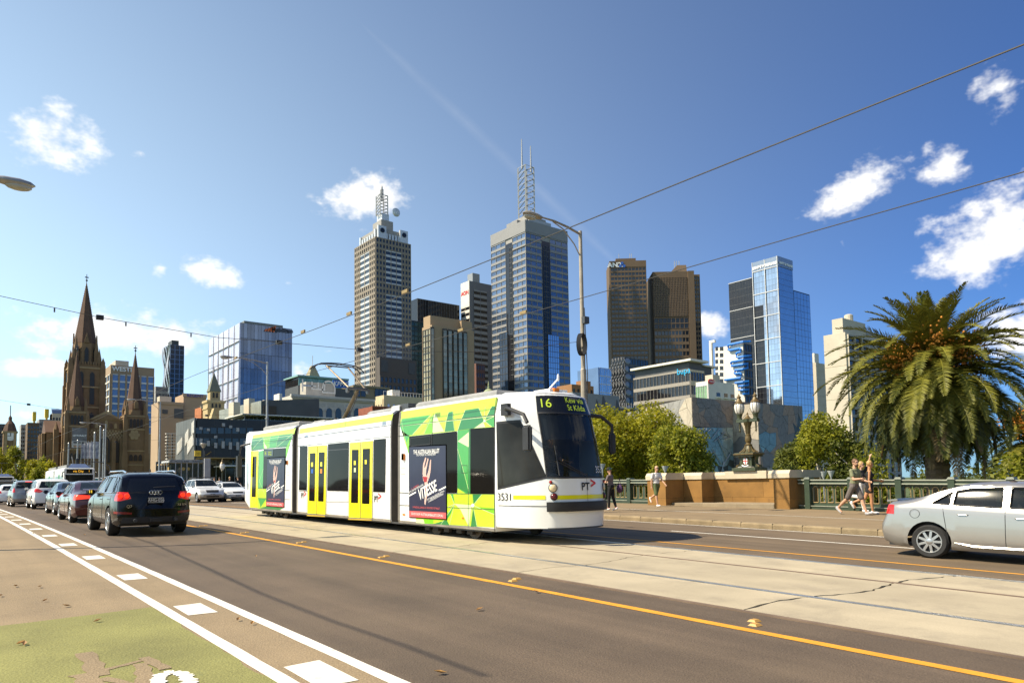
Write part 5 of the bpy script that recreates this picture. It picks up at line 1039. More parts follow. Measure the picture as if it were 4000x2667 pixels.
def people():
    grey_t = mat('tee_grey_mauve', (.16, .125, .12), .85, var=.1, vs=9); blk = mat('cloth_black', (.012, .012, .013), .85, var=.2); olive = mat('tee_olive', (.20, .21, .115), .85, var=.1, vs=9); shortg = mat('shorts_grey', (.13, .11, .10), .85, var=.12, vs=9); shg = mat('shorts_green', (.10, .13, .05), .85, var=.1, vs=9); wt = mat('cloth_white', (.72, .70, .66), .8, var=.06, vs=9); shoe_w = mat('shoe_white', (.75, .72, .70), .6, var=.05); shoe_g = mat('shoe_grey', (.42, .42, .44), .7, var=.3, vs=18); teal = mat('cap_teal', (.02, .35, .32), .6); pr = mat('tee_printed', (.72, .71, .69), .8, var=.02)
    nt = pr.node_tree; N = nt.nodes; Lk = nt.links; b = N['Principled BSDF']; src = b.inputs['Base Color'].links[0].from_socket; vo = N.new('ShaderNodeTexVoronoi'); vo.inputs['Scale'].default_value = 9; tc = N.new('ShaderNodeTexCoord'); mp = N.new('ShaderNodeMapping'); mp.inputs['Scale'].default_value = (1, 1, 1.9); Lk.new(tc.outputs['Object'], mp.inputs[0]); Lk.new(mp.outputs[0], vo.inputs[0])
    th = N.new('ShaderNodeMath'); th.operation = 'LESS_THAN'; th.inputs[1].default_value = .26; Lk.new(vo.outputs['Distance'], th.inputs[0]); mx = N.new('ShaderNodeMix'); mx.data_type = 'RGBA'; Lk.new(th.outputs[0], mx.inputs[0]); Lk.new(src, mx.inputs[6]); mx.inputs[7].default_value = (.05, .05, .06, 1); Lk.new(mx.outputs[2], b.inputs['Base Color'])
    S_ = PI  # facing towards -Y (to the right in the picture)
    p = gpos(2388, 1993); c = person('person in a black cap, mauve tee and black trousers looking at a phone', p, .35, .90, ((.14, .12), (-.16, .12)), ((.35, 1.5, .15), (.25, 1.5, .12)), .04, (.25, .45), grey_t, blk, shoe_w, hair=hair_k, shorts=False, cap=(blk, teal, -1), shades=False, socks=mat('sock_red', (.6, .05, .05), .8))
    bagm = mat('bag_purple', (.12, .04, .14), .8, col2=(.02, .015, .03), vs=18); mb = MB(); mb.ball((0, 0, 0), (.09, .14, .17), 12, 8); mb.tube([(0, -.06, .14), (0, -.02, .4), (0, .06, .14)], .012, 6); w = mb.obj('shoulder_bag', bagm, None, 40, (p.x+.30, p.y-.17, p.z+.82)); tag(w, 'purple patterned bag hanging beside the person in the cap', 'bag')
    p = gpos(2566, 1978); person('bald man in sunglasses, printed white tee and green shorts walking', p, S_-.25, .965, ((-.42, .75), (.24, .06)), ((.30, .55, .12), (-.18, .25, .12)), .05, (-.1, 0), pr, shg, shoe_w, hair=None)
    p = gpos(3343, 2010); m3 = person('bearded man in olive tee and grey shorts striding right', p, S_-.1, 1.04, ((.42, .10), (-.50, .35)), ((.10, 1.25, .1), (.30, 1.35, .12)), .06, (-.3, 0), olive, shortg, shoe_g, hair=hair_b, beard=hair_b, shades=True)
    p4 = gpos(3402, 2006); m4 = person('woman in sunglasses, black singlet and shorts walking right', p4, S_+.45, .98, ((-.35, .85), (.10, .05)), ((.15, 1.3, .14), (-.10, .18, .12)), .03, (.35, 0), blk, blk, shoe_w, skin=skin_t, hair=hair_l, shorts=.45, straps=True, woman=True)
    p5 = gpos(3368, 1999); m5 = person('woman waving with one arm up behind the bearded man', p5, S_-.25, .98, ((-.45, 1.2), (.20, .05)), ((2.75, .15, .25), (-.2, .4, .12)), .05, (.2, 0), blk, wt, shoe_w, hair=hair_l, shorts=False, woman=True, long_hair=True)
    for o, k, lab in ((m3, 'hand_r', 'dark phone held by the bearded man'), (m4, 'hand_l', 'white phone held by the woman in the black singlet')):
        q = Matrix.LocRotScale(o.location, o.rotation_euler, o.scale) @ Vector(o[k]); ph = MB().box(-.075, .075, -.038, .038, -.006, .006).obj('phone', WHITE if 'white' in lab else BLACK, None, None, q+Vector((0, 0, .03))); ph.rotation_euler = (.4, .3, .4); tag(ph, lab, 'phone')
    far = [(858, 66, 20.0, 'far pedestrian in a white tee left of the ornate lamp', wt, hair_k, 0), (897, 62.5, 19.9, 'far pedestrian in a black shirt behind the white sedan', blk, hair_l, 0), (930, 61, 20.6, 'far pedestrian in black with sunglasses behind the white sedan', blk, hair_k, 0), (972, 58.5, 20.4, 'far man in a white tee walking by the end of the tram', wt, hair_b, 1), (838, 69, 20.2, 'far pedestrian in dark clothes by the lamp base', blk, hair_b, 0), (720, 84, 21.0, 'tiny far pedestrian with a white cap by the railing', grey_t, hair_k, 0)]
    for i, (px, s, t, lab, tp, hr, sw) in enumerate(far):
        d = ray(px, 1880); s = t*d.y/d.x; person(lab, (t, s, zs(s)+.15), (S_ if i % 2 else .2), 1, ((.25, .2), (-.25, .3)), ((.2, .4, .12), (-.2, .3, .12)), .03, (.2*i, 0), tp, blk, shoe_w, hair=hr, shorts=False, vox=.022, group='far pedestrians on the footpath')
    # driver of the silver sedan, driver of the tram
    person('driver with long dark hair inside the silver sedan', (14.62-.38, 4.12-.02, zs(4)+.02-.32), S_, .95, ((1.45, 1.3), (1.45, 1.3)), ((.7, .6, .1), (.7, .6, .1)), -.15, (0, 0), grey_t, blk, blk, hair=hair_k, long_hair=True, shorts=False, shades=False, seated=True, vox=.018)
    person('tram driver seated behind the windscreen', (11.12, TY0+1.5, zs(12)+.75), S_, .95, ((1.4, 1.3), (1.4, 1.3)), ((.6, .8, .1), (.6, .8, .1)), -.05, (0, 0), grey_t, blk, blk, hair=hair_k, shorts=False, shades=False, seated=True, vox=.018)
people()
# ================================================================ city buildings
CX5 = lambda x, y: (1350+x*.7016, 500+y*.7016); CX6 = lambda x, y: (2300+x/1.96, 900+y/1.96); CX2 = lambda x, y: (700+x/2.352, 1100+y/2.352); CX1 = lambda x, y: (x/1.425, 1000+y/1.425); CX4 = lambda x, y: (x/1.96, 1050+y/1.96); CX7 = lambda x, y: (2300+x/2.412, 1450+y/2.412); CX8 = lambda x, y: (3050+x/1.363, 1100+y/1.363); CXH = lambda x, y: (600+x/3.92, 1550+y/3.92)
PANES = {}
class Bld:
    """a building set out from its nearest corner: face L runs away from the street corner, face R across the view"""
    def __init__(s, name, label, px, R, rz=0, cat='building', C=None, group=None):
        p = at_r(*(C(*px) if C else px), R); s.C = C; s.o = Vector((p.x, p.y, 0)); s.rz = rz; s.n = 0; s.rest = {}
        s.r = thing(name, label, cat, (p.x, p.y, 0), rz, group); s.u = Vector((math.cos(rz), math.sin(rz), 0)); s.v = Vector((-math.sin(rz), math.cos(rz), 0))
    def _hit(s, px, n, d=0):
        q = ray(*(s.C(*px) if s.C else px)); o = s.o+n*d; k = (o-EYEP).dot(n)/q.dot(n); return EYEP+q*k-s.o
    def L(s, px, d=0): p = s._hit(px, s.u, d); return p.dot(s.v), p.z      # (distance along L face, z); plane x=d
    def Rr(s, px, d=0): p = s._hit(px, s.v, d); return p.dot(s.u), p.z     # plane y=d
    def box(s, nm, x0, x1, y0, y1, z0, z1, m): return MB().box(x0, x1, y0, y1, z0, z1).obj(nm, m, s.r)
    def pane(s, face, a, z, w, h, d, m, th=.08, nm='window'):
        """window pane centred at a, z on the face"""
        if s.n < 300:
            k = (round(w, 2), round(h, 2), round(th, 2), m.name)
            if k not in PANES:
                me = MB().box(-w/2, w/2, -th/2, th/2, -h/2, h/2).mesh(nm); me.materials.append(m); PANES[k] = me
            loc = (-d, a, z) if face == 'L' else (a, -d, z); link(nm, PANES[k], s.r, loc, (0, 0, PI/2) if face == 'L' else None); s.n += 1
        else:
            mb = s.rest.setdefault(m.name, MB())
            if face == 'L': mb.box(-d-th/2, -d+th/2, a-w/2, a+w/2, z-h/2, z+h/2)
            else: mb.box(a-w/2, a+w/2, -d-th/2, -d+th/2, z-h/2, z+h/2)
    def grid(s, face, a0, a1, z0, z1, nc, nr, pier, span, wall, glass, dep=.4, d0=0, mull=None, fr='facade_frame', skip=None, wall2=None):
        """piers and spandrels standing proud of the panes"""
        w = (a1-a0)/nc; h = (z1-z0)/nr; m = MB(); m2 = MB()
        def bx(mb, p0, p1, q0, q1, dd):
            if face == 'L': mb.box(-d0-dd, -d0, p0, p1, q0, q1)
            else: mb.box(p0, p1, -d0-dd, -d0, q0, q1)
        if pier > 0:
            for i in range(nc+1):
                c = a0+i*w; bx(m, max(a0, c-w*pier/2), min(a1, c+w*pier/2), z0, z1, dep)
        if span > 0:
            for j in range(nr+1):
                c = z0+j*h; bx(m2 if wall2 else m, a0+.01, a1-.01, max(z0, c-h*span/2), min(z1, c+h*span/2), dep*.93)
        if m.v: m.obj(fr, wall, s.r)
        if m2.v: m2.obj('spandrels', wall2, s.r)
        for j in range(nr):
            for i in range(nc):
                if skip and skip(i, j): continue
                g = glass(i, j) if callable(glass) else glass
                s.pane(face, a0+(i+.5)*w, z0+(j+.5)*h, w*(1-pier)+.04, h*(1-span)+.04, d0+.04, g)
    def sign(s, txt, face, a, z, size, m, d=.25, **k):
        if face == 'L': return put_text(txt, size, m, s.r, (-d, a, z), (0, -1, 0), (0, 0, 1), 'sign_lettering', **k)
        return put_text(txt, size, m, s.r, (a, -d, z), (1, 0, 0), (0, 0, 1), 'sign_lettering', **k)
    def done(s):
        for k, mb in s.rest.items(): o = mb.obj('windows', MATS[k], s.r); o['kind'] = 'stuff'
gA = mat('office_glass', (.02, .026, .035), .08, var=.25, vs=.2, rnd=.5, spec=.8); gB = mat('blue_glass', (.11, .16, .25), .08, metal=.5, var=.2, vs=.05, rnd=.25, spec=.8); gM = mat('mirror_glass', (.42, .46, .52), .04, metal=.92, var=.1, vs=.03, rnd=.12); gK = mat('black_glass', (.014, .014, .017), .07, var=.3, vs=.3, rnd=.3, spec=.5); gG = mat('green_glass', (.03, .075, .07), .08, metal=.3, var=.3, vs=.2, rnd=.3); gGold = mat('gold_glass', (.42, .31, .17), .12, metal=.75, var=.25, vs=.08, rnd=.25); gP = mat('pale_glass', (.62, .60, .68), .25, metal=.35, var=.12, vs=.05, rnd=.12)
stBrown = mat('granite_brown', (.25, .21, .165), .8, var=.08, vs=.2); stGrey = mat('granite_grey', (.30, .285, .265), .7, var=.06, vs=.2); stTan = mat('precast_tan', (.37, .26, .155), .85, var=.06, vs=.1); stDkBrown = mat('precast_brown', (.15, .10, .060), .85, var=.08, vs=.1); cream = mat('cream_render', (.56, .48, .34), .85, var=.06, vs=.2); whiteR = mat('white_render', (.66, .63, .56), .8, var=.06, vs=.2); concW = mat('pale_concrete', (.52, .46, .36), .85, var=.08, vs=.15); slate = mat('slate_grey', (.075, .078, .08), .6, var=.12, vs=.3); zinc = mat('zinc_cladding', (.235, .235, .20), .5, metal=.3, var=.1, vs=.4); dkroof = mat('dark_roof', (.06, .055, .05), .8); redb = mat('red_brick', (.26, .08, .045), .85, var=.15, vs=.8); signW = mat('sign_white', (.8, .8, .78), .5); signB = mat('sign_blue', (.02, .10, .40), .5); blueT = mat('bright_blue', (.015, .19, .62), .45, var=.05); mullW = mat('mullion_white', (.6, .6, .6), .4)
def lattice(b, x, y, z0, z1, w, n, m, nm='mast'):
    mb = MB(); h = (z1-z0)/n
    for sx_ in (-1, 1):
        for sy_ in (-1, 1): mb.tube([(x+sx_*w, y+sy_*w, z0), (x+sx_*w, y+sy_*w, z1)], w*.16, 4)
    for i in range(n+1):
        z = z0+i*h; mb.box(x-w, x+w, y-w-.1, y-w+.1, z-.15, z+.15); mb.box(x-w-.1, x-w+.1, y-w, y+w, z-.15, z+.15)
        if i < n:
            for a, c in (((-1, -1), (1, -1)), ((-1, 1), (-1, -1))): mb.tube([(x+a[0]*w, y+a[1]*w, z), (x+c[0]*w, y+c[1]*w, z+h)], w*.10, 4)
    return mb.obj(nm, m, b.r)
mastm = mat('mast_steel', (.42, .41, .39), .5, metal=.3)
def b_101():
    b = Bld('office_tower', 'tall brown granite tower with stepped white crown and single mast', (167, 605), 530, C=CX5); D = b.L((52, 800))[0]; Wd = b.Rr((363, 800))[0]; zt = b.Rr((167, 605))[1]; zl = 0
    b.box('core', 0, Wd, 0, D, 0, zt, stBrown)
    stL = stBrown
    whp = mat('panel_white', (.55, .55, .54), .5, metal=.2); n = 44; h = zt/n
    for face, Wf in (('L', D), ('R', Wd)):
        e = Wf*.27; b.grid(face, 0, e, 0, zt, 3, n, .42, .42, stL, gA, .5); b.grid(face, Wf-e, Wf, 0, zt, 3, n, .42, .42, stL, gA, .5)
        for j0, j1 in ((0, 16), (18, 34), (36, 42)): b.grid(face, e, Wf-e, j0*h, j1*h, 2 if face == 'L' else 3, j1-j0, .12, .42, stL, gA, .3, wall2=whp)
        for j0, j1 in ((16, 18), (34, 36), (42, 44)): b.grid(face, e, Wf-e, j0*h, j1*h, 5, j1-j0, .4, .4, stL, gA, .5)
    z2 = b.Rr((165, 545))[1]; i = Wd*.10
    b.box('crown', i, Wd-i, i*.6, D-i, zt, z2, stGrey); cw = mat('crown_white', (.58, .60, .62), .4, metal=.2)
    for k in range(9): a = i+(Wd-2*i)*(k+.5)/9; hh = (z2-zt)*(.9 if k in (0, 8) else .75 if k in (1, 7) else .55); b.box('crown_column', a-(Wd*.028), a+Wd*.028, i*.6-1.2, i*.6, zt-14*(1 if 2 < k < 6 else .3), zt+hh, cw)
    for k in range(7): a = i+(D-2*i)*(k+.5)/7; b.box('crown_column', i-1.2, i, a-D*.03, a+D*.03, zt-6, zt+(z2-zt)*(.95 if k in (0, 6) else .6), cw)
    for a in (i+Wd*.09, Wd-i-Wd*.09): b.box('crown_block', a-3.4, a+3.4, i*.6-1.8, i*.6, zt, z2+1.5, cw); MB().lathe([(1.8, 0), (1.8, .5)], 16, (a, i*.6-2.3, (zt+z2)/2+2), 'y').obj('round_window', gK, b.r)
    z3 = z2+9; b.box('crown_step', Wd*.28, Wd*.62, D*.2, D*.6, z2, z3, stGrey); b.box('crown_step', Wd*.34, Wd*.54, D*.26, D*.5, z3, z3+6, cw)
    zm = b.Rr((205, 283))[1]; xm, ym = Wd*.40, D*.36; lattice(b, xm, ym, z3+5, z3+5+(zm-z3)*.55, 3.2, 6, mastm); lattice(b, xm, ym, z3+5+(zm-z3)*.5, zm-3, 1.0, 6, mastm); MB().lathe([(.7, zm-12), (.7, zm-1), (.1, zm+1)], 8, (xm, ym, 0)).obj('mast_tip', mastm, b.r); MB().ball((xm+9, ym-6, z3+8), (3.4, 1.4, 3.4), 12, 8).obj('satellite_dish', cw, b.r)
    # lower wing in front
    x0, zp = b.Rr((190, 1275), -6); x1 = b.Rr((395, 1300), -6)[0]
    b.box('wing', x0, x1, -6, 0, 0, zp, mat('granite_dark', (.10, .085, .075), .8)); w2 = Bld.grid; b.grid('R', x0, x1, 0, zp*.86, 9, 14, .42, .42, mat('granite_dark', (0, 0, 0)), gA, .5, d0=6)
    for k in (.12, .86): b.box('louvre', x0+(x1-x0)*(k-.09), x0+(x1-x0)*(k+.09), -6.3, -6, zp*.89, zp*.98, slate)
    b.done()
def b_120():
    b = Bld('office_tower', 'tall grey striped tower with twin rooftop masts left of the big street lamp', (1000, 510), 560, C=CX5); D = b.L((812, 900))[0]; Wd = b.Rr((1239, 800))[0]; zt = b.Rr((1000, 510))[1]
    b.box('core', .5, Wd, .5, D, 0, zt, stGrey); n = 37; z9 = zt*.955; st = mat('granite_pale', (.25, .245, .24), .6, var=.05, vs=.2)
    for face, Wf in (('L', D), ('R', Wd)):
        a, c = Wf*.36, Wf*.60
        s0, s1 = (0, Wf*.37), (Wf*.57, Wf)
        for q0, q1 in (s0, s1): b.grid(face, q0, q1, 0, z9, 3, n, .035, .38, stGrey, gB, .5, d0=-.5, wall2=st)
        if face == 'R': b.box('cornice', 0, Wf, -.3, .5, z9, zt, st)
        else: b.box('cornice', -.3, .5, 0, Wf, z9, zt, st)
        if face == 'L':
            b.box('recess', .2, .5, s0[1], s1[0], 0, z9*.98, gK); b.grid('L', s0[1]+.5, s0[1]+Wf*.09, z9*.42, z9*.96, 2, 26, .12, .12, slate, gK, .3, d0=-.2)
            b.grid('L', s1[0]-Wf*.03, s1[0]+Wf*.20, 0, z9*.62, 3, 22, .06, .08, slate, gB, .3, d0=.25); b.box('bay', -.2, .3, s1[0]-Wf*.03, s1[0]+Wf*.20, 0, z9*.62, gK)
        else:
            b.box('recess', s0[1], s1[0], .2, .5, 0, z9*.98, gK); b.grid('R', s0[1]+Wf*.04, s0[1]+Wf*.16, z9*.42, z9*.96, 2, 26, .12, .12, slate, gK, .3, d0=-.2)
            b.box('bay', s0[1]+Wf*.10, s0[1]+Wf*.36, -.4, .3, z9*.06, z9*.60, gK); b.grid('R', s0[1]+Wf*.10, s0[1]+Wf*.36, z9*.06, z9*.60, 5, 24, .06, .07, slate, gM, .25, d0=.42)
    b.box('plant_room', Wd*.1, Wd*.55, D*.08, D*.5, zt, zt+6, stGrey); b.box('plant_room', Wd*.02, Wd*.6, D*.25, D*.55, zt, zt+3.5, st); b.box('roof_rail', Wd*.1, Wd*.62, D*.02, D*.04, zt, zt+3, mastm)
    z1 = b.Rr((1018, 222))[1]*1.02; zm = b.Rr((990, 60))[1]*1.02; x, y = Wd*.22, D*.22; lattice(b, x, y, zt+4, z1, 4.6, 9, mastm)
    MB().tube([(x-4, y, z1-2), (x-4, y, zm)], [.7, .35], 6).obj('mast_pole', mastm, b.r); MB().tube([(x+5.5, y, z1-2), (x+5.5, y, zm-3)], [.7, .35], 6).obj('mast_pole', mastm, b.r)
    b.done()
def b_hyatt():
    b = Bld('hotel_tower', 'tan tower with vertical gold glass strips right of the brown tower', (480, 1095), 430, C=CX5); D = b.L((427, 1200))[0]; Wd = b.Rr((715, 1200))[0]; zt = b.Rr((480, 1095))[1]; zu = b.Rr((480, 1035))[1]
    b.box('core', 0, Wd, 0, D, 0, zt, stTan); b.box('upper_block', Wd*.0+1, Wd*.98, D*.3, D, zt, zu, stTan); b.box('upper_fin', Wd*.72, Wd*.98, 1, D*.4, zt-2, zu-1, stTan)
    X = lambda x: b.Rr((x, 1200))[0]
    for x0, x1 in ((470, 489), (538, 561), (566, 589), (595, 618), (623, 646), (651, 673)):
        m = MB().box(X(x0), X(x1), -.9, 0, 0, zt*.985).obj('strip_frame', dkroof, b.r); nn = 24; b.grid('R', X(x0)+.4, X(x1)-.4, 0, zt*.975, 1, nn, 0, .05, stTan, gGold, .2, d0=.95)
    b.grid('L', 1, D-1, 0, zt*.98, 3, 26, .10, .12, gK, gGold, .4); b.done()
def b_aon():
    b = Bld('office_tower', 'grey banded tower with red rooftop lettering between the tan tower and the striped tower', (690, 850), 620, C=CX5); D = b.L((644, 950))[0]; Wd = b.Rr((835, 950))[0]; zt = b.Rr((690, 850))[1]
    gs = mat('spandrel_grey', (.13, .14, .16), .5, var=.08); b.box('core', 0, Wd, 0, D, 0, zt, gs); b.grid('R', Wd*.14, Wd*.66, 0, zt*.96, 2, 32, .06, .5, gs, gK, .4, wall2=mat('band_grey', (.22, .235, .25), .5)); b.grid('L', 0, D, 0, zt*.88, 2, 30, .04, .5, cream, gK, .5, wall2=whiteR); b.box('side_wall', -.5, 0, 0, D, zt*.88, zt, whiteR)
    b.box('crown', Wd*.15, Wd*.42, D*.1, D*.7, zt, zt*1.045, mat('crown_grey', (.26, .28, .30), .5)); b.sign('AON', 'L', D*.5, zt*.945, 5.0, mat('sign_red', (.6, .02, .02), .5), .8, bold=.15); b.done()
def b_green():
    b = Bld('office_tower', 'dark green glass tower with a black top behind the tan tower', (407, 1070), 600, C=CX5); b.o.x += 0; D = 40; Wd = b.Rr((640, 1000))[0]; zt = b.Rr((407, 1062))[1]; zu = b.Rr((580, 975))[1]
    x0 = b.Rr((364, 1200))[0]; b.box('core', x0, Wd, 0, D, 0, zt*.985, gK); b.grid('R', x0, Wd*.5, 0, zt*.98, 8, 34, .10, .30, mat('green_spandrel', (.03, .05, .045), .5), gG, .3)
    b.box('top', 0, Wd, 2, D, zt*.985, zu, gK); b.grid('R', 0, Wd, zt*.985, zu, 16, 1, .18, .08, mullW if False else slate, gK, .3, d0=-2); b.done()
def b_anz():
    b = Bld('office_tower', 'brown gridded tower with white and blue rooftop sign', (156, 238), 600, rz=R_(-41), C=CX6); Wd = b.Rr((448, 600))[0]; zt = b.Rr((156, 238))[1]; D = Wd*.9
    tan_l = stDkBrown; b.box('core', 0, Wd, 0, D, 0, zt, tan_l); z9 = b.Rr((156, 285))[1]; b.grid('R', Wd*.03, Wd*.985, 0, z9, 10, 46, .14, .42, tan_l, gA, .6); b.box('plant', Wd*.2, Wd*.75, D*.2, D*.7, zt, zt+4, tan_l); b.box('parapet', -.02, Wd, -.7, -.02, z9+.1, zt, tan_l)
    a, z = b.Rr((200, 268)); b.sign('ANZ', 'R', a, z, 5.2, signW, .9, bold=.2, wx=1.15); a, z = b.Rr((254, 265)); m = MB()
    for dx, dz, r in ((0, 1.3, 1.3), (-1.6, -1.0, 1.3), (1.6, -1.0, 1.3)): m.lathe([(r, 0), (r, .3)], 12, (a+dx, -1.0, z+dz), 'y')
    m.obj('logo', signB, b.r)
    for x in (.3, .6, .65): MB().tube([(Wd*x, D*.3, zt+4), (Wd*x, D*.3, zt+9)], .25, 5).obj('aerial', mastm, b.r)
    b.done()
def b_cp2():
    b = Bld('office_tower', 'brown ribbed tower with a sloping top right of the gridded one', (488, 318), 610, rz=R_(-40), C=CX6); Wd = b.Rr((860, 600))[0]; zt = b.Rr((488, 318))[1]; D = Wd*.8
    b.box('core', 0, Wd*.80, 0, D, 0, zt, stDkBrown); b.box('core_right', Wd*.80, Wd, 1, D, 0, zt*.985, stDkBrown); X = lambda x: b.Rr((x, 600))[0]; Z = lambda y: b.Rr((600, y))[1]
    b.grid('R', X(497), X(760), Z(660), Z(362), 22, 22, .42, .28, stDkBrown, gK, .8); b.grid('R', X(497), X(760), 0, Z(760), 10, 22, .16, .42, stDkBrown, gA, .6); b.grid('R', X(497), X(760), Z(755), Z(670), 8, 2, .1, .18, stDkBrown, gK, .5)
    b.grid('R', X(815), X(852), 0, Z(350), 2, 44, .3, .4, stDkBrown, gA, .5, d0=-1); m = MB(); z0 = zt; m.hexa([(X(640), 0, z0), (X(760), 0, z0), (X(760), D, z0), (X(640), D, z0)], [(X(690), 2, z0+6), (X(760), 2, z0+6), (X(760), D, z0+6), (X(690), D, z0+6)]); m.obj('sloped_top', stDkBrown, b.r); b.box('lift_shaft', X(765), X(812), -1.2, 0, 0, zt*1.0, stDkBrown)
    for x in (.52, .56, .62): MB().tube([(Wd*x, D*.3, zt+5), (Wd*x, D*.3, zt+12)], .3, 5).obj('aerial', mastm, b.r)
    b.done()
def b_ey():
    b = Bld('office_tower', 'blue mirror glass tower with white rooftop lettering', (1445, 195), 520, C=CX6); D = b.L((1266, 700))[0]; Wd = b.Rr((1582, 800))[0]; zt = b.Rr((1445, 195))[1]
    b.box('core', .3, Wd, .3, D, 0, zt, gK); zz = zt*.955
    b.grid('L', 0, D, 0, zz, 8, 36, .03, .03, slate, lambda i, j: gK if (i > 4 and j < 30) or (j < 11 and i > 0) else gM, .12, d0=-.3); b.grid('R', 0, Wd, 0, zz, 12, 36, .04, .04, slate, gM, .12, d0=-.3)  # black panes put a neighbour's dark reflection into the glass colour
    for k in range(10): b.box('floor_band', -.45, -.2, 0, D, zz*k/9-.25, zz*k/9+.25, mullW)
    for a in (D*.02, D*.5, D*.985): b.box('mullion', -.5, -.2, a-.22, a+.22, 0, zt, mullW)
    b.box('parapet', -.2, .3, 0, D, zz, zt, mat('sign_panel', (.25, .3, .38), .3, metal=.4)); b.box('parapet', 0, Wd, -.2, .3, zz, zt, mat('sign_panel', (.25, .3, .38), .3, metal=.4))
    b.sign('ERNST & YOUNG', 'L', D*.5, zz+(zt-zz)*.35, D*.118, signW, .6, bold=.25); b.sign('ERNST & YOUNG', 'R', Wd*.5, zz+(zt-zz)*.35, Wd*.115, signW, .6, bold=.2)
    # lower black wing to the left, and right wing
    yl = b.L((1080, 700))[0]; zl = b.L((1250, 362))[1]; b.box('black_wing', .2, Wd*.7, D+.6, yl, 0, zl, gK); b.grid('L', D+1.2, yl, 0, zl*.995, 8, 27, .03, .03, slate, gK, .12, d0=-.2); b.box('gap', .8, Wd*.5, D, D+.6, 0, zl, slate)
    for k in range(8): b.box('floor_band', -.15, .1, D+.6, yl, zl*k/7-.2, zl*k/7+.2, mullW)
    x1 = b.Rr((1713, 800))[0]; zr = b.Rr((1580, 455))[1]; b.box('side_wing', Wd+1.5, x1, 1, D*.8, 0, zr, gK); b.grid('R', Wd+1.6, x1, 0, zr*.995, 5, 30, .04, .04, slate, gM, .12, d0=-1); b.box('gap', Wd, Wd+1.5, 1.5, D*.5, 0, zr, slate)
    m = MB()
    b.done()
def b_bupa():
    b = Bld('office_building', 'dark glass office block with a flat overhanging roof and blue sign', (770, 990), 330, C=CX6); D = b.L((342, 1080))[0]; Wd = b.Rr((878, 1050))[0]; zt = b.Rr((770, 1000))[1]
    zw = b.Rr((770, 1062))[1]; st = mat('stone_band', (.30, .27, .23), .8); b.box('core', 0, Wd, 0, D, 0, zw, gK); b.grid('L', 0, D, 2, zw, 16, 8, .05, .26, st, gK, .35, wall2=st); b.grid('R', 0, Wd, 2, zw, 5, 8, .08, .34, st, gA, .35, wall2=cream); b.box('attic', 1.0, Wd, 1.0, D, zw, zt, slate); b.box('roof_slab', -1.2, Wd+2, -1.5, D+1, zt, zt+1.0, whiteR)
    a, z = b.L((745, 1075)); b.sign('bupa', 'L', a+1, z, 4, mat('sign_cyan', (.02, .42, .75), .4), .6); b.box('wing', Wd, Wd+9, 2, D, 0, zt-1, slate); b.box('wing_roof', Wd+2.2, Wd+12, 1, D, zt-1, zt-.3, whiteR); b.done()
def b_wavy():
    b = Bld('office_building', 'dark building wrapped in wavy metal screens below the gridded tower', (270, 965), 400, C=CX6); D = b.L((175, 1100))[0]; Wd = b.Rr((455, 1050))[0]; zt = b.Rr((270, 968))[1]; b.box('core', 0, Wd, 0, D, 0, zt, gK)
    sil = mat('wave_metal', (.30, .31, .33), .4, metal=.6)
    for k in range(9):
        y = D*(k+.5)/9; m = MB(); n = 40; m.tube([(-.5-.5*math.sin(j*PI/2+k*PI), y+.9*math.sin(j*PI/2.), zt*j/n) for j in range(n+1)], .28, 4); m.obj('wave_screen', sil if k % 2 == 0 else slate, b.r)
    b.grid('R', 0, Wd, 0, zt, 9, 16, .06, .28, slate, gA, .3, wall2=slate); m = MB(); n = 16
    for j in range(n): z = zt*(j+.5)/n; w = Wd*(.10+.05*(j % 2)); m.ball((w*.8, -.35, z), (w*.8, .25, zt/n*.4), 10, 6)
    m.obj('ripple_screen', mat('ripple_metal', (.22, .225, .235), .35, metal=.6), b.r); b.done()
def b_bluebox():
    b = Bld('office_building', 'small bright blue glass block left of the wavy building', (80, 1050), 480, C=CX6); Wd = b.Rr((185, 1100))[0]; zt = b.Rr((80, 1048))[1]; D = 20; b.box('core', 0, Wd, 0, D, 0, zt, gK); b.grid('R', 0, Wd, 0, zt, 8, 14, .07, .10, mullW, gM, .2); b.box('left_wall', -1, 0, 0, D, 0, zt, gB); b.done()
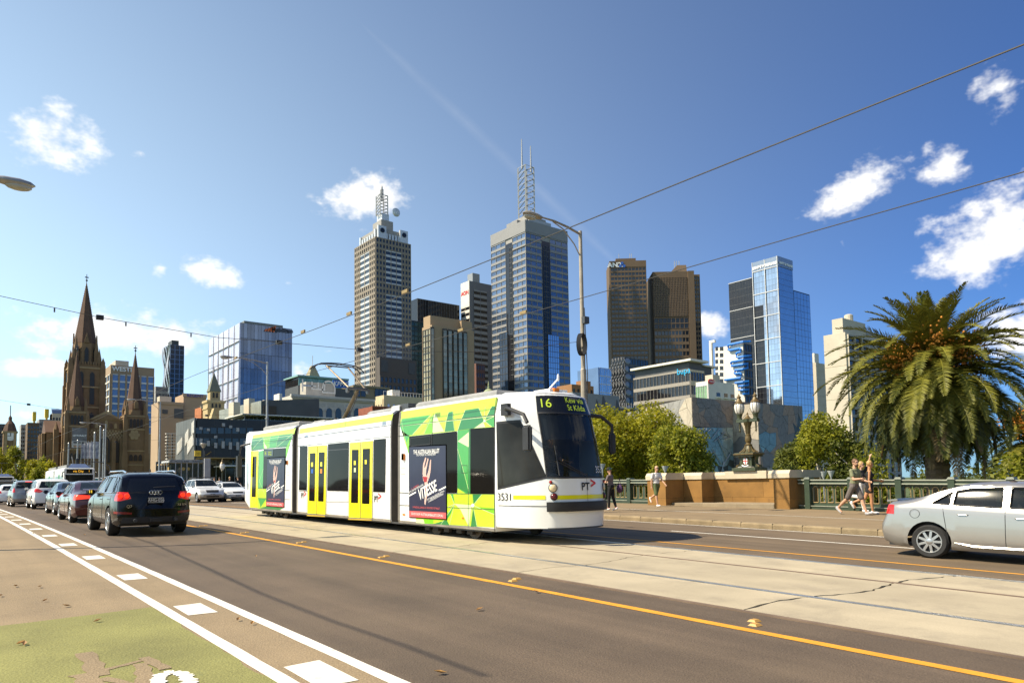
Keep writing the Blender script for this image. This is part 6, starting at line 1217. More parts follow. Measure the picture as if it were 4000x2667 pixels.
def b_blue_pipe():
    b = Bld('hotel_building', 'white hotel with a bright blue serpentine ribbon down its corner', (1178, 862), 370, C=CX6); D = b.L((966, 950))[0]; Wd = b.Rr((1248, 950))[0]; zt = b.Rr((1178, 862))[1]; b.box('core', 0, Wd, 0, D, 0, zt, whiteR); b.grid('R', .5, Wd, 0, zt, 3, 16, .08, .24, slate, gK, .3, wall2=slate)
    for yy in np.linspace(905, 1300, 9):
        for x in (980, 1010, 1024):
            a, z = b.L((x, yy)); b.pane('L', a, z, 1.0 if x > 1000 else 1.6, 2.0, .03, gK)
    a, z = b.L((938, 860)); b.box('side_frame', 0, 1.2, D+2, D+3.4, 0, z, whiteR); b.box('side_frame', 0, 1.2, D, D+3.4, z, z+1.3, whiteR)
    path = [(1235, 850), (1180, 852), (1075, 876), (1066, 885), (1070, 912), (1080, 918), (1155, 903), (1164, 912), (1162, 930), (1135, 938), (1130, 948), (1132, 965), (1145, 972), (1180, 965), (1240, 958)]
    def pipe(pp):
        q = []
        for x, y in pp:
            if x <= 1180: a, z = b.L((x, y), -1.0); q.append((-1.0, a, z))
            else: a, z = b.Rr((x, y), -1.0); q.append((a, -1.0, z))
        MB().tube(q, .62, 6).obj('blue_ribbon', blueT, b.r)
    pipe(path); pipe([(1245, 985), (1180, 990), (1095, 1005), (1088, 1015), (1092, 1038), (1180, 1025), (1215, 1020), (1215, 1055), (1180, 1062), (1120, 1070), (1116, 1090), (1122, 1098), (1160, 1092), (1166, 1100), (1164, 1128), (1040, 1145)]); pipe([(1120, 1168), (1180, 1160), (1220, 1155), (1220, 1185), (1180, 1190), (1150, 1192), (1148, 1222), (1180, 1222), (1222, 1220), (1222, 1250), (1180, 1252)]); b.done()
def b_adina():
    b = Bld('apartment_building', 'small white apartment block with green glazing and a red oval sign', (912, 1148), 290, C=CX6); D = b.L((820, 1200))[0]; Wd = b.Rr((1125, 1200))[0]; zt = b.Rr((912, 1150))[1]; b.box('core', 0, Wd*.95, 0, D, 0, zt, whiteR); b.grid('L', .6, D, zt*.4, zt*.96, 6, 4, .14, .08, mullW, mat('green_panel', (.18, .34, .16), .3, var=.2, vs=.6, rnd=.3), .25)
    for j in range(5):
        z = zt*(.35+.13*j)
        for x in (.35, .62, .86): b.pane('R', Wd*x, z, Wd*.13, 1.9, .04, gA); b.box('balcony', Wd*(x-.09), Wd*(x+.09), -1.0, 0, z-1.3, z-.7, whiteR)
    a, z = b.Rr((932, 1156)); MB().lathe([(1.0, 0), (1.0, .2)], 16, (0, 0, 0), 'y').obj('oval_sign', mat('sign_red', (0, 0, 0)), b.r).matrix_basis = Matrix.Translation((a, -.4, z)) @ Matrix.Diagonal((2.0, 1, 1, 1)); b.sign('Adina', 'R', a, z, 1.3, signW, .55); b.box('roof_plant', Wd*.25, Wd*.5, 1, D*.8, zt, zt+3, concW); b.box('left_annex', -.5, 6, D, D+8, 0, zt*.62, whiteR); b.done()
def b_right():
    b = Bld('apartment_tower', 'plain tan tower slice between the mirror tower and the concrete hotel', (1738, 1010), 640, C=CX6); Wd = b.Rr((1815, 1100))[0]; zt = b.Rr((1738, 1010))[1]; b.box('core', 0, Wd+10, 0, 20, 0, zt, concW); b.box('plant', 0, Wd*.45, 1, 10, zt, zt+8, whiteR); 
    for k in range(14): b.box('joint', 0, Wd, -.15, 0, zt*k/14, zt*k/14+.12, cream)
    b.done()
    b = Bld('hotel_building', 'pale concrete hotel with stacked balconies behind the palm', (342, 268), 320, C=CX8); D = b.L((232, 400))[0]; Wd = b.Rr((600, 350))[0]; zt = b.Rr((342, 268))[1]; b.box('core', 0, Wd, 0, D, 0, zt, concW); z9 = zt*.985
    n = 18; b.grid('R', .8, Wd, 0, z9, 7, n, .06, .36, concW, gK, .9, wall2=mat('balcony_band', (.30, .28, .25), .8)); b.box('penthouse', Wd*.0+.4, Wd*.46, 1, D*.6, zt, b.Rr((342, 190))[1], concW); b.box('penthouse', Wd*.5, Wd*.95, 2, D*.7, zt, zt+3.5, mat('balcony_band', (0, 0, 0))); MB().lathe([(1.8, 0), (1.8, 3), (1.2, 3.4)], 12, (Wd*.27, 4, b.Rr((342, 190))[1])).obj('tank', concW, b.r)
    for k in range(9): b.box('joint', -.1, 0, 0, D, zt*k/9, zt*k/9+.1, cream)
    b.done()
def b_bhp():
    b = Bld('office_building', 'angular blue glass office block with orange and black rooftop sign', (563, 375), 420, C=CX2); D = b.L((274, 700))[0]; Wd = b.Rr((1038, 700))[0]; zt = b.Rr((563, 375))[1]; z1 = b.L((274, 515))[1]
    m = MB(); m.hexa([(.4, .4, 0), (Wd, .4, 0), (Wd, D, 0), (.4, D, 0)], [(.4, .4, zt), (Wd, .4, zt), (Wd, D, zt-1), (.4, D, zt-1)]); m.obj('core', gK, b.r)
    b.grid('R', 0, Wd, 0, zt, 15, 11, .045, .025, slate, gB, .15, d0=-.4); b.box('parapet', Wd*.1, Wd*.85, 3, D*.7, zt, zt+2, zinc)
    n = 6; w = D/n
    for k in range(n):   # folded lit glass bays
        m = MB(); m.hexa([(.4, k*w+.3, 0), (.4, (k+1)*w-.1, 0), (-.1, (k+1)*w-.1, 0), (-1.5, k*w+.3, 0)], [(.4, k*w+.3, zt), (.4, (k+1)*w-.1, zt), (-.1, (k+1)*w-.1, zt), (-.3, k*w+.3, zt)]); m.obj('glass_bay', gP, b.r)
        for j in range(1, 9): b.box('bay_band', -1.0, .3, k*w+.35, (k+1)*w-.3, zt*j/9-.08, zt*j/9+.08, mullW)
        y = k*w+w*.5; zc = zt*(.25+.5*(k % 2)); MB().add([(-1.6, y, zc+zt*.24), (-1.6, y-.7, zc), (-1.6, y, zc-zt*.24), (-1.6, y+.7, zc), (-1.3, y, zc)], [(0, 1, 2, 3), (0, 3, 4), (3, 2, 4), (2, 1, 4), (1, 0, 4)]).obj('dark_slit', slate, b.r)
    a, z = b.Rr((945, 438)); b.sign('bhpbilliton', 'R', a, z-.6, 3.0, black_ink, .6, bold=.12); a, z = b.Rr((828, 428)); m = MB()
    for k in range(4): m.add([(a-3+k*1.6, -.6, z-2.0), (a-1.9+k*1.6, -.6, z-2.0), (a-1.2+k*1.6, -.6, z-.5+k*.7), (a-2.3+k*1.6, -.6, z-.8+k*.7)], [(0, 1, 2, 3)])
    m.obj('logo', mat('sign_orange', (.75, .16, .03), .5), b.r); b.done()
def b_westin():
    b = Bld('hotel_building', 'brown banded hotel with blue windows behind the cathedral', (616, 640), 430, C=CX1); D = b.L((577, 700))[0]; Wd = b.Rr((858, 700))[0]; zt = b.Rr((616, 605))[1]; tn = mat('hotel_tan', (.33, .235, .15), .8); b.box('core', 0, Wd, 0, D, 0, zt, tn); z0, z9 = b.Rr((616, 985))[1], b.Rr((616, 655))[1]
    b.grid('R', .5, Wd, z0, z9, 6, 8, .26, .22, tn, gB, .5, wall2=mullW); b.grid('L', 0, D, z0, z9, 3, 8, .2, .22, tn, gB, .4, wall2=whiteR); a, z = b.Rr((694, 632)); b.sign('WESTIN', 'R', a, z, 3.3, signW, .5, bold=.1); b.box('plant', Wd*.12, Wd*.42, 2, D, zt, zt+3, concW); b.done()
    b = Bld('apartment_tower', 'slim dark tower with a rippled silver side behind the tan theatre block', (948, 490), 700, C=CX1); D = b.L((912, 600))[0]; Wd = b.Rr((1024, 600))[0]; zt = b.Rr((948, 492))[1]; b.box('core', 0, Wd, 0, D, 0, zt, gK); b.grid('R', 0, Wd, 0, zt, 3, 30, .16, .12, gB, gK, .3); m = MB(); n = 44
    for k in range(5):
        y = D*(k+.5)/5; m.tube([(-.6-.9*math.sin(j*.55+k), y+1.6*math.sin(j*.5+k*1.3), zt*j/n) for j in range(n+1)], .7, 4)
    m.obj('ripple_screen', mat('ripple_silver', (.5, .52, .56), .35, metal=.5), b.r); b.box('crown', Wd*.2, Wd*.7, D*.2, D*.8, zt, zt+5, slate); b.done()
    b = Bld('office_building', 'small grey office block beside the slim dark tower', (866, 725), 520, C=CX1); Wd = b.Rr((935, 760))[0]; zt = b.Rr((866, 725))[1]; b.box('core', 0, Wd, 0, 15, 0, zt, stGrey); b.grid('R', 0, Wd, 0, zt, 4, 18, .08, .45, stGrey, gA, .3); b.done()
def b_regent():
    b = Bld('theatre_building', 'plain tan theatre block with purple rooftop lettering', (1022, 775), 290, C=CX1); tn = mat('theatre_tan', (.40, .285, .185), .85, var=.05, vs=.15); Wd = b.Rr((1149, 800))[0]; zt = b.Rr((1022, 768))[1]; D = b.L((975, 790))[0]; b.box('upper_block', 0, Wd, 0, max(D, 8), 0, zt, tn); b.box('parapet', -.3, Wd+.1, -.3, 0, zt-1, zt+.3, tn); x0 = b.Rr((882, 850), -1)[0]; zl = b.Rr((950, 815), -1)[1]; b.box('lower_block', x0, -.3, -1, 10, 0, zl, tn); b.box('lower_parapet', x0-.2, -.3, -1.3, -1, zl-.8, zl+.2, tn)
    a, z = b.Rr((1085, 778)); b.sign('REGENT', 'R', a, z, 1.6, mat('sign_purple', (.05, .04, .22), .5), .35, bold=.04); a, z = b.Rr((995, 875), -1); b.box('louvre', a-1.6, a+1.6, -1.2, -1, z-1.8, z+1.6, slate); a, z = b.Rr((918, 865), -1); b.box('louvre', a-.9, a+.9, -1.2, -1, z-.8, z+.7, slate); b.box('roof_hut', x0+1, x0+5, 2, 6, zl, zl+2.5, concW); b.done()
for f in (b_101, b_120, b_hyatt, b_aon, b_green, b_anz, b_cp2, b_ey, b_bupa, b_wavy, b_bluebox, b_blue_pipe, b_adina, b_right, b_bhp, b_westin, b_regent): f()
# ================================================================ cathedral
cst = mat('cathedral_stone', (.215, .135, .068), .9, var=.16, vs=.25, bump=.4, bs=1.2, fine=.12, fs=2.5); cst2 = mat('cathedral_slate', (.125, .07, .045), .85, var=.12, vs=.4, fine=.12, fs=3); cgold = mat('cathedral_pale_stone', (.36, .26, .14), .9, var=.12, vs=.4); cdark = mat('lancet_dark', (.015, .013, .012), .4)
def lancet(m, x, y, z0, w, h, face='R', n=6):
    """pointed opening on a plane facing -Y (R) or -X (L)"""
    pts = [(-w/2, 0), (w/2, 0), (w/2, h-w)] + [(w/2-w*(1-math.cos(t)), h-w+w*math.sin(t)*.98) for t in np.linspace(.15, 1.03, n)] + [(-w/2+w*(1-math.cos(t)), h-w+w*math.sin(t)*.98) for t in np.linspace(1.03, .15, n)] + [(-w/2, h-w)]
    if face == 'R': m.prism([(x+a, y, z0+b) for a, b in pts], (0, -.25, 0))
    else: m.prism([(x, y+a, z0+b) for a, b in pts], (-.25, 0, 0))
def spire(r, x, y, z0, z1, w, m=cst2, n=8, crock=True):
    o = MB().lathe([(w, z0), (w*.02, z1)], n, (x, y, 0)).obj('spire', m, r)
    if crock:
        mb = MB()
        for k in range(n):
            a = 2*PI*(k+.5)/n
            for j in range(1, 26):
                q = j/27; rr = w*(1-q)+.08; mb.ball((x+rr*math.cos(a), y+rr*math.sin(a), z0+(z1-z0)*q), w*.032, 5, 3)
        mb.obj('crocket', cst, o)
    mb = MB().tube([(x, y, z1-.5), (x, y, z1+w*.8)], .14, 5); mb.box(x-.7, x+.7, y-.1, y+.1, z1+w*.45, z1+w*.55); mb.ball((x, y, z1+w*.2), .45, 8, 5); mb.obj('cross', DKMET, o); return o
def pinnacle(r, x, y, z0, z1, w):
    mb = MB(); mb.box(x-w, x+w, y-w, y+w, z0, z0+(z1-z0)*.45); mb.lathe([(w*1.25, z0+(z1-z0)*.45), (.05, z1)], 4, (x, y, 0)); return mb.obj('pinnacle', cst, r)
def cathedral():
    S0 = 330.; q = lambda x, y, S=S0: at_s(*CX4(x, y), S); o = q(690, 1560); r = thing('cathedral', 'brown stone gothic cathedral with three tall spires at the end of the street', 'cathedral', (o.x, S0, .44)); ox = o.x
    X = lambda x, y=1300, S=S0: q(x, y, S).x-ox; Z = lambda y, x=800, S=S0: q(x, y, S).z-.44
    def tower(x0, x1, ztop, nm, zs0, xs0, xs1, tip, S=0):
        a, b = X(x0), X(x1); w = b-a; MB().box(a, b, S, S+w, 0, ztop).obj('tower', cst, r)
        bt = MB()
        for bx in (a, b):
            for by in (S, S+w): bt.box(bx-w*.09, bx+w*.09, by-w*.09, by+w*.09, 0, ztop*.93); bt.hexa([(bx-w*.09, by-w*.09, ztop*.93), (bx+w*.09, by-w*.09, ztop*.93), (bx+w*.09, by+w*.09, ztop*.93), (bx-w*.09, by+w*.09, ztop*.93)], [(bx-w*.05, by-w*.05, ztop), (bx+w*.05, by-w*.05, ztop), (bx+w*.05, by+w*.05, ztop), (bx-w*.05, by+w*.05, ztop)]); bt.box(bx-w*.12, bx+w*.12, by-w*.12, by+w*.12, 0, ztop*.5)
        bt.obj('buttress', cst, r)
        for zz in (.34, .52, .80, .97): MB().box(a-w*.03, b+w*.03, S-w*.03, S+w*1.03, ztop*zz, ztop*zz+.5).obj('string_course', cgold, r)
        for zz, nn, hh in ((.83, 4, .12), (.40, 3, .09), (.06, 1, .22)):
            for k in range(nn):
                m = MB(); ww = w*(.5/nn if nn > 1 else .26); lancet(m, a+w*(.18+.64*(k+.5)/nn), S-.02, ztop*zz, ww, ztop*hh); m.obj('window', cdark, r); m = MB(); lancet(m, a-.02, S+w*(.18+.64*(k+.5)/nn), ztop*zz, ww, ztop*hh, 'L'); m.obj('window', cdark, r)
        c = (a+b)/2; pm = MB()
        for bx in (a+w*.08, b-w*.08):
            for by in (S+w*.08, S+w*.92): pinnacle(r, bx, by, ztop, ztop+w*.75, w*.07)
        MB().lathe([(w*.5, ztop), (w*.46, ztop+w*.25)], 8, (c, S+w/2, 0)).obj('drum', cst, r)
        zt = Z(tip[1], tip[0]); spire(r, c, S+w/2, ztop+w*.2, zt, w*.44)
        for k in range(4):   # lucarnes
            aa = PI/2*k-PI/2; d = Vector((math.cos(aa), math.sin(aa), 0)); cc = Vector((c, S+w/2, ztop+w*.3))+d*w*.36; m = MB(); p = d.cross(Vector((0, 0, 1)))*w*.10
            m.prism([cc-p, cc+p, cc+p+Vector((0, 0, w*.3)), cc+Vector((0, 0, w*.5)), cc-p+Vector((0, 0, w*.3))], d*w*.12); m.obj('lucarne', cst, r)
    tower(957, 1122, Z(1105), 'east', 0, 0, 0, (1030, 625)); tower(510, 672, Z(1090), 'west', 0, 0, 0, (612, 610), 2)
    # rose and checker work on the right tower
    m = MB(); c = X(1028); zc = Z(1270, 1028)
    for k in range(6): m.lathe([(.75, 0), (.75, .2)], 10, (c+1.4*math.cos(k*PI/3), -.25, zc+1.4*math.sin(k*PI/3)), 'y')
    m.lathe([(.8, 0), (.8, .2)], 10, (c, -.25, zc), 'y'); m.obj('rose_window', cgold, r)
    # gabled front
    a, b = X(692), X(948); za, ze = Z(1088, 825), Z(1145); MB().box(a, b, 3, 5, 0, ze).obj('front_wall', cst, r); MB().prism([(a, 3, ze), (b, 3, ze), ((a+b)/2, 3, za)], (0, 40, 0)).obj('nave_roof', cst2, r); MB().prism([(a-.2, 2.8, ze-.3), (b+.2, 2.8, ze-.3), ((a+b)/2, 2.8, za+.4)], (0, .8, 0)).obj('gable', cgold, r); MB().prism([(a+1.2, 2.6, ze-.1), (b-1.2, 2.6, ze-.1), ((a+b)/2, 2.6, za-.8)], (0, .4, 0)).obj('gable_panel', cst, r)
    MB().box((a+b)/2-.15, (a+b)/2+.15, 2.9, 3.2, za, za+2.6).obj('cross', cst, r)
    for k in range(7):
        m = MB(); lancet(m, a+(b-a)*(k+.5)/7, 2.98, Z(1215), (b-a)*.085, Z(1170)-Z(1215) if k != 3 else Z(1150)-Z(1215)); m.obj('blind_arch', cgold if k % 2 else cst2, r)
    ck = MB(); n1, n2 = 22, 5; z0, z1 = Z(1305), Z(1228)
    for i in range(n1):
        for j in range(n2):
            if (i+j) % 2: ck.box(a+(b-a)*i/n1, a+(b-a)*(i+1)/n1, 2.9, 3, z0+(z1-z0)*j/n2, z0+(z1-z0)*(j+1)/n2)
    ck.obj('checker_stone', cgold, r)
    for x, w, h in ((815, .30, 1.0), (765, .13, .8), (905, .13, .8)): m = MB(); lancet(m, X(x), 2.85, Z(1480), (b-a)*w, (Z(1265)-Z(1480))*h); m.obj('great_window', cdark, r); 
    m = MB()
    for x in (800, 815, 830): m.box(X(x)-.15, X(x)+.15, 2.45, 2.62, Z(1480), Z(1300))
    m.obj('tracery', cst, r); m = MB(); lancet(m, (a+b)/2, 2.7, 0, (b-a)*.3, Z(1520)); m.obj('doorway', cdark, r)
    for x in (700, 745, 880, 940): m = MB().box(X(x)-.7, X(x)+.7, 1.6, 3, 0, Z(1290)).obj('buttress', cst, r)
    # crossing tower and spire
    S2 = 18.; XS = lambda x, y=900: q(x, y, S0+S2).x-ox; ZS = lambda y, x=680: q(x, y, S0+S2).z-.44
    a, b = XS(535), XS(785); w = b-a; zt = ZS(735); MB().box(a, b, S2, S2+w, 0, zt).obj('crossing_tower', cst, r); bt = MB()
    for bx in (a, b):
        for by in (S2, S2+w):
            for f, hh in ((.12, .60), (.10, .85), (.075, 1.0)): bt.box(bx-w*f, bx+w*f, by-w*f, by+w*f, 0, zt*hh)
            pinnacle(r, bx, by, zt, ZS(672), w*.06)
    bt.obj('buttress', cst, r)
    for zz in (.50, .66, .82, .97): MB().box(a-w*.03, b+w*.03, S2-w*.03, S2+w*1.03, zt*zz, zt*zz+.6).obj('string_course', cgold, r)
    for k in (.33, .67):
        for zz, hh in ((.69, .26), (.52, .11)): m = MB(); lancet(m, a+w*k, S2-.02, zt*zz, w*.14, zt*hh); m.obj('window', cdark, r); m = MB(); lancet(m, a-.02, S2+w*k, zt*zz, w*.14, zt*hh, 'L'); m.obj('window', cdark, r)
    for k in range(12): MB().box(a+w*(k+.2)/12, a+w*(k+.7)/12, S2-.3, S2, zt, zt+1.4).obj('parapet', cst, r)
    cxx = (a+b)/2; z2 = ZS(560); MB().lathe([(w*.40, zt), (w*.37, z2)], 8, (cxx, S2+w/2, 0)).obj('octagon', cst, r)
    for k in range(8):
        aa = PI/4*k-PI/2; d = Vector((math.cos(aa), math.sin(aa), 0)); m = MB(); cc = Vector((cxx, S2+w/2, zt+1))+d*w*.355; p = d.cross(Vector((0, 0, 1)))*w*.06; hh = (z2-zt)*.7
        m.prism([cc-p, cc+p, cc+p+Vector((0, 0, hh*.8)), cc+Vector((0, 0, hh)), cc-p+Vector((0, 0, hh*.8))], d*.4); m.obj('window', cdark, r)
    pm = MB()
    for k in range(4): aa = PI/4+PI/2*k; pinnacle(r, cxx+w*.44*math.cos(aa), S2+w/2+w*.44*math.sin(aa), zt, ZS(500), w*.075); pinnacle(r, cxx+w*.56*math.cos(aa), S2+w/2+w*.56*math.sin(aa), zt, ZS(600), w*.06)
    for k in range(4): aa = PI/2*k; d = Vector((math.cos(aa), math.sin(aa), 0)); cc = Vector((cxx, S2+w/2, z2))+d*w*.34; p = d.cross(Vector((0, 0, 1)))*w*.09; MB().prism([cc-p, cc+p, cc+Vector((0, 0, w*.35))], d*.5).obj('gablet', cst, r)
    spire(r, cxx, S2+w/2, z2, ZS(80), w*.375)
    # transept and aisles on the left
    a, b = XS(345, 1300), XS(470, 1300); MB().box(a, b, S2, S2+20, 0, ZS(1250, 400)).obj('transept', cst, r); MB().prism([(a, S2-.3, ZS(1250, 400)), (a, S2+13, ZS(1250, 400)), (a, S2+6.5, ZS(1150, 350))], (b-a, 0, 0)).obj('transept_roof', cst2, r)
    for k in range(3): m = MB(); lancet(m, a-.02, S2+3+k*4, ZS(1430, 400), 1.6, ZS(1300, 400)-ZS(1430, 400), 'L'); m.obj('window', cdark, r); MB().box(a-1.2, a+.4, S2+k*6, S2+k*6+1.4, 0, ZS(1260, 400)).obj('buttress', cst, r)
    m = MB(); c0, c1 = XS(405, 1250), XS(445, 1250); m.box(c0, c1, S2-3, S2-.5, 0, ZS(1230, 400)); m.lathe([((c1-c0)*.6, ZS(1230, 400)), (.05, ZS(1170, 400))], 6, ((c0+c1)/2, S2-1.7, 0)); m.obj('stair_turret', cst, r)
    # banner
    b0 = q(552, 1215, S0-2); b1 = q(662, 1375, S0-2); w_ = b1.x-b0.x; ban = MB().box(b0.x, b1.x, S0-2.4, S0-2.2, b1.z, b0.z).obj('banner', mat('banner_grey', (.16, .16, .17), .7, var=.3, vs=.6)); tag(ban, 'large welcome banner hanging on the left cathedral tower', 'banner'); MB().box(b0.x, b1.x, S0-2.5, S0-2.41, b1.z, b1.z+(b0.z-b1.z)*.36).obj('banner_lower', mat('banner_pale', (.5, .48, .46), .7), ban)
    for t_, k, c_ in (("LET'S FULLY", .62, signW), ('WELCOME', .28, black_ink), ('REFUGEES', .10, mat('banner_orange', (.5, .25, .12), .6))): put_text(t_, w_*.17, c_, ban, (b0.x+w_/2, S0-2.6, b1.z+(b0.z-b1.z)*k), (1, 0, 0), (0, 0, 1), bold=.05)
cathedral()
# ================================================================ far left street end
def farleft():
    b = Bld('clock_tower', 'small domed clock tower far down the street at the left edge', (28, 1240), 520, cat='clock tower', C=CX4); Wd = b.Rr((128, 1300))[0]; zt = b.Rr((28, 1240))[1]; b.box('shaft', 0, Wd, 0, Wd, 0, zt, cst); b.box('cornice', -.5, Wd+.5, -.5, Wd+.5, zt-1, zt, cgold); z1 = b.Rr((80, 1115))[1]; h = z1-zt; c = Wd/2
    MB().lathe([(c*1.15, zt), (c*1.0, zt+h*.2), (c*.75, zt+h*.45), (c*.4, zt+h*.62), (c*.3, zt+h*.65), (c*.3, zt+h*.85), (.1, z1)], 8, (c, c, 0)).obj('dome', cst2, b.r); MB().tube([(c, c, z1-1), (c, c, b.Rr((85, 1040))[1])], .25, 5).obj('flagpole', DKMET, b.r)
    a, z = b.Rr((80, 1278)); MB().lathe([(2.8, 0), (2.8, .25)], 20, (a, -.3, z), 'y').obj('clock_face', signW, b.r); m = MB().box(a-.15, a+.15, -.5, -.35, z-.2, z+1.9); m.box(a-1.4, a+.1, -.52, -.36, z-.12, z+.12); m.obj('clock_hands', black_ink, b.r)
    for x in (45, 115): a, z = b.Rr((x, 1278)); b.box('pilaster', a-.7, a+.7, -.35, 0, 0, zt-1, cgold)
    b.done()
    for px, x1, yt, R, m, lab, gl in (((-20, 1185), 48, 1185, 560, slate, 'dark office block at the far left edge of the picture', gA), ((162, 1190), 216, 1190, 600, stGrey, 'narrow grey office block right of the clock tower', gA), ((212, 1175), 300, 1175, 570, stDkBrown, 'brown gridded office block with a yellow rooftop cube', gA), ((300, 1150), 400, 1150, 590, stGrey, 'pale grey block with a yellow rooftop cube by the cathedral', gA), ((400, 1105), 495, 1105, 610, cream, 'cream block with a curved blue roof beside the cathedral', gA)):
        b = Bld('office_building', lab, px, R, C=CX4); Wd = b.Rr((x1, px[1]+60))[0]; zt = b.Rr(px)[1]; b.box('core', 0, Wd, 0, 14, 0, zt, m); b.grid('R', 0, Wd, 0, zt*.96, 4, 16, .3, .4, m, gl, .3)
        if 'yellow' in lab: yq = mat('sign_yellow', (.7, .48, .02), .5); b.box('yellow_cube', Wd*.45, Wd*.75, 2, 6, zt+1.5, zt+7.5, yq); b.box('cube_stem', Wd*.52, Wd*.68, 3, 5, zt, zt+1.5, yq)
        if 'curved' in lab: MB().lathe([(8, 0), (8, Wd)], 16, (0, 8, zt-4), 'x').obj('curved_roof', gB, b.r)
        b.done()
farleft()
# ================================================================ middle layer
def church():
    b = Bld('church', 'small sandstone church tower with a grey green spire', (262, 1085), 260, cat='church', C=CX2); st = mat('church_sandstone', (.47, .36, .19), .9, var=.12, vs=.4); D = b.L((248, 1150))[0]; Wd = b.Rr((415, 1150))[0]; zt = b.Rr((262, 1085))[1]; b.box('tower', 0, Wd, 0, Wd, 0, zt, st); b.box('cornice', -.3, Wd+.3, -.3, Wd+.3, zt-.8, zt, st); b.box('cornice', -.2, Wd+.2, -.2, Wd+.2, zt-3, zt-2.6, st)
    i = Wd*.2; z1 = b.Rr((330, 1005))[1]; b.box('belfry', i, Wd-i, i, Wd-i, zt, z1, st); z2 = b.Rr((335, 830))[1]; MB().hexa([(i-.3, i-.3, z1), (Wd-i+.3, i-.3, z1), (Wd-i+.3, Wd-i+.3, z1), (i-.3, Wd-i+.3, z1)], [(Wd/2-.1, Wd/2-.1, z2), (Wd/2+.1, Wd/2-.1, z2), (Wd/2+.1, Wd/2+.1, z2), (Wd/2-.1, Wd/2+.1, z2)]).obj('spire', mat('spire_slate', (.16, .165, .12), .8, var=.1), b.r); MB().box(Wd/2-.1, Wd/2+.1, Wd/2-.1, Wd/2+.1, z2, z2+2).obj('cross', DKMET, b.r)
    for k in (.4, .6): m = MB(); lancet(m, Wd*k, i-.02, zt+1, Wd*.1, (z1-zt)*.6); m.obj('window', cdark, b.r)
    for k in (.28, .5, .72): m = MB(); lancet(m, Wd*k, -.02, zt-2.5, Wd*.09, 1.5); m.obj('window', cdark, b.r); m = MB(); lancet(m, Wd*k, -.02, zt*.55, Wd*.1, zt*.2); m.obj('window', cdark, b.r)
    z3 = b.Rr((300, 1160), -3)[1]; x0 = b.Rr((290, 1200), -3)[0]; x1 = b.Rr((350, 1200), -3)[0]; MB().prism([(x0-2, -3, 0), (x1+2, -3, 0), (x1+2, -3, z3*.6), ((x0+x1)/2, -3, z3), (x0-2, -3, z3*.6)], (0, 3, 0)).obj('gable', st, b.r); m = MB(); lancet(m, (x0+x1)/2, -3.02, z3*.45, 2.4, z3*.3); m.obj('window', cdark, b.r); b.done()
    b = Bld('shop_building', 'narrow red brick building left of the church tower', (203, 1150), 270, C=CX2); Wd = b.Rr((250, 1200))[0]; zt = b.Rr((203, 1150))[1]; b.box('core', 0, Wd, 0, 8, 0, zt, mat('orange_brick', (.42, .15, .06), .85, var=.12, vs=.6)); b.box('cornice', -.3, Wd+.3, -.4, 0, zt-.6, zt+.3, cream); b.grid('R', .3, Wd-.3, zt*.35, zt*.85, 2, 2, .45, .45, mat('orange_brick', (0, 0, 0)), gA, .2); b.done()
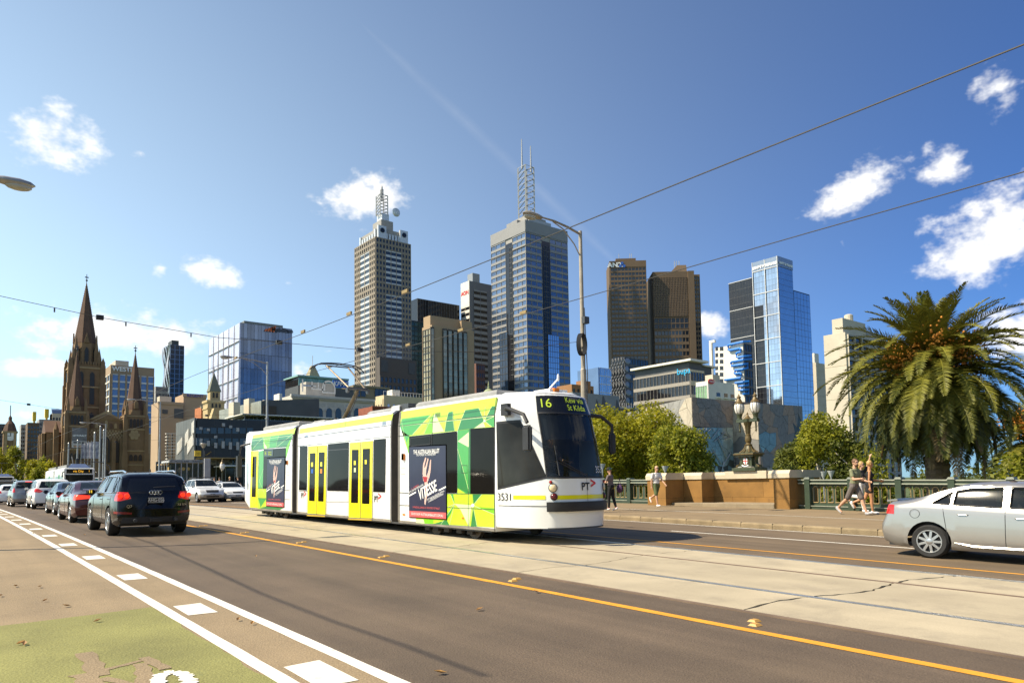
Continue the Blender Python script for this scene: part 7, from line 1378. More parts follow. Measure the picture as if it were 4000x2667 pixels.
def zincs():
    b = Bld('gallery_building', 'long pale zinc and slate grey gallery block behind the dark hotel', (757, 1090), 190, C=CX2); D = b.L((372, 1180))[0]; Wd = b.Rr((1286, 1150))[0]; zt = b.Rr((757, 1092))[1]; zl = b.L((372, 1182))[1]
    MB().hexa([(0, 0, 0), (Wd, 0, 0), (Wd, D, 0), (0, D, 0)], [(0, 0, zt), (Wd, 0, b.Rr((1286, 1075))[1]), (Wd, D, zl), (0, D, zl)]).obj('core', slate, b.r); m = MB(); n = 26
    for k in range(n):
        y0, y1 = D*k/n+.03, D*(k+1)/n-.03; z0, z1 = zt+(zl-zt)*k/n, zt+(zl-zt)*(k+1)/n
        for j in range(4):
            MB().hexa([(-.12, y0, z0*j/4+.03), (0, y0, z0*j/4+.03), (0, y1, z1*j/4+.03), (-.12, y1, z1*j/4+.03)], [(-.12, y0, z0*(j+1)/4), (0, y0, z0*(j+1)/4), (0, y1, z1*(j+1)/4), (-.12, y1, z1*(j+1)/4)]).obj('zinc_panel', mat('zinc_panel', (.30, .30, .25), .45, metal=.25, var=.1, vs=.5, rnd=.08), b.r)
    a0, z0 = b.Rr((770, 1200)); a1, _ = b.Rr((890, 1200)); b.box('slatted_bay', a0, a1, -.3, 0, 0, b.Rr((820, 1140))[1], mat('rust_slats', (.06, .045, .035), .8)); 
    for x, w, h, m_ in ((500, 60, 2.2, concW), (640, 55, 3.4, concW), (920, 26, 3.2, whiteR), (780, 40, 1.2, whiteR)):
        a, z = b.Rr((x, 1080), 8); w2 = b.Rr((x+w, 1080), 8)[0]; zz = zt if a > 0 else zt-2; b.box('roof_plant', a, w2, 8, 12, zz-4, zz+h, m_)
    b.done()
    # glass-walled roof terrace with thin canopy
    b = Bld('rooftop_pavilion', 'thin white canopied glass pavilion on the dark hotel roof', (600, 1225), 128, cat='pavilion', C=CX2); Wd = b.Rr((1450, 1215))[0]; zt = b.Rr((600, 1222))[1]; z0 = b.Rr((600, 1265))[1]; b.box('glass_wall', 1, Wd*.55, 3, 9, z0-1.5, zt-.1, mat('pavilion_glass', (.10, .12, .11), .1, var=.3, vs=.4))
    b.box('canopy', -.5, Wd, -.5, 9, zt, zt+.18, whiteR)
    for k in range(22): x = Wd*k/21; b.box('rafter', x-.05, x+.05, -.4, 8.5, zt-.16, zt-.005, DKMET)
    for k in range(9): x = 1+Wd*.97*k/8-.9; b.box('post', x, x+.12, .2, .32, z0-1, zt-.17, DKMET)
    for k in range(12): x = 1+(Wd*.55-1)*k/11; b.box('mullion', x-.04, x+.04, 2.9, 3, z0-1, zt-.2, mullW)
    b.box('railing', 0, Wd, .05, .1, z0-.6, z0+.1, mat('smoked_glass', (.05, .06, .06), .1)); b.done()
def kpmg():
    b = Bld('civic_building', 'white classical building with dentil cornice and arched windows', (1040, 1050), 240, C=CX2); Wd = b.Rr((1795, 1090))[0]; zt = b.Rr((1040, 1040))[1]; wh = mat('white_stone', (.50, .47, .42), .85, var=.08, vs=.3); b.box('core', 0, Wd*.985, 0, 25, 0, zt, wh); b.box('cornice', -.8, Wd, -1.1, 0, zt-.5, zt+.2, wh); b.box('cornice', -.5, Wd-.3, -.7, 0, zt-1.1, zt-.5, wh)
    m = MB(); n = 80
    for k in range(n): x = Wd*(k+.3)/n; m.box(x, x+Wd/n*.5, -.95, -.7, zt-.9, zt-.5)
    m.obj('dentils', wh, b.r); za = b.Rr((1200, 1165))[1]
    for x in range(1290, 1760, 85):
        a, z = b.Rr((x, 1165)); w = b.Rr((x+52, 1165))[0]-a; pts = [(a-w/2, z-4), (a+w/2, z-4)]+[(a+w/2*math.cos(t), z-w*.45+w/2*math.sin(t)) for t in np.linspace(0, PI, 10)]; MB().prism([(p, -.05, q) for p, q in pts], (0, -.2, 0)).obj('arched_window', gA, b.r); MB().tube([(a+w*.58*math.cos(t), -.3, z-w*.45+w*.58*math.sin(t)) for t in np.linspace(0, PI, 10)], .16, 5).obj('arch_moulding', wh, b.r)
    for k in range(6): x = Wd*(.30+.11*k); b.box('sunk_panel', x, x+Wd*.085, -.1, 0, zt-3.2, zt-2.1, mat('white_stone_shade', (.42, .40, .36), .85))
    b.done()
    b = Bld('rooftop_block', 'stained concrete rooftop block with painted giant letters', (1165, 920), 262, C=CX2); D = b.L((1110, 980))[0]; Wd = b.Rr((1432, 980))[0]; zt = b.Rr((1165, 918))[1]; b.box('core', 0, Wd, 0, max(D, 5), 0, zt, mat('stained_concrete', (.40, .37, .32), .9, var=.2, vs=.35)); m_ = mat('painted_letter', (.62, .60, .55), .8)
    zz = b.Rr((1300, 965))[1]
    for t_, x in (('T', 1200), ('E', 1285), ('D', 1380)): a, z = b.Rr((x, 962)); put_text(t_, 8, m_, b.r, (a, -.15, zz), (0, 0, 1), (-1, 0, 0), 'painted_letter', bold=-.1)
    b.done()
    b = Bld('office_building', 'dark rooftop block carrying a blue consultancy sign', (1400, 925), 300, C=CX2); Wd = b.Rr((1600, 960))[0]; zt = b.Rr((1400, 930))[1]; b.box('core', -14, Wd, 0, 14, 0, zt-2, slate); a, z = b.Rr((1480, 940)); bl = b.box('sign_board', a-3.4, a+3.4, -.5, -.05, z-1.6, z+1.5, signB); b.sign('KPMG', 'R', a, z-.1, 2.6, signW, .6, shear=.2, bold=.05); b.done()
    b = Bld('office_building', 'green glazed block with a stepped pyramid roof and flagpole', (1150, 870), 340, C=CX2); x0 = b.Rr((1098, 890))[0]; Wd = b.Rr((1532, 890))[0]; zt = b.Rr((1150, 862))[1]; gg = mat('pale_green_glass', (.16, .30, .26), .15, metal=.3, var=.2, vs=.4, rnd=.2); b.box('core', x0, Wd, .4, 16, 0, zt-.8, gK); b.grid('R', x0, Wd, zt-9, zt-.8, 22, 2, .08, .06, mat('green_frame', (.2, .36, .31), .4), gg, .2, d0=-.4); b.box('roof_edge', x0-1, Wd+1, -1.2, 16, zt-.8, zt, mat('green_frame', (0, 0, 0)))
    a, z = b.Rr((1225, 850), 6); zz = b.Rr((1225, 765), 6)[1]; w = b.Rr((1272, 850), 6)[0]-a; n = 7; pm = mat('pyramid_stone', (.33, .28, .18), .85)
    for k in range(n): q = w*(1-.72*k/n); z0 = zt+(zz-zt)*(.12+.8*k/n); MB().hexa([(a-q, 6-q, z0), (a+q, 6-q, z0), (a+q, 6+q, z0), (a-q, 6+q, z0)], [(a-q*.92, 6-q*.92, z0+(zz-zt)*.11), (a+q*.92, 6-q*.92, z0+(zz-zt)*.11), (a+q*.92, 6+q*.92, z0+(zz-zt)*.11), (a-q*.92, 6+q*.92, z0+(zz-zt)*.11)]).obj('pyramid_step', pm, b.r)
    b.box('pyramid_base', a-w*.8, a+w*.8, 6-w*.8, 6+w*.8, zt, zt+(zz-zt)*.13, pm); MB().tube([(a, 6, zz-1), (a, 6, b.Rr((1225, 680), 6)[1])], .15, 5).obj('flagpole', mastm, b.r); b.done()
    b = Bld('old_building', 'ochre stone building with round arched attic windows', (1600, 955), 330, C=CX2); oc = mat('ochre_stone', (.24, .20, .125), .9, var=.12, vs=.4); Wd = b.Rr((1925, 990))[0]; zt = b.Rr((1600, 948))[1]; b.box('core', 0, Wd, 0, 12, 0, zt, oc); b.box('cornice', -.4, Wd+.4, -.8, 0, zt-.9, zt, oc)
    for x in (1640, 1690, 1815, 1850, 1885): a, z = b.Rr((x, 1015)); m = MB(); lancet(m, a, -.02, z-2, 2.2, 4.4); m.obj('window', gA, b.r)
    b.done()
    b = Bld('shop_building', 'cream rendered block with small windows behind the tram roof', (1880, 1040), 205, C=CX2); D = b.L((1805, 1080))[0]; Wd = b.Rr((2235, 1080))[0]; zt = b.Rr((1880, 1040))[1]; cr = mat('cream_yellow', (.58, .47, .28), .85, var=.06, vs=.3); b.box('core', 0, Wd, 0, D, 0, zt, cr); b.grid('R', .6, Wd, zt*.25, zt*.96, 7, 3, .55, .45, cr, gP, .2); b.grid('L', .4, D, zt*.25, zt*.96, 3, 3, .6, .45, cr, gA, .2); m = MB()
    for k in range(14): x = Wd*k/13; m.tube([(x, .2, zt), (x, .2, zt+1.1)], .05, 4)
    m.tube([(0, .2, zt+1.1), (Wd, .2, zt+1.1)], .05, 4); m.obj('roof_railing', mullW, b.r); b.box('roof_plant', Wd*.3, Wd*.5, 2, 5, zt, zt+2, whiteR); b.done()
    b = Bld('shop_building', 'low red painted building beside the arched white one', (1775, 1150), 190, C=CX2); Wd = b.Rr((1975, 1170))[0]; zt = b.Rr((1775, 1145))[1]; b.box('core', 0, Wd, 0, 8, 0, zt, redb); b.box('cornice', -.3, Wd+.2, -.5, 0, zt-.4, zt+.1, redb); b.grid('R', .5, Wd, zt-5, zt-1, 3, 1, .4, .2, redb, gP, .2); b.done()
    b = Bld('office_building', 'small reddish brown block between the tan tower and striped tower', (725, 1310), 470, C=CX5); Wd = b.Rr((775, 1400))[0]; zt = b.Rr((725, 1310))[1]; rb = mat('brown_red', (.15, .07, .05), .85); b.box('core', 0, Wd, 0, 12, 0, zt, rb); b.grid('R', 0, Wd, 0, zt, 5, 16, .45, .45, rb, gA, .3); b.done()
    p = at_r(1909, 1545, 240); r = thing('station_dome', 'green copper dome with a finial peeking over the tram', 'dome', (p.x, p.y, 0)); w = (at_r(1934, 1545, 240)-at_r(1885, 1545, 240)).length/2; z1 = at_r(1909, 1518, 240).z; z0 = p.z; cu = mat('copper_green', (.20, .28, .16), .7, col2=(.36, .34, .17), vs=1.2); MB().lathe([(w*1.05, 0), (w*1.05, z0-.3)], 16).obj('drum', cream, r); MB().lathe([(w, z0-.3)]+[(w*math.cos(t), z0-.3+(z1-z0+.3)*math.sin(t)) for t in np.linspace(.1, 1.45, 8)], 16).obj('dome', cu, r, 40); MB().lathe([(w*.16, z1-.1), (w*.2, z1+.5), (w*.1, z1+.8), (w*.14, z1+1.1), (.05, z1+2.6)], 8).obj('finial', cu, r)
    b = Bld('brick_building', 'low brown brick building with scaffold behind the big lamp post', (2232, 1505), 330); Wd = b.Rr((2318, 1530))[0]; zt = b.Rr((2232, 1500))[1]; ob = mat('ochre_brick', (.30, .15, .065), .9, var=.1, vs=.5); b.box('core', 0, Wd, 0, 10, 0, zt, ob); b.grid('R', 0, Wd, 0, zt, 5, 6, .5, .5, ob, gA, .2); b.box('roof_box', Wd*.55, Wd*.95, 1, 5, zt, zt+2.4, ob); b.done()
church(); zincs(); kpmg()
# ================================================================ dark hotel at the bridge end
def hotel():
    b = Bld('hotel', 'black glass hotel with a perforated grey metal corner at the bridge end', (640, 318), 112, cat='hotel', C=CXH); D = b.L((352, 500))[0]; Wd = b.Rr((2700, 600))[0]; zt = b.Rr((642, 318))[1]; blk = mat('hotel_black', (.016, .017, .018), .3, var=.25, vs=.4); zlo = b.Rr((645, 920))[1]
    b.box('core', .3, Wd, .3, D, zlo, zt, blk); b.box('ground_floor', 3, Wd, 5, D, 0, zlo, gK); pf = mat('perforated_zinc', (.11, .105, .09), .5, metal=.35, var=.12, vs=.5, rnd=.1)
    n = 7
    for k in range(n):
        for j in range(3): MB().box(-.1, .1, D*k/n+.02, D*(k+1)/n-.02, zlo-.4+(zt-zlo+.4)*j/3+.02, zlo-.4+(zt-zlo+.4)*(j+1)/3).obj('metal_panel', pf, b.r)
    strip_m = mat('slot_window', (.62, .58, .50), .4)
    for x0, y0, x1, y1, c in ((375, 800, 460, 700, 6), (500, 660, 555, 565, 4), (535, 790, 625, 640, 7), (600, 500, 640, 445, 3)):
        for k in range(c):
            f = (k+.5)/c; a, z = b.L((x0+(x1-x0)*f, y0+(y1-y0)*f)); b.box('slot_window', -.2, -.09, a-.16, a+.16, z-.9, z+.9, strip_m)
    sc = mat('slot_pale', (.40, .38, .36), .4)
    for x, y, h in ((728, 480, 40), (842, 500, 40), (955, 610, 40), (1075, 425, 50), (1184, 455, 40), (640, 680, 110), (728, 690, 110), (842, 710, 80), (955, 740, 80), (1068, 730, 110), (1180, 745, 110), (1292, 750, 120), (1403, 720, 100), (1292, 500, 60)):
        a, z = b.Rr((x, y)); hh = abs(b.Rr((x, y-h/2))[1]-b.Rr((x, y+h/2))[1]); b.box('window_blind', a-.2, a+.2, .05, .28, z-hh/2, z+hh/2, sc)
    for j, (ya, yb) in enumerate(((470, 560), (630, 745))):
        for k in range(8):
            a, z = b.Rr((700+k*112, (ya+yb)/2)); w = b.Rr((800+k*112, 500))[0]-b.Rr((700+k*112, 500))[0]; b.pane('R', a, z, w*.9, abs(b.Rr((700, ya))[1]-b.Rr((700, yb))[1]), -.26, gA)
    for k in range(9): x = Wd*(k+.2)/9; b.box('panel_joint', x-.02, x+.02, .27, .3, zlo, zt, slate)
    # ground floor glazing, canopy, wall pattern
    zc = b.Rr((1200, 1050), -1)[1]; b.box('canopy', b.Rr((1105, 1050), -1)[0], b.Rr((1480, 1050), -1)[0], -1, 5, zc-.1, zc+.08, mullW)
    for k in range(10): x = 3+(Wd*.6)*k/9; b.box('shop_mullion', x-.04, x+.04, 4.8, 5, 0, zlo, STEEL)
    b.box('soffit', .3, Wd, .3, 5, zlo-.12, zlo-.01, mat('timber_soffit', (.42, .28, .11), .6)); a0 = b.Rr((850, 990), -.2)[0]; a1 = b.Rr((1360, 990), -.2)[0]; zz0, zz1 = b.Rr((1000, 1040), 4.6)[1], b.Rr((1000, 930), 4.6)[1]; b.box('mural', a0, a1, 4.5, 4.7, zz0, zz1, mat('mural_pattern', (.02, .02, .018), .5, col2=(.5, .46, .34), vs=2.2))
    b.done()
    # glazed terrace in front
    b = Bld('glass_terrace', 'glass walled bar terrace with lettered fascia below the dark hotel', (248, 975), 96, cat='terrace', C=CXH); Wd = b.Rr((768, 975))[0]; zt = b.Rr((248, 960))[1]; D = b.L((130, 985))[0]; b.box('fascia', 0, Wd, -.1, .1, zt-.35, zt, STEEL); b.box('roof_soffit', .1, Wd, .1, 7, zt-.5, zt-.36, mat('timber_soffit', (0, 0, 0))); put_text('TRANSPORT HOTEL BAR - TRANSPORT HOTEL', .34, black_ink, b.r, (Wd/2, -.13, zt-.19), (1, 0, 0), (0, 0, 1), wx=.92)
    tg = mat('terrace_glass', (.05, .06, .055), .05, var=.3, spec=.6, trans=.45)
    for k in range(7):
        x = Wd*k/6; b.box('post', x-.05, x+.05, -.05, .05, .4, zt-.36, STEEL)
        if k < 6: b.pane('R', Wd*(k+.5)/6, (zt-.4)/2+.2, Wd/6-.12, zt-.9, 0, tg, .03, 'glass_panel')
    for k in range(4): y = D*k/3; b.box('side_post', -.05, .05, y-.05, y+.05, .4, zt-.3, STEEL)
    b.box('side_fascia', -.08, .08, 0, D, zt-.3, zt-.05, mullW); b.box('concrete_pier', .2, 1.2, .3, 1.3, 0, zt-.4, mat('teal_concrete', (.20, .25, .22), .8)); b.box('bar_counter', 1.5, Wd-1, 5, 6, .4, 1.5, mat('bar_timber', (.3, .18, .07), .6)); b.box('back_wall', 0, Wd+2, 7, 7.2, 0, zt, blk)
    for k in range(5): x = Wd*(.2+.15*k); MB().ball((x, 4, zt-1.0), .22, 10, 7).obj('lamp_globe', mat('warm_globe', (.8, .5, .15), .4, emit=.5, var=0), b.r)
    b.done()
    # white slatted screen
    b = Bld('slatted_screen', 'curved screen of white horizontal slats left of the hotel corner', (335, 560), 118, cat='screen', C=CXH); x0 = b.Rr((192, 700))[0]; zt = b.Rr((260, 545))[1]; n = 20
    for k in range(n):
        z = .5+(zt-.5)*(k+.5)/n; x = x0*(1-.35*(1-k/n)**2); MB().hexa([(x, .4*math.sin(k), z), (0, 0, z+.05), (0, .3, z+.05), (x, .7, z)], [(x, .4*math.sin(k), z+.14), (0, 0, z+.19), (0, .3, z+.19), (x, .7, z+.14)]).obj('slat', mat('slat_white', (.5, .47, .41), .6), b.r)
    for x in (x0*.7, x0*.2): b.box('upright', x-.08, x+.08, .7, .9, 0, zt, DKMET)
    b.done()
hotel()
# ================================================================ faceted stone gallery behind the trees
def fedsquare():
    pal = [mat('tile_cream', (.46, .40, .31), .85, var=.1, vs=1.5, rnd=.09), mat('tile_grey', (.30, .29, .27), .8, var=.1, vs=1.5, rnd=.09), mat('tile_brown', (.30, .225, .17), .85, var=.12, vs=1.5, rnd=.10), mat('tile_slate', (.19, .185, .175), .8, var=.12, vs=1.5, rnd=.09), mat('tile_glass', (.15, .22, .22), .15, metal=.15, var=.2, vs=1, rnd=.2), mat('tile_green', (.03, .035, .022), .4, rnd=.2)]
    o = at_r(*CX7(985, 700), 150); r = thing('faceted_gallery', 'faceted stone and glass gallery clad in triangles behind the trees', 'gallery', (o.x, o.y, 0)); cnt = [0]; rest = [MB() for _ in pal]
    def facet(c, mp, nu, nv, pick, seed):
        """quad of corner points (bottom-left, bottom-right, top-right, top-left) cut into triangular panels with recessed joints"""
        rg_ = random.Random(seed); c = [Vector(q) for q in c]; n = (c[1]-c[0]).cross(c[3]-c[0]).normalized(); n = -n if n.dot(EYEP-c[0]) < 0 else n
        P = lambda a, b_: c[0]*(1-a)*(1-b_)+c[1]*a*(1-b_)+c[2]*a*b_+c[3]*(1-a)*b_
        g = {(i, j): (min(1, max(0, i/nu+(rg_.uniform(-.36, .36)/nu if 0 < i < nu else 0))), min(1, max(0, j/nv+(rg_.uniform(-.36, .36)/nv if 0 < j < nv else 0)))) for i in range(nu+1) for j in range(nv+1)}
        MB().prism([q-o_ for q in c], -n*.5).obj('backing', mat('joint_dark', (.05, .045, .04), .9), r)
        for i in range(nu):
            for j in range(nv):
                q = [g[(i, j)], g[(i+1, j)], g[(i+1, j+1)], g[(i, j+1)]]; tr = ((0, 1, 2), (0, 2, 3)) if rg_.random() < .5 else ((0, 1, 3), (1, 2, 3))
                for t in tr:
                    uv = [q[k] for k in t]; m_ = Vector((sum(u for u, _ in uv)/3, sum(v for _, v in uv)/3)); k = pick(m_.x, m_.y, rg_); pts = [P(*uv_)-o_ for uv_ in uv]; cc = (pts[0]+pts[1]+pts[2])/3; pts = [cc+(p-cc)*(1-.05/max(.3, (p-cc).length)) for p in pts]; h = rg_.uniform(.04, .10)
                    if (pts[1]-pts[0]).cross(pts[2]-pts[0]).dot(n) > 0: pts = pts[::-1]
                    if cnt[0] < 300: MB().prism(pts, n*h).obj('cladding_panel', pal[k], r); cnt[0] += 1
                    else: rest[k].prism(pts, n*h)
    o_ = Vector((o.x, o.y, 0)); T0, S0 = o.x, o.y
    C = lambda x, y: CX7(x, y)
    # left light wing (faces the street), main wing, right wing
    def onL(x, y, t): return at_t(*C(x, y), t)
    def onR(x, y, s): return at_s(*C(x, y), s)
    p1 = onL(985, 240, T0); p2 = onL(790, 262, T0); p3 = onL(360, 390, T0); zb = onL(985, 520, T0).z
    def pkL(u, v, g): return 0 if .25 < u < .62 or u > .86 else 1
    facet([Vector((T0, p3.y, zb-6)), Vector((T0, S0, zb-6)), Vector((T0, S0, p1.z)), Vector((T0, p3.y, p3.z))], None, 11, 4, pkL, 3)
    q2 = onR(1590, 300, S0)
    def pkM(u, v, g): return 3 if abs(u-.30+.25*(v-.5)) < .16 else 2
    facet([Vector((T0, S0, zb)), Vector((q2.x, S0, zb)), Vector((q2.x, S0, q2.z)), Vector((T0, S0, p1.z))], None, 12, 5, pkM, 5)
    MB().box(0, q2.x-T0, .3, 14, 0, min(p1.z, q2.z)-.2).obj('main_block', mat('joint_dark', (0, 0, 0)), r); MB().box(.3, 10, .3, p3.y-S0, 0, p3.z-.2).obj('left_block', mat('joint_dark', (0, 0, 0)), r)
    MB().prism([(T0-o.x+.3, .3, p1.z-.1), (.3, p3.y-S0, p3.z-.1), (16, p3.y-S0, p3.z), (16, .3, p1.z-.1)], (0, 0, -.5)).obj('roof', slate, r)
    # glass atrium below the brown wing
    g0, g1 = onR(975, 530, S0-1.5), onR(1352, 530, S0-1.5); S1 = S0-1.5
    facet([Vector((g0.x, S1, 0)), Vector((g1.x, S1, 0)), Vector((g1.x, S1, g1.z)), Vector((g0.x, S1, g0.z))], None, 7, 6, lambda u, v, g: 4 if g.random() < .8 or v > .5 else 5, 8)
    gm = MB()
    for _ in range(26):
        a, b_ = random.random(), random.random(); c_, d_ = min(1, max(0, a+random.uniform(-.35, .35))), min(1, max(0, b_+random.uniform(-.35, .35))); W_ = g1.x-g0.x; gm.tube([(g0.x+W_*a-o.x, S1-S0-.25, g0.z*b_), (g0.x+W_*c_-o.x, S1-S0-.25, g0.z*d_)], .09, 4)
    gm.obj('glazing_strut', STEEL, r)
    # right wing, nearer and rotated
    e = onR(1590, 300, S0-6); e2 = onR(2008, 326, S0-6); e0 = onR(1520, 300, S0+2)
    def pkR(u, v, g): return 5 if (u > .78 and .55 < v < .8) else 4 if (u < .35 and .45 < v < .62) else 2 if ((u*2.2+v) % 1.1 < .45) else 3
    facet([Vector((e.x, S0-6, 0)), Vector((e2.x, S0-6, 0)), Vector((e2.x, S0-6, e2.z)), Vector((e.x, S0-6, e.z))], None, 9, 8, pkR, 11); facet([Vector((e.x, S0+2, 0)), Vector((e.x, S0-6, 0)), Vector((e.x, S0-6, e.z)), Vector((e.x, S0+2, e.z))], None, 4, 7, lambda u, v, g: 0 if v > .55 else 3, 12)
    MB().box(e.x-o.x+.3, e2.x-o.x, -5.7, 8, 0, e2.z-.2).obj('right_block', mat('joint_dark', (0, 0, 0)), r)
    for k, mb in enumerate(rest):
        if mb.v: q = mb.obj('cladding_panels', pal[k], r); q['kind'] = 'stuff'
    # grey slabs at left, behind the mirror
    b = Bld('concrete_pavilion', 'low grey zinc slab building right of the tram front', (285, 230), 165, C=CX7); x0 = b.Rr((-150, 300))[0]; zt = b.Rr((200, 226))[1]; b.box('core', x0, 0, 0, 10, 0, zt, zinc); b.box('lower_slab', x0, b.Rr((425, 395), -3)[0], -3, 0, 0, b.Rr((300, 393), -3)[1], mat('grey_slab', (.15, .155, .155), .7))
    for x, y in ((60, 330), (120, 290), (250, 330)): a, z = b.Rr((x, y)); MB().prism([(a, -.02, z-1.5), (a+1.6, -.02, z-.6), (a+.5, -.02, z+1.6)], (0, -.1, 0)).obj('cut_panel', slate, b.r)
    b.box('terrace_deck', b.Rr((290, 330), 2)[0], b.Rr((480, 330), 2)[0], 2, 9, b.Rr((300, 335), 2)[1]-.4, b.Rr((300, 335), 2)[1], concW); b.box('terrace_deck', b.Rr((290, 380), 2)[0], b.Rr((480, 380), 2)[0], 2, 9, 0, b.Rr((300, 372), 2)[1], slate)
    m = MB()
    for k in range(9): x = b.Rr((290+k*22, 320), 2)[0]; z = b.Rr((300, 335), 2)[1]; m.tube([(x, 2, z), (x, 2, z+1.1)], .05, 4)
    m.obj('railing', mullW, b.r); b.box('column', b.Rr((322, 350), 2)[0], b.Rr((336, 350), 2)[0], 2.5, 3, 0, b.Rr((300, 335), 2)[1]-.4, concW); b.done()
    w = onR(1590, 890, S0-30); MB().box(0, 22, 0, 1, 0, w.z+2.2).obj('river_wall', concW, None, None, (w.x-1, S0-30, -2.6)); tag(bpy.data.objects['river_wall'], 'low pale concrete terrace wall right of the lamp', 'wall')
fedsquare()
# ================================================================ trees
def leaf_mat(name, c1, c2, tr=.35):
    m = bpy.data.materials.new(name); m.use_nodes = True; nt = m.node_tree; N = nt.nodes; L = nt.links; b = N['Principled BSDF']; g = N.new('ShaderNodeNewGeometry'); tc = N.new('ShaderNodeTexCoord'); nz = N.new('ShaderNodeTexNoise'); nz.inputs['Scale'].default_value = .5; nz.inputs['Detail'].default_value = 2; L.new(tc.outputs['Object'], nz.inputs[0])
    mt = N.new('ShaderNodeMath'); mt.operation = 'MULTIPLY_ADD'; L.new(g.outputs['Random Per Island'], mt.inputs[0]); mt.inputs[1].default_value = .55; ms_ = N.new('ShaderNodeMath'); ms_.operation = 'MULTIPLY_ADD'; L.new(nz.outputs[0], ms_.inputs[0]); ms_.inputs[1].default_value = 1.6; ms_.inputs[2].default_value = -.55; L.new(ms_.outputs[0], mt.inputs[2])
    mx = N.new('ShaderNodeMix'); mx.data_type = 'RGBA'; mx.clamp_factor = True; L.new(mt.outputs[0], mx.inputs[0]); mx.inputs[6].default_value = (*c1, 1); mx.inputs[7].default_value = (*c2, 1); L.new(mx.outputs[2], b.inputs['Base Color']); b.inputs['Roughness'].default_value = .55; b.inputs['Specular IOR Level'].default_value = .3
    t = N.new('ShaderNodeBsdfTranslucent'); L.new(mx.outputs[2], t.inputs[0]); ms = N.new('ShaderNodeMixShader'); ms.inputs[0].default_value = tr; L.new(b.outputs[0], ms.inputs[1]); L.new(t.outputs[0], ms.inputs[2]); L.new(ms.outputs[0], N['Material Output'].inputs[0]); MATS[name] = m; return m
bark = mat('bark', (.12, .095, .07), .9, var=.3, vs=6); bark_p = mat('bark_pale', (.42, .37, .30), .8, var=.2, vs=4)
def leaf_cloud(name, C, Rr, n, size, m, parent, gap=.25):
    """n leaf faces spread through ellipsoid clumps C (centres) of radii Rr"""
    C = np.array(C, float); Rr = np.array(Rr, float); w = (Rr.prod(1))**(2/3); k = rng.choice(len(C), n, p=w/w.sum()); d = rng.normal(size=(n, 3)); d /= np.linalg.norm(d, axis=1)[:, None]
    rad = 1-.45*rng.random(n)**1.8; tw = d*7+k[:, None]; keep = (np.sin(tw[:, 0]*1.3+k)*np.sin(tw[:, 1]*1.7)*np.sin(tw[:, 2]*1.5+k*2) > -.35+gap*.2*0) | (rng.random(n) < .35)
    k, d, rad = k[keep], d[keep], rad[keep]; n = len(k); rad = rad*(1+.16*np.sin(d[:, 0]*9+k)*np.cos(d[:, 2]*8+k*1.7))
    p = C[k]+d*Rr[k]*rad[:, None]+rng.normal(size=(n, 3))*size*.5; nr = d*.7+rng.normal(size=(n, 3))*.8+np.array([0, 0, .25]); nr /= np.linalg.norm(nr, axis=1)[:, None]
    u = np.cross(nr, rng.normal(size=(n, 3))); u /= np.linalg.norm(u, axis=1)[:, None]; v = np.cross(nr, u); s = size*(.55+.9*rng.random(n))[:, None]
    V = np.stack([p-u*s*.5, p+v*s*.30, p+u*s*.6, p-v*s*.30], 1).reshape(-1, 3); me = bpy.data.meshes.new(name); me.vertices.add(4*n); me.vertices.foreach_set('co', V.ravel().astype(np.float32)); me.loops.add(4*n); me.loops.foreach_set('vertex_index', np.arange(4*n, dtype=np.int32)); me.polygons.add(n); me.polygons.foreach_set('loop_start', np.arange(0, 4*n, 4, dtype=np.int32)); me.polygons.foreach_set('loop_total', np.full(n, 4, np.int32)); me.update(); me.validate(); me.materials.append(m); return link(name, me, parent)
def tree(label, base, h, rx, rz, m, n, size, nclump=16, bk=None, cr=.38, group=None, trunk_r=.28, seed=1, name='tree', limbs=True, lowz=.28):
    rg_ = random.Random(seed); r = thing(name, label, 'tree' if name == 'tree' else name.replace('_', ' '), base, 0, group); C = []; Rr = []; zc = h-rz
    for i in range(nclump):
        a = rg_.uniform(0, 2*PI); q = rg_.random()**.5; z = rg_.uniform(-1, 1); f = math.sqrt(max(.08, 1-z*z)); C.append((math.cos(a)*q*f*rx*.78, math.sin(a)*q*f*rx*.78, zc+z*rz*.75)); s = rg_.uniform(.75, 1.25)*cr; Rr.append((rx*s, rx*s, rz*s*.9))
    if limbs:
        top = (rg_.uniform(-.2, .2), rg_.uniform(-.2, .2), h*.55); MB().tube([(0, 0, -.3), (.05, 0, h*lowz), top], [trunk_r*1.2, trunk_r, trunk_r*.6], 8).obj('trunk', bk or bark, r)
        for i in range(min(9, nclump)):
            c = Vector(C[i]); b0 = Vector((0, 0, h*lowz)).lerp(Vector(top), rg_.uniform(.1, .9)); mid = b0.lerp(c, .5)+Vector((rg_.uniform(-.4, .4), rg_.uniform(-.4, .4), rg_.uniform(0, .6))); MB().tube([b0, mid, c, c+(c-mid)*.5], [trunk_r*.42, trunk_r*.28, trunk_r*.14, .02], 5).obj('limb', bk or bark, r)
    leaf_cloud('crown', C, Rr, n, size, m, r); return r
lfA = leaf_mat('leaf_autumn', (.12, .15, .014), (.48, .42, .02), .5); lfB = leaf_mat('leaf_green', (.10, .135, .014), (.38, .36, .025), .5); lfC = leaf_mat('leaf_deep', (.04, .06, .012), (.17, .18, .022)); lfP = leaf_mat('palm_leaf', (.030, .042, .008), (.22, .205, .024), .10); lfD = leaf_mat('palm_dead', (.12, .075, .03), (.28, .19, .08), .2)
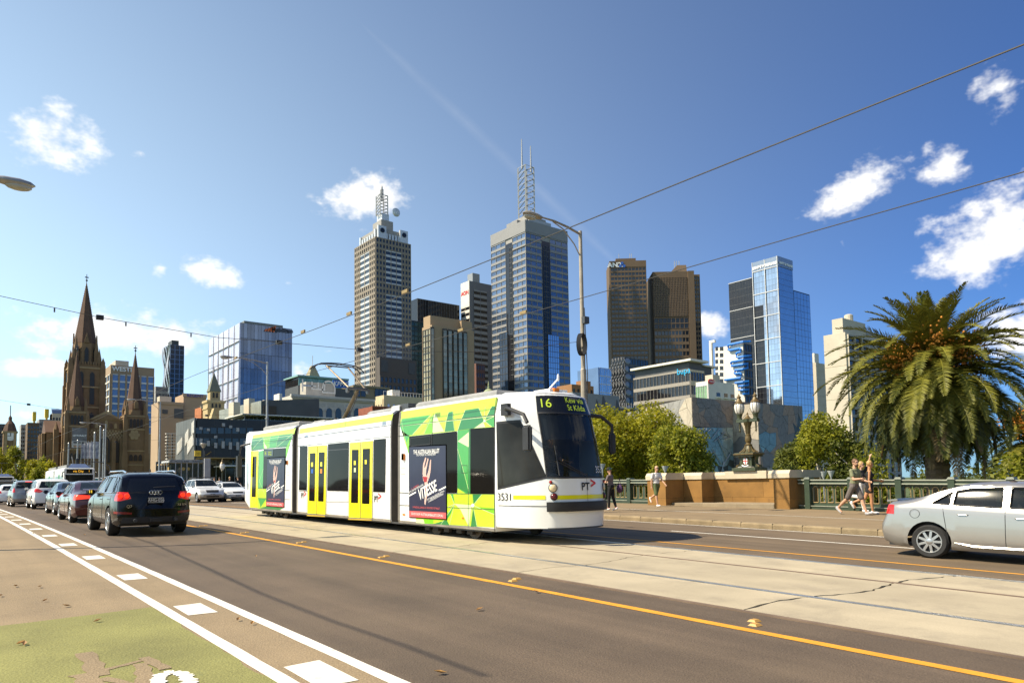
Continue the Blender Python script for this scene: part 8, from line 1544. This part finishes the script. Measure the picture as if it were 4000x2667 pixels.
def trees():
    G = 'trees on the river bank behind the balustrade'
    def spot(px, R, zb): p = at_r(px, 1880, R); return (p.x, p.y, zb)
    def ht(py, px, R, zb): return at_r(px, py, R).z-zb
    for i, (px, R, py, wpx, m, lab, n) in enumerate(((2385, 112, 1592, 150, lfA, 'golden green plane tree just right of the tram front', 15000), (2475, 122, 1640, 130, lfA, 'smaller yellowing tree between the two tall plane trees', 9000), (2560, 112, 1588, 175, lfA, 'tall broad plane tree left of the faceted gallery', 17000), (2668, 100, 1652, 125, lfB, 'feathery bright green tree left of the ornate lamp', 13000), (2300, 118, 1640, 120, lfB, 'green tree mostly hidden behind the tram front', 7000))):
        zb = -2.8; d = ray(px, 1880); dep = R*FPX/math.sqrt(FPX**2+(px-2000)**2); rx = wpx/FPX*dep; h = ht(py, px, R, zb); tree(lab, spot(px, R, zb), h, rx, h*.44, m, n, .42, 18, group=G, seed=i+3, lowz=.2)
    for i, (px, R, py, wpx, m, lab, n, bk) in enumerate(((3115, 70, 1655, 95, lfC, 'dark small leaved tree right of the stone bay', 11000, bark), (3215, 66, 1615, 135, lfB, 'gum tree with pale bare branches left of the palm', 13000, bark_p), (3330, 64, 1680, 110, lfC, 'olive green tree behind the walking group', 8000, bark_p), (3060, 85, 1760, 60, lfC, 'low dark tree beside the terrace wall', 5000, bark))):
        zb = -3.2; dep = R*FPX/math.sqrt(FPX**2+(px-2000)**2); h = ht(py, px, R, zb); tree(lab, spot(px, R, zb), h, wpx/FPX*dep, h*.42, m, n, .26, 16, bk, group=G, seed=i+23, trunk_r=.2, lowz=.2)
    # left end of the street
    for i, (px, py, wpx, R, lab) in enumerate(((10, 1738, 48, 300, 'leafy street tree at the left edge of the picture'), (62, 1750, 38, 290, 'leafy street tree second from the left edge'), (120, 1795, 34, 285, 'lower street tree left of the cathedral'), (165, 1785, 36, 280, 'street tree in front of the cathedral transept'), (212, 1800, 30, 275, 'street tree beside the far white tram'))):
        dep = R*FPX/math.sqrt(FPX**2+(px-2000)**2); h = ht(py, px, R, .5); tree(lab, spot(px, R, .5), h, wpx/FPX*dep*1.15, h*.42, lfB if i % 2 else lfA, 4500, .6, 12, group='street trees at the far end', seed=i+50, lowz=.2)
    # shrubs below the balustrade on the right
    for i, (px, R, py, wpx) in enumerate(((3020, 50, 1868, 70), (3110, 46, 1850, 60), (3420, 52, 1800, 90), (3560, 55, 1770, 110), (3720, 52, 1790, 110), (3880, 50, 1800, 120), (3990, 48, 1780, 110), (2760, 95, 1838, 90), (2880, 95, 1850, 80), (3330, 44, 1862, 80))):
        dep = R*FPX/math.sqrt(FPX**2+(px-2000)**2); h = ht(py, px, R, -3.4); names = ('right of the stone bay', 'at the foot of the dark small leaved tree', 'left under the palm', 'under the palm trunk', 'right under the palm', 'behind the silver sedan', 'at the right edge', 'below the gallery glass', 'right of the gallery glass', 'behind the walking group'); tree(f'green shrub {names[i]}', spot(px, R, -3.4), h, wpx/FPX*dep, h*.5, lfC if i % 2 else lfB, 3500, .24, 9, group='shrubs below the balustrade', seed=i+80, name='shrub', limbs=True, trunk_r=.08, cr=.5, lowz=.1)
trees()
def rear_trees():  # unseen trees added to darken reflections and block sky fill from behind
    src = next(o for o in COL.objects if o.get('label', '').startswith('tall broad plane')); rg_ = random.Random(5)
    for i in range(12): c = copy_tree(src, None, (-45+11*i+rg_.uniform(-3, 3), -38-rg_.uniform(0, 22), -3.6), rg_.uniform(0, 6), 'unseen leafy tree added behind the viewpoint for reflections and shade'); c['group'] = 'unseen trees added behind the viewpoint'; c.scale = (1.25, 1.25, rg_.uniform(1.1, 1.4))
rear_trees()
def palm_frond(e0, droop, L_, seed, nl=66):
    rg_ = random.Random(seed); m = MB(); pts = []; p = Vector((.25, 0, 0)); n = 16; side = rg_.uniform(-.25, .25)
    for i in range(n+1):
        f = i/n; e = R_(e0-droop*f**1.35); pts.append(p.copy()); p = p+Vector((math.cos(e)*math.cos(side*f), math.cos(e)*math.sin(side*f), math.sin(e)))*L_/n
    m.tube(pts, [.045*(1-.85*i/n)+.006 for i in range(n+1)], 4)
    for i in range(nl):
        f = .10+.90*(i+rg_.random()*.6)/nl; q = f*n; k = min(n-1, int(q)); c = pts[k].lerp(pts[k+1], q-k); t = (pts[k+1]-pts[k]).normalized(); up = Vector((0, 0, 1)); sd = t.cross(up); sd = sd.normalized() if sd.length > .1 else Vector((0, 1, 0)); nu = sd.cross(t); ll = .66*math.sin(PI*min(1, .22+f*.72))*rg_.uniform(.8, 1.1)
        for sg in (-1, 1):
            d = (t*.75+sd*sg*.85+nu*rg_.uniform(.05, .45)).normalized(); tip = c+d*ll+Vector((0, 0, -.10*ll)); w = t*.021; mid = c.lerp(tip, .55)+nu*.02; m.add([c-w, mid-w*1.3, tip, mid+w*1.3, c+w], [(0, 1, 2, 3, 4)])
    return m.mesh('frond')
def palm(label, base, ztop, sc, seed, dens=1.):
    rg_ = random.Random(seed); r = thing('palm_tree', label, 'palm tree', base); H = ztop-base[2]
    m = MB(); pr = []; k = 0; z = 0.
    while z < H: pr += [(.46+.05*(k % 2), z)]; z += .16; k += 1
    m.lathe(pr, 14); m.obj('trunk', mat('palm_trunk', (.16, .105, .06), .95, var=.35, vs=5, bump=.6, bs=12), r); MB().ball((0, 0, H-.2), (.75, .75, .9), 14, 10).obj('crown_shaft', mat('palm_fibre', (.20, .12, .055), .95, var=.35, vs=5), r)
    classes = ((84, 36, 12, 0), (68, 54, 18, 0), (52, 66, 22, 0), (36, 76, 26, 0), (20, 84, 28, 0), (4, 88, 32, 0), (-14, 80, 34, 0), (-32, 60, 34, 0), (-46, 46, 30, 0), (-55, 38, 22, 1), (-28, 62, 8, 1))
    for ci, (e0, dr, cnt, dead) in enumerate(classes):
        mesh = []
        for v in range(4):
            me = palm_frond(e0+rg_.uniform(-7, 7), dr+rg_.uniform(-12, 12), (3.2, 3.7, 4.2, 4.5, 4.6, 4.5, 4.3, 4.2, 4.1, 3.9, 3.9)[ci]*sc*rg_.uniform(.88, 1.1), seed*100+ci*10+v); me.materials.append(lfD if dead and v % 2 == 0 else lfP); mesh.append(me)
        cnt = int(cnt*dens); a0 = rg_.random()*6
        for i in range(cnt):
            o = link('frond', mesh[i % 4], r, (0, 0, H+.35-ci*.11+rg_.uniform(-.12, .12)), (rg_.uniform(-.12, .12), rg_.uniform(-.10, .10), a0+2*PI*(i+rg_.uniform(-.35, .35))/cnt)); s = rg_.uniform(.9, 1.08); o.scale = (s, s, s)
    orange = mat('palm_fruit', (.62, .24, .02), .6, var=.25, vs=12); 
    for k in range(11):
        a = 2*PI*k/11+.3; m = MB(); q = Vector((math.cos(a), math.sin(a), 0)); c = q*1.5+Vector((0, 0, H+.75+rg_.uniform(-.3, .4)))
        for j in range(110): d = Vector((rg_.gauss(0, .27), rg_.gauss(0, .27), rg_.gauss(0, .34))); m.ball(c+d, .055, 5, 3)
        for j in range(14): m.tube([q*.4+Vector((0, 0, H+.3)), c+Vector((rg_.gauss(0, .18), rg_.gauss(0, .18), rg_.gauss(0, .25)))], .012, 3)
        m.obj('fruit_cluster', orange, r)['kind'] = 'stuff'
pp = at_s(3640, 1420, 13.0); palm('huge date palm with orange fruit clusters behind the balustrade', (pp.x, 13.0, -3.6), pp.z-.35, 1.0, 4)
p2_ = at_r(4075, 1700, 52); palm('second palm with sunlit fronds cut by the right edge', (p2_.x, p2_.y, -3.6), p2_.z-.2, .95, 9, .6)
# ================================================================ street lamps, poles, wires
weath = mat('weathered_pole', (.36, .31, .24), .6, metal=.3, var=.2, vs=3)
def lamp_post(label, t, s, h, arm_t, m=STEEL, zb=None, group='road lamps along the bridge'):
    zb = zs(s)+.15 if zb is None else zb; r = thing('street_lamp', label, 'street lamp', (t, s, zb), 0, group); d = 1 if arm_t > t else -1; L_ = abs(arm_t-t)
    MB().tube([(0, 0, 0), (0, 0, 1.2), (0, 0, 1.25), (0, 0, h*.5), (0, 0, h*.5+.05), (0, 0, h)], [.16, .15, .12, .105, .085, .065], 10).obj('pole', m, r); MB().lathe([(.2, 0), (.2, .04), (.13, .1)], 10).obj('base_flange', m, r)
    MB().tube([(0, 0, h-.12), (d*L_*.3, 0, h+.02), (d*L_*.6, 0, h+.10), (d*(L_-.3), 0, h+.10)], [.045, .042, .038, .03], 8).obj('arm', m, r); MB().tube([(0, 0, h-1.0), (d*L_*.15, 0, h-.55), (d*L_*.4, 0, h-.1), (d*L_*.62, 0, h+.06)], .022, 6).obj('arm_brace', m, r)
    x0 = d*(L_-.35); hd = MB(); hd.lathe([(.03, 0), (.10, .10), (.15, .3), (.17, .6), (.12, .82), (.02, .92)], 10, (0, 0, 0), 'x'); me = hd.mesh('luminaire', 40); me.transform(Matrix.Translation((x0, 0, h+.08)) @ Matrix.Diagonal((d, 1, .62, 1))); me.materials.append(m); lo = link('luminaire', me, r); g = MB().ball((x0+d*.58, 0, h+.0), (.28, .13, .10), 12, 7); g.obj('lamp_glass', mat('lamp_bowl', (.45, .44, .38), .25, var=.1), lo)
    for z in (h*.30, h*.58): MB().lathe([(.14, z), (.14, z+.06)], 10).obj('pole_band', m, r)
    return r
def furniture():
    zb = zs(18.7)+.15; L1 = lamp_post('tall weathered street lamp rising behind the tram front', 18.4, 18.72, 10.86-zb, 16.2, weath); L2 = lamp_post('galvanised street lamp over the rear of the tram', 18.5, 51.5, 10.65-zs(51)-.15, 15.7); L3 = lamp_post('galvanised street lamp in front of the tan theatre block', 18.5, 83.8, 10.9-.7, 15.8)
    lamp_post('street lamp whose head reaches in at the left edge', -1.9, 20.2, 8.75-zs(20)-.15, 1.05); lamp_post('far street lamp before the cathedral right tower', 18.5, 116, 10.2, 15.8)
    m = MB()
    for k in range(7): m.tube([(-.22+.03*k, -.25+.02*math.sin(k)+.02*math.cos(a), 6.4+.34*math.sin(a)+.03*math.cos(k*2)) if False else (-.26+.30*math.cos(a)*.55+.012*k, -.12-.02*k, 6.35+.40*math.sin(a)) for a in np.linspace(.1*k, 2*PI+.1*k, 18)], .022, 4)
    c = m.obj('cable_coil', BLACK, None, None, (18.4, 18.72, zb-.25)); tag(c, 'coil of black cable tied to the tall weathered lamp', 'cable coil')
    MB().tube([(0, -.1, 2.4), (.05, -.16, 5), (0, -.12, 7.5)], .018, 5).obj('conduit', BLACK, L1); MB().box(-.12, .12, -.25, -.1, 6.9, 7.15).obj('bracket_box', DKMET, L1)
    # contact wires
    cab = mat('wire', (.035, .033, .03), .6)
    for t, lab in ((7.76, 'contact wire above the near track'), (11.12, 'contact wire above the far track')):
        pts = [(t+.12*math.sin(s*.14), s, zs(s)+5.50+.02*math.sin(s*.3)) for s in np.arange(-6, 130, 4.)]; w = MB().tube(pts, .009, 5).obj('contact_wire', cab); tag(w, lab, 'wire', 'overhead tram wires')
        for s in (13.5, 16.2, 19.0, 24.5): i = MB().box(-.02, .02, -.12, .12, -.02, .05).obj('wire_clamp', mat('brass_clamp', (.35, .24, .10), .5, metal=.5), w, None, (t+.12*math.sin(s*.14), s, zs(s)+5.53))
    def span(pts, lab, droppers=(), ins=()):
        w = MB().tube(pts, .008, 4).obj('span_wire', cab); tag(w, lab, 'wire', 'overhead span wires')
        P = [Vector(p) for p in pts]; tot = sum((b-a).length for a, b in zip(P, P[1:]))
        def at(f):
            d = f*tot
            for a, b in zip(P, P[1:]):
                l = (b-a).length
                if d <= l: return a.lerp(b, d/l)
                d -= l
            return P[-1]
        for f in ins: MB().box(-.09, .09, -.06, .06, -.06, .06).obj('insulator', BLACK, w, None, at(f))
        for f in droppers: MB().tube([(0, 0, 0), (0, 0, -.12)], .02, 5).obj('dropper', DKMET, w, None, at(f))
    q = lambda x, y, s: tuple(at_s(x, y, s)); zw = lambda s: zs(s)+5.5
    span([(-1.9, 22.6, 8.3), q(0, 1156, 22.4), q(390, 1240, 22.2), q(850, 1318, 22.0), (7.76, 21.9, zw(22)+.22), (11.12, 21.2, zw(21)+.16), (15, 19.9, 6.15), (18.3, 18.75, 6.7)], 'long span wire crossing from the left edge to the big lamp', (.12, .22, .3, .38), (.14, .27, .5, .62))
    for s0, z_ in ((51.5, 6.9), (83.8, 6.8), (116, 6.8)): span([(-2, s0, z_+.6), (7.76, s0, zw(s0)+.2), (11.12, s0, zw(s0)+.2), (18.4, s0, z_)], f'span wire at the {"middle" if s0 < 60 else "third" if s0 < 100 else "farthest"} lamp post', (.4, .7), (.3, .8))
    span([(-2, 20.4, 7.2), (-2, 51, 7.6)], 'cable strung along the left lamp posts')
    w = MB().tube([Vector((*[g_.x, g_.y], zs(g_.y)))+sv*((7.2-zs(g_.y))/sv.z) for g_ in (gpos(470, 2085, 0), gpos(592, 2120, 0), gpos(800, 2214, 0), gpos(1020, 2317, 0), gpos(1300, 2425, 0), gpos(1585, 2522, 0), gpos(1900, 2640, 0))], .02, 5).obj('overhead_cable', cab); tag(w, 'slack cable out of frame casting a thin shadow on the lane', 'cable')
    # poles near the crossing
    for i, (px, yt, R, lab) in enumerate(((366, 1690, 128, 'left of three grey tram poles before the cathedral'), (388, 1665, 132, 'middle of three grey tram poles before the cathedral'), (402, 1680, 138, 'right of three grey tram poles before the cathedral'), (300, 1720, 150, 'thin pole behind the far white tram'), (265, 1730, 160, 'thin pole left of the far white tram'))):
        p = at_r(px, 1870, R); h = at_r(px, yt, R).z-.55; r = thing('tram_pole', lab, 'pole', (p.x, p.y, .55), 0, 'tram poles at the crossing'); MB().tube([(0, 0, 0), (0, 0, h)], [.17, .12], 8).obj('pole', STEEL, r); MB().lathe([(.15, h), (.05, h+.15)], 8).obj('pole_cap', STEEL, r)
    p = at_r(434, 1870, 122); h = at_r(434, 1800, 122).z; r = thing('traffic_light', 'curved mast arm with a traffic light by the far white tram', 'traffic light', (p.x, p.y, .55)); x1 = at_r(300, 1770, 122).x-p.x; MB().tube([(0, 0, 0), (0, 0, 3.6), (-.3, 0, 4.5), (-1.2, 0, 5.0), (x1, 0, 5.2)], [.1, .09, .08, .07, .05], 8).obj('mast', DKMET, r)
    for x, z in ((0, 2.2), (x1, 4.6)):
        h_ = MB().box(x-.18, x+.18, -.22, .1, z-.05, z+.95).obj('signal_head', BLACK, r)
        for k in range(3): MB().lathe([(.11, 0), (.11, .04)], 10, (x, -.26, z+.15+.3*k), 'y').obj('lens', DKMET, h_)
    # flags on poles in front of the cathedral
    fl = mat('flag_white', (.62, .58, .60), .7, col2=(.10, .10, .16), vs=1.3)
    for i, px in enumerate((316, 330, 343, 356, 369)):
        p = at_r(px, 1800, 170); z0, z1 = at_r(px, 1790, 170).z, at_r(px, 1728-i*1.5, 170).z; r = thing('banner_flag', f'{("leftmost", "second", "middle", "fourth", "rightmost")[i]} of the row of white banner flags before the cathedral', 'flag', (p.x, p.y, .5), 0, 'white banner flags'); MB().tube([(0, 0, 0), (0, 0, z1-.3)], .05, 6).obj('flagpole', STEEL, r); n = 5; m = MB()
        for k in range(n): a, b = k/n, (k+1)/n; m.poly([(.06+.7*a, .15*math.sin(4*a+i), z0-.5), (.06+.7*b, .15*math.sin(4*b+i), z0-.5), (.06+.7*b, .15*math.sin(4*b+i), z1-.6), (.06+.7*a, .15*math.sin(4*a+i), z1-.6)])
        m.obj('cloth', fl, r)
    # signs at the hotel
    p = at_r(797, 1870, 84); r = thing('transit_sign', 'yellow and black public transport sign in front of the dark hotel', 'sign', (p.x, p.y, .7)); z0, z1 = at_r(797, 1782, 84).z-.7, at_r(797, 1760, 84).z-.7; MB().tube([(-.1, 0, 0), (-.1, 0, z1+.3)], .05, 8).obj('pole', DKMET, r); MB().lathe([(.12, z1+.3), (.35, z1+.75), (.3, z1+.8)], 10, (-.1, 0, 0)).obj('lamp_head', STEEL, r)
    y_ = MB().box(-.45-.55, -.35, -.06, .06, z0, z1).obj('yellow_board', mat('sign_yellow', (0, 0, 0)), r); k_ = MB().box(.0, .75, -.06, .06, z0, z1).obj('black_board', BLACK, r); put_text('Public\nTransport', .16, black_ink, y_, (-.67, -.07, (z0+z1)/2), (1, 0, 0), (0, 0, 1)); put_text('Transport', .17, mat('sign_yellow', (0, 0, 0)), k_, (.38, -.07, (z0+z1)/2), (.8, 0, .6), (-.6, 0, .8))
    p = at_r(805, 1870, 88); h = at_r(805, 1790, 88).z-.7; bev(MB(), -.32, .32, -.12, .12, 0, h, .02).obj('info_pylon', mat('pylon_grey', (.34, .34, .35), .5), None, None, (p.x+.1, p.y, .7)); tag(bpy.data.objects['info_pylon'], 'tall plain grey information pylon in front of the dark hotel', 'pylon')
    # far single globe ornate lamp
    p = at_r(868, 1865, 88); z1 = at_r(868, 1760, 88).z; h = z1-1.6; r = thing('ornate_street_lamp', 'small far ornate lamp with one globe before the dark hotel', 'street lamp', (p.x, p.y, .7)); gr = MATS['lamp_olive']; MB().box(-.35, .35, -.35, .35, 0, 1.1).obj('pedestal', MATS['lamp_green'], r); MB().lathe([(.4, 1.1), (.42, 1.2), (.2, 1.5), (.1, 1.8), (.09, 2.6), (.16, 2.75), (.1, 2.85)], 10).obj('shaft', gr, r); MB().lathe([(.12, 2.85), (.26, 3.1), (.28, 3.35), (.22, 3.6)], 12).obj('globe', MATS['lamp_opal_glass'], r); MB().lathe([(.26, 3.58), (.12, 3.8), (.1, 3.95), (.02, 4.15)], 10).obj('crown', MATS['lamp_gold'], r)
    # park lamps with cone tops
    for i, (px, py, R) in enumerate(((2353, 1811, 60), (2598, 1820, 58), (3216, 1841, 56), (3246, 1838, 58), (3068, 1855, 62))):
        p = at_r(px, py, R); r = thing('park_lamp', ('slim park lamp with a cone top right of the tram mirror', 'slim park lamp with a cone top beside the bald man', 'left of two slim park lamps behind the walkers', 'right of two slim park lamps behind the walkers', 'slim park lamp near the terrace wall')[i], 'park lamp', (p.x, p.y, -3.4), 0, 'cone topped park lamps'); h = p.z+3.4; MB().tube([(0, 0, 0), (0, 0, h-.45)], .05, 6).obj('pole', STEEL, r); MB().lathe([(.05, h-.5), (.26, h-.02), (.26, h)], 12).obj('cone_shade', mat('lamp_cone', (.5, .5, .47), .5), r)
    # low barrier before the hotel
    r = thing('railing', 'low grey steel railing along the kerb before the dark hotel', 'railing', (18.9, 0, 0)); m = MB()
    for z in (.55, .85, 1.15): MB().tube([(0, 62, zs(60)+.15+z), (0, 82, zs(60)+.15+z)], .03, 6).obj('rail', STEEL, r)
    for s in np.arange(62, 82.1, 2): MB().tube([(0, s, .7), (0, s, .7+1.2)], .035, 6).obj('post', STEEL, r)
furniture()
# ================================================================ far trams and bus
def far_tram(label, t, s, front, L_=16.):
    r = thing('tram', label, 'tram', (t, s, .555), 0, 'trams in the distance'); wh = mat('old_tram_white', (.62, .63, .60), .4); gn = mat('old_tram_green', (.05, .22, .10), .4); w = 1.32
    for y0, y1 in ((.0, L_*.48), (L_*.52, L_)):
        bev(MB(), -w, w, y0, y1, .35, 3.25, .12).obj('car_body', wh, r); MB().box(-w+.25, w-.25, y0+.5, y1-.5, 3.25, 3.55).obj('roof_pod', mat('roof_grey', (0, 0, 0)), r)
        n = 5
        for k in range(n):
            a, b = y0+.7+(y1-y0-1.2)*k/n, y0+.7+(y1-y0-1.2)*(k+.82)/n
            if k == 2: MB().box(-w-.02, -w, a, b, .5, 2.6).obj('door', gn, r)
            else: MB().box(-w-.02, -w, a, b, 1.25, 2.45).obj('window', GLASS, r)
        MB().box(-w-.015, -w, y0+.2, y1-.2, .5, .85).obj('green_band', gn, r)
    MB().box(-w+.15, w-.15, L_*.48, L_*.52, .5, 3.1).obj('bellows', BLACK, r)
    MB().box(-w+.12, w-.12, -.05, 0, 1.3, 2.55).obj('windscreen', GLASS, r); d = MB().box(-w+.2, w-.2, -.06, 0, 2.68, 3.12).obj('destination_display', disp, r)
    if front: put_text(front[0], .30, mat('led_amber', (.9, .45, .03), .5, var=0, emit=.8), d, (-.1, -.075, 2.9), (1, 0, 0), (0, 0, 1)); put_text(front[1], .26, mat('led_amber', (0, 0, 0)), d, (.85, -.075, 2.9), (1, 0, 0), (0, 0, 1)); put_text(front[2], .26, signW, r, (.75, -.07, 1.45), (1, 0, 0), (0, 0, 1))
    MB().box(-w+.1, w-.1, -.04, 0, .75, 1.1).obj('lower_panel', mat('tram_maroon', (.25, .06, .04), .5), r); MB().prism([(-.95, .1, 3.25), (.95, .1, 3.25), (.6, .6, 3.65), (-.6, .6, 3.65)], (0, .5, 0)).obj('roof_visor', mat('visor_blue', (.10, .14, .25), .4), r)
    for sg in (-1, 1): MB().tube([(sg*1.25, .1, 2.9), (sg*1.5, -.25, 2.75), (sg*1.5, -.25, 2.3)], .05, 6).obj('mirror', BLACK, r); MB().lathe([(.1, 0), (.1, -.03)], 10, (sg*.9, -.03, .95), 'y').obj('headlight', lamp_w, r)
    MB().tube([(0, 4.2, 3.55), (0, 5.4, 4.6), (0, 4.3, 5.45)], .05, 6).obj('pantograph', DKMET, r); MB().tube([(-.8, 4.3, 5.45), (.8, 4.3, 5.45)], .04, 6).obj('pantograph_bow', DKMET, r); MB().box(-w+.2, w-.2, 1, L_-1, .1, .4).obj('bogie', DKMET, r); return r
far_tram('white and green tram signed via City coming towards us', 11.12, 84, ('via City', '1', '2106')); far_tram('dark fronted tram at the far left edge of the street', 7.76, 134, None, 15)
def bus():
    p = at_r(360, 1880, 150); r = thing('bus', 'white and teal coach crossing behind the poles', 'bus', (p.x, p.y, .55)); L_ = at_r(452, 1880, 150).x-p.x+2; bev(MB(), 0, L_, 0, 2.5, .35, 3.2, .15).obj('body', mat('bus_white', (.62, .63, .62), .35), r); MB().box(.4, L_-.3, -.02, 0, 1.5, 2.7).obj('window', mat('bus_glass', (.02, .06, .06), .1), r); MB().box(.2, L_-.2, -.015, 0, 2.72, 3.05).obj('roof_band', mat('bus_teal', (.04, .20, .20), .4), r); put_text('MELBOURNE  STAR', .4, signW, r, (L_*.55, -.03, 2.45), (1, 0, 0), (0, 0, 1))
    for x in (1.6, L_-2): MB().lathe([(.48, 0), (.48, .3), (.2, .32)], 16, (x, -.03, .48), 'y').obj('wheel', tyre_m, r)
bus()
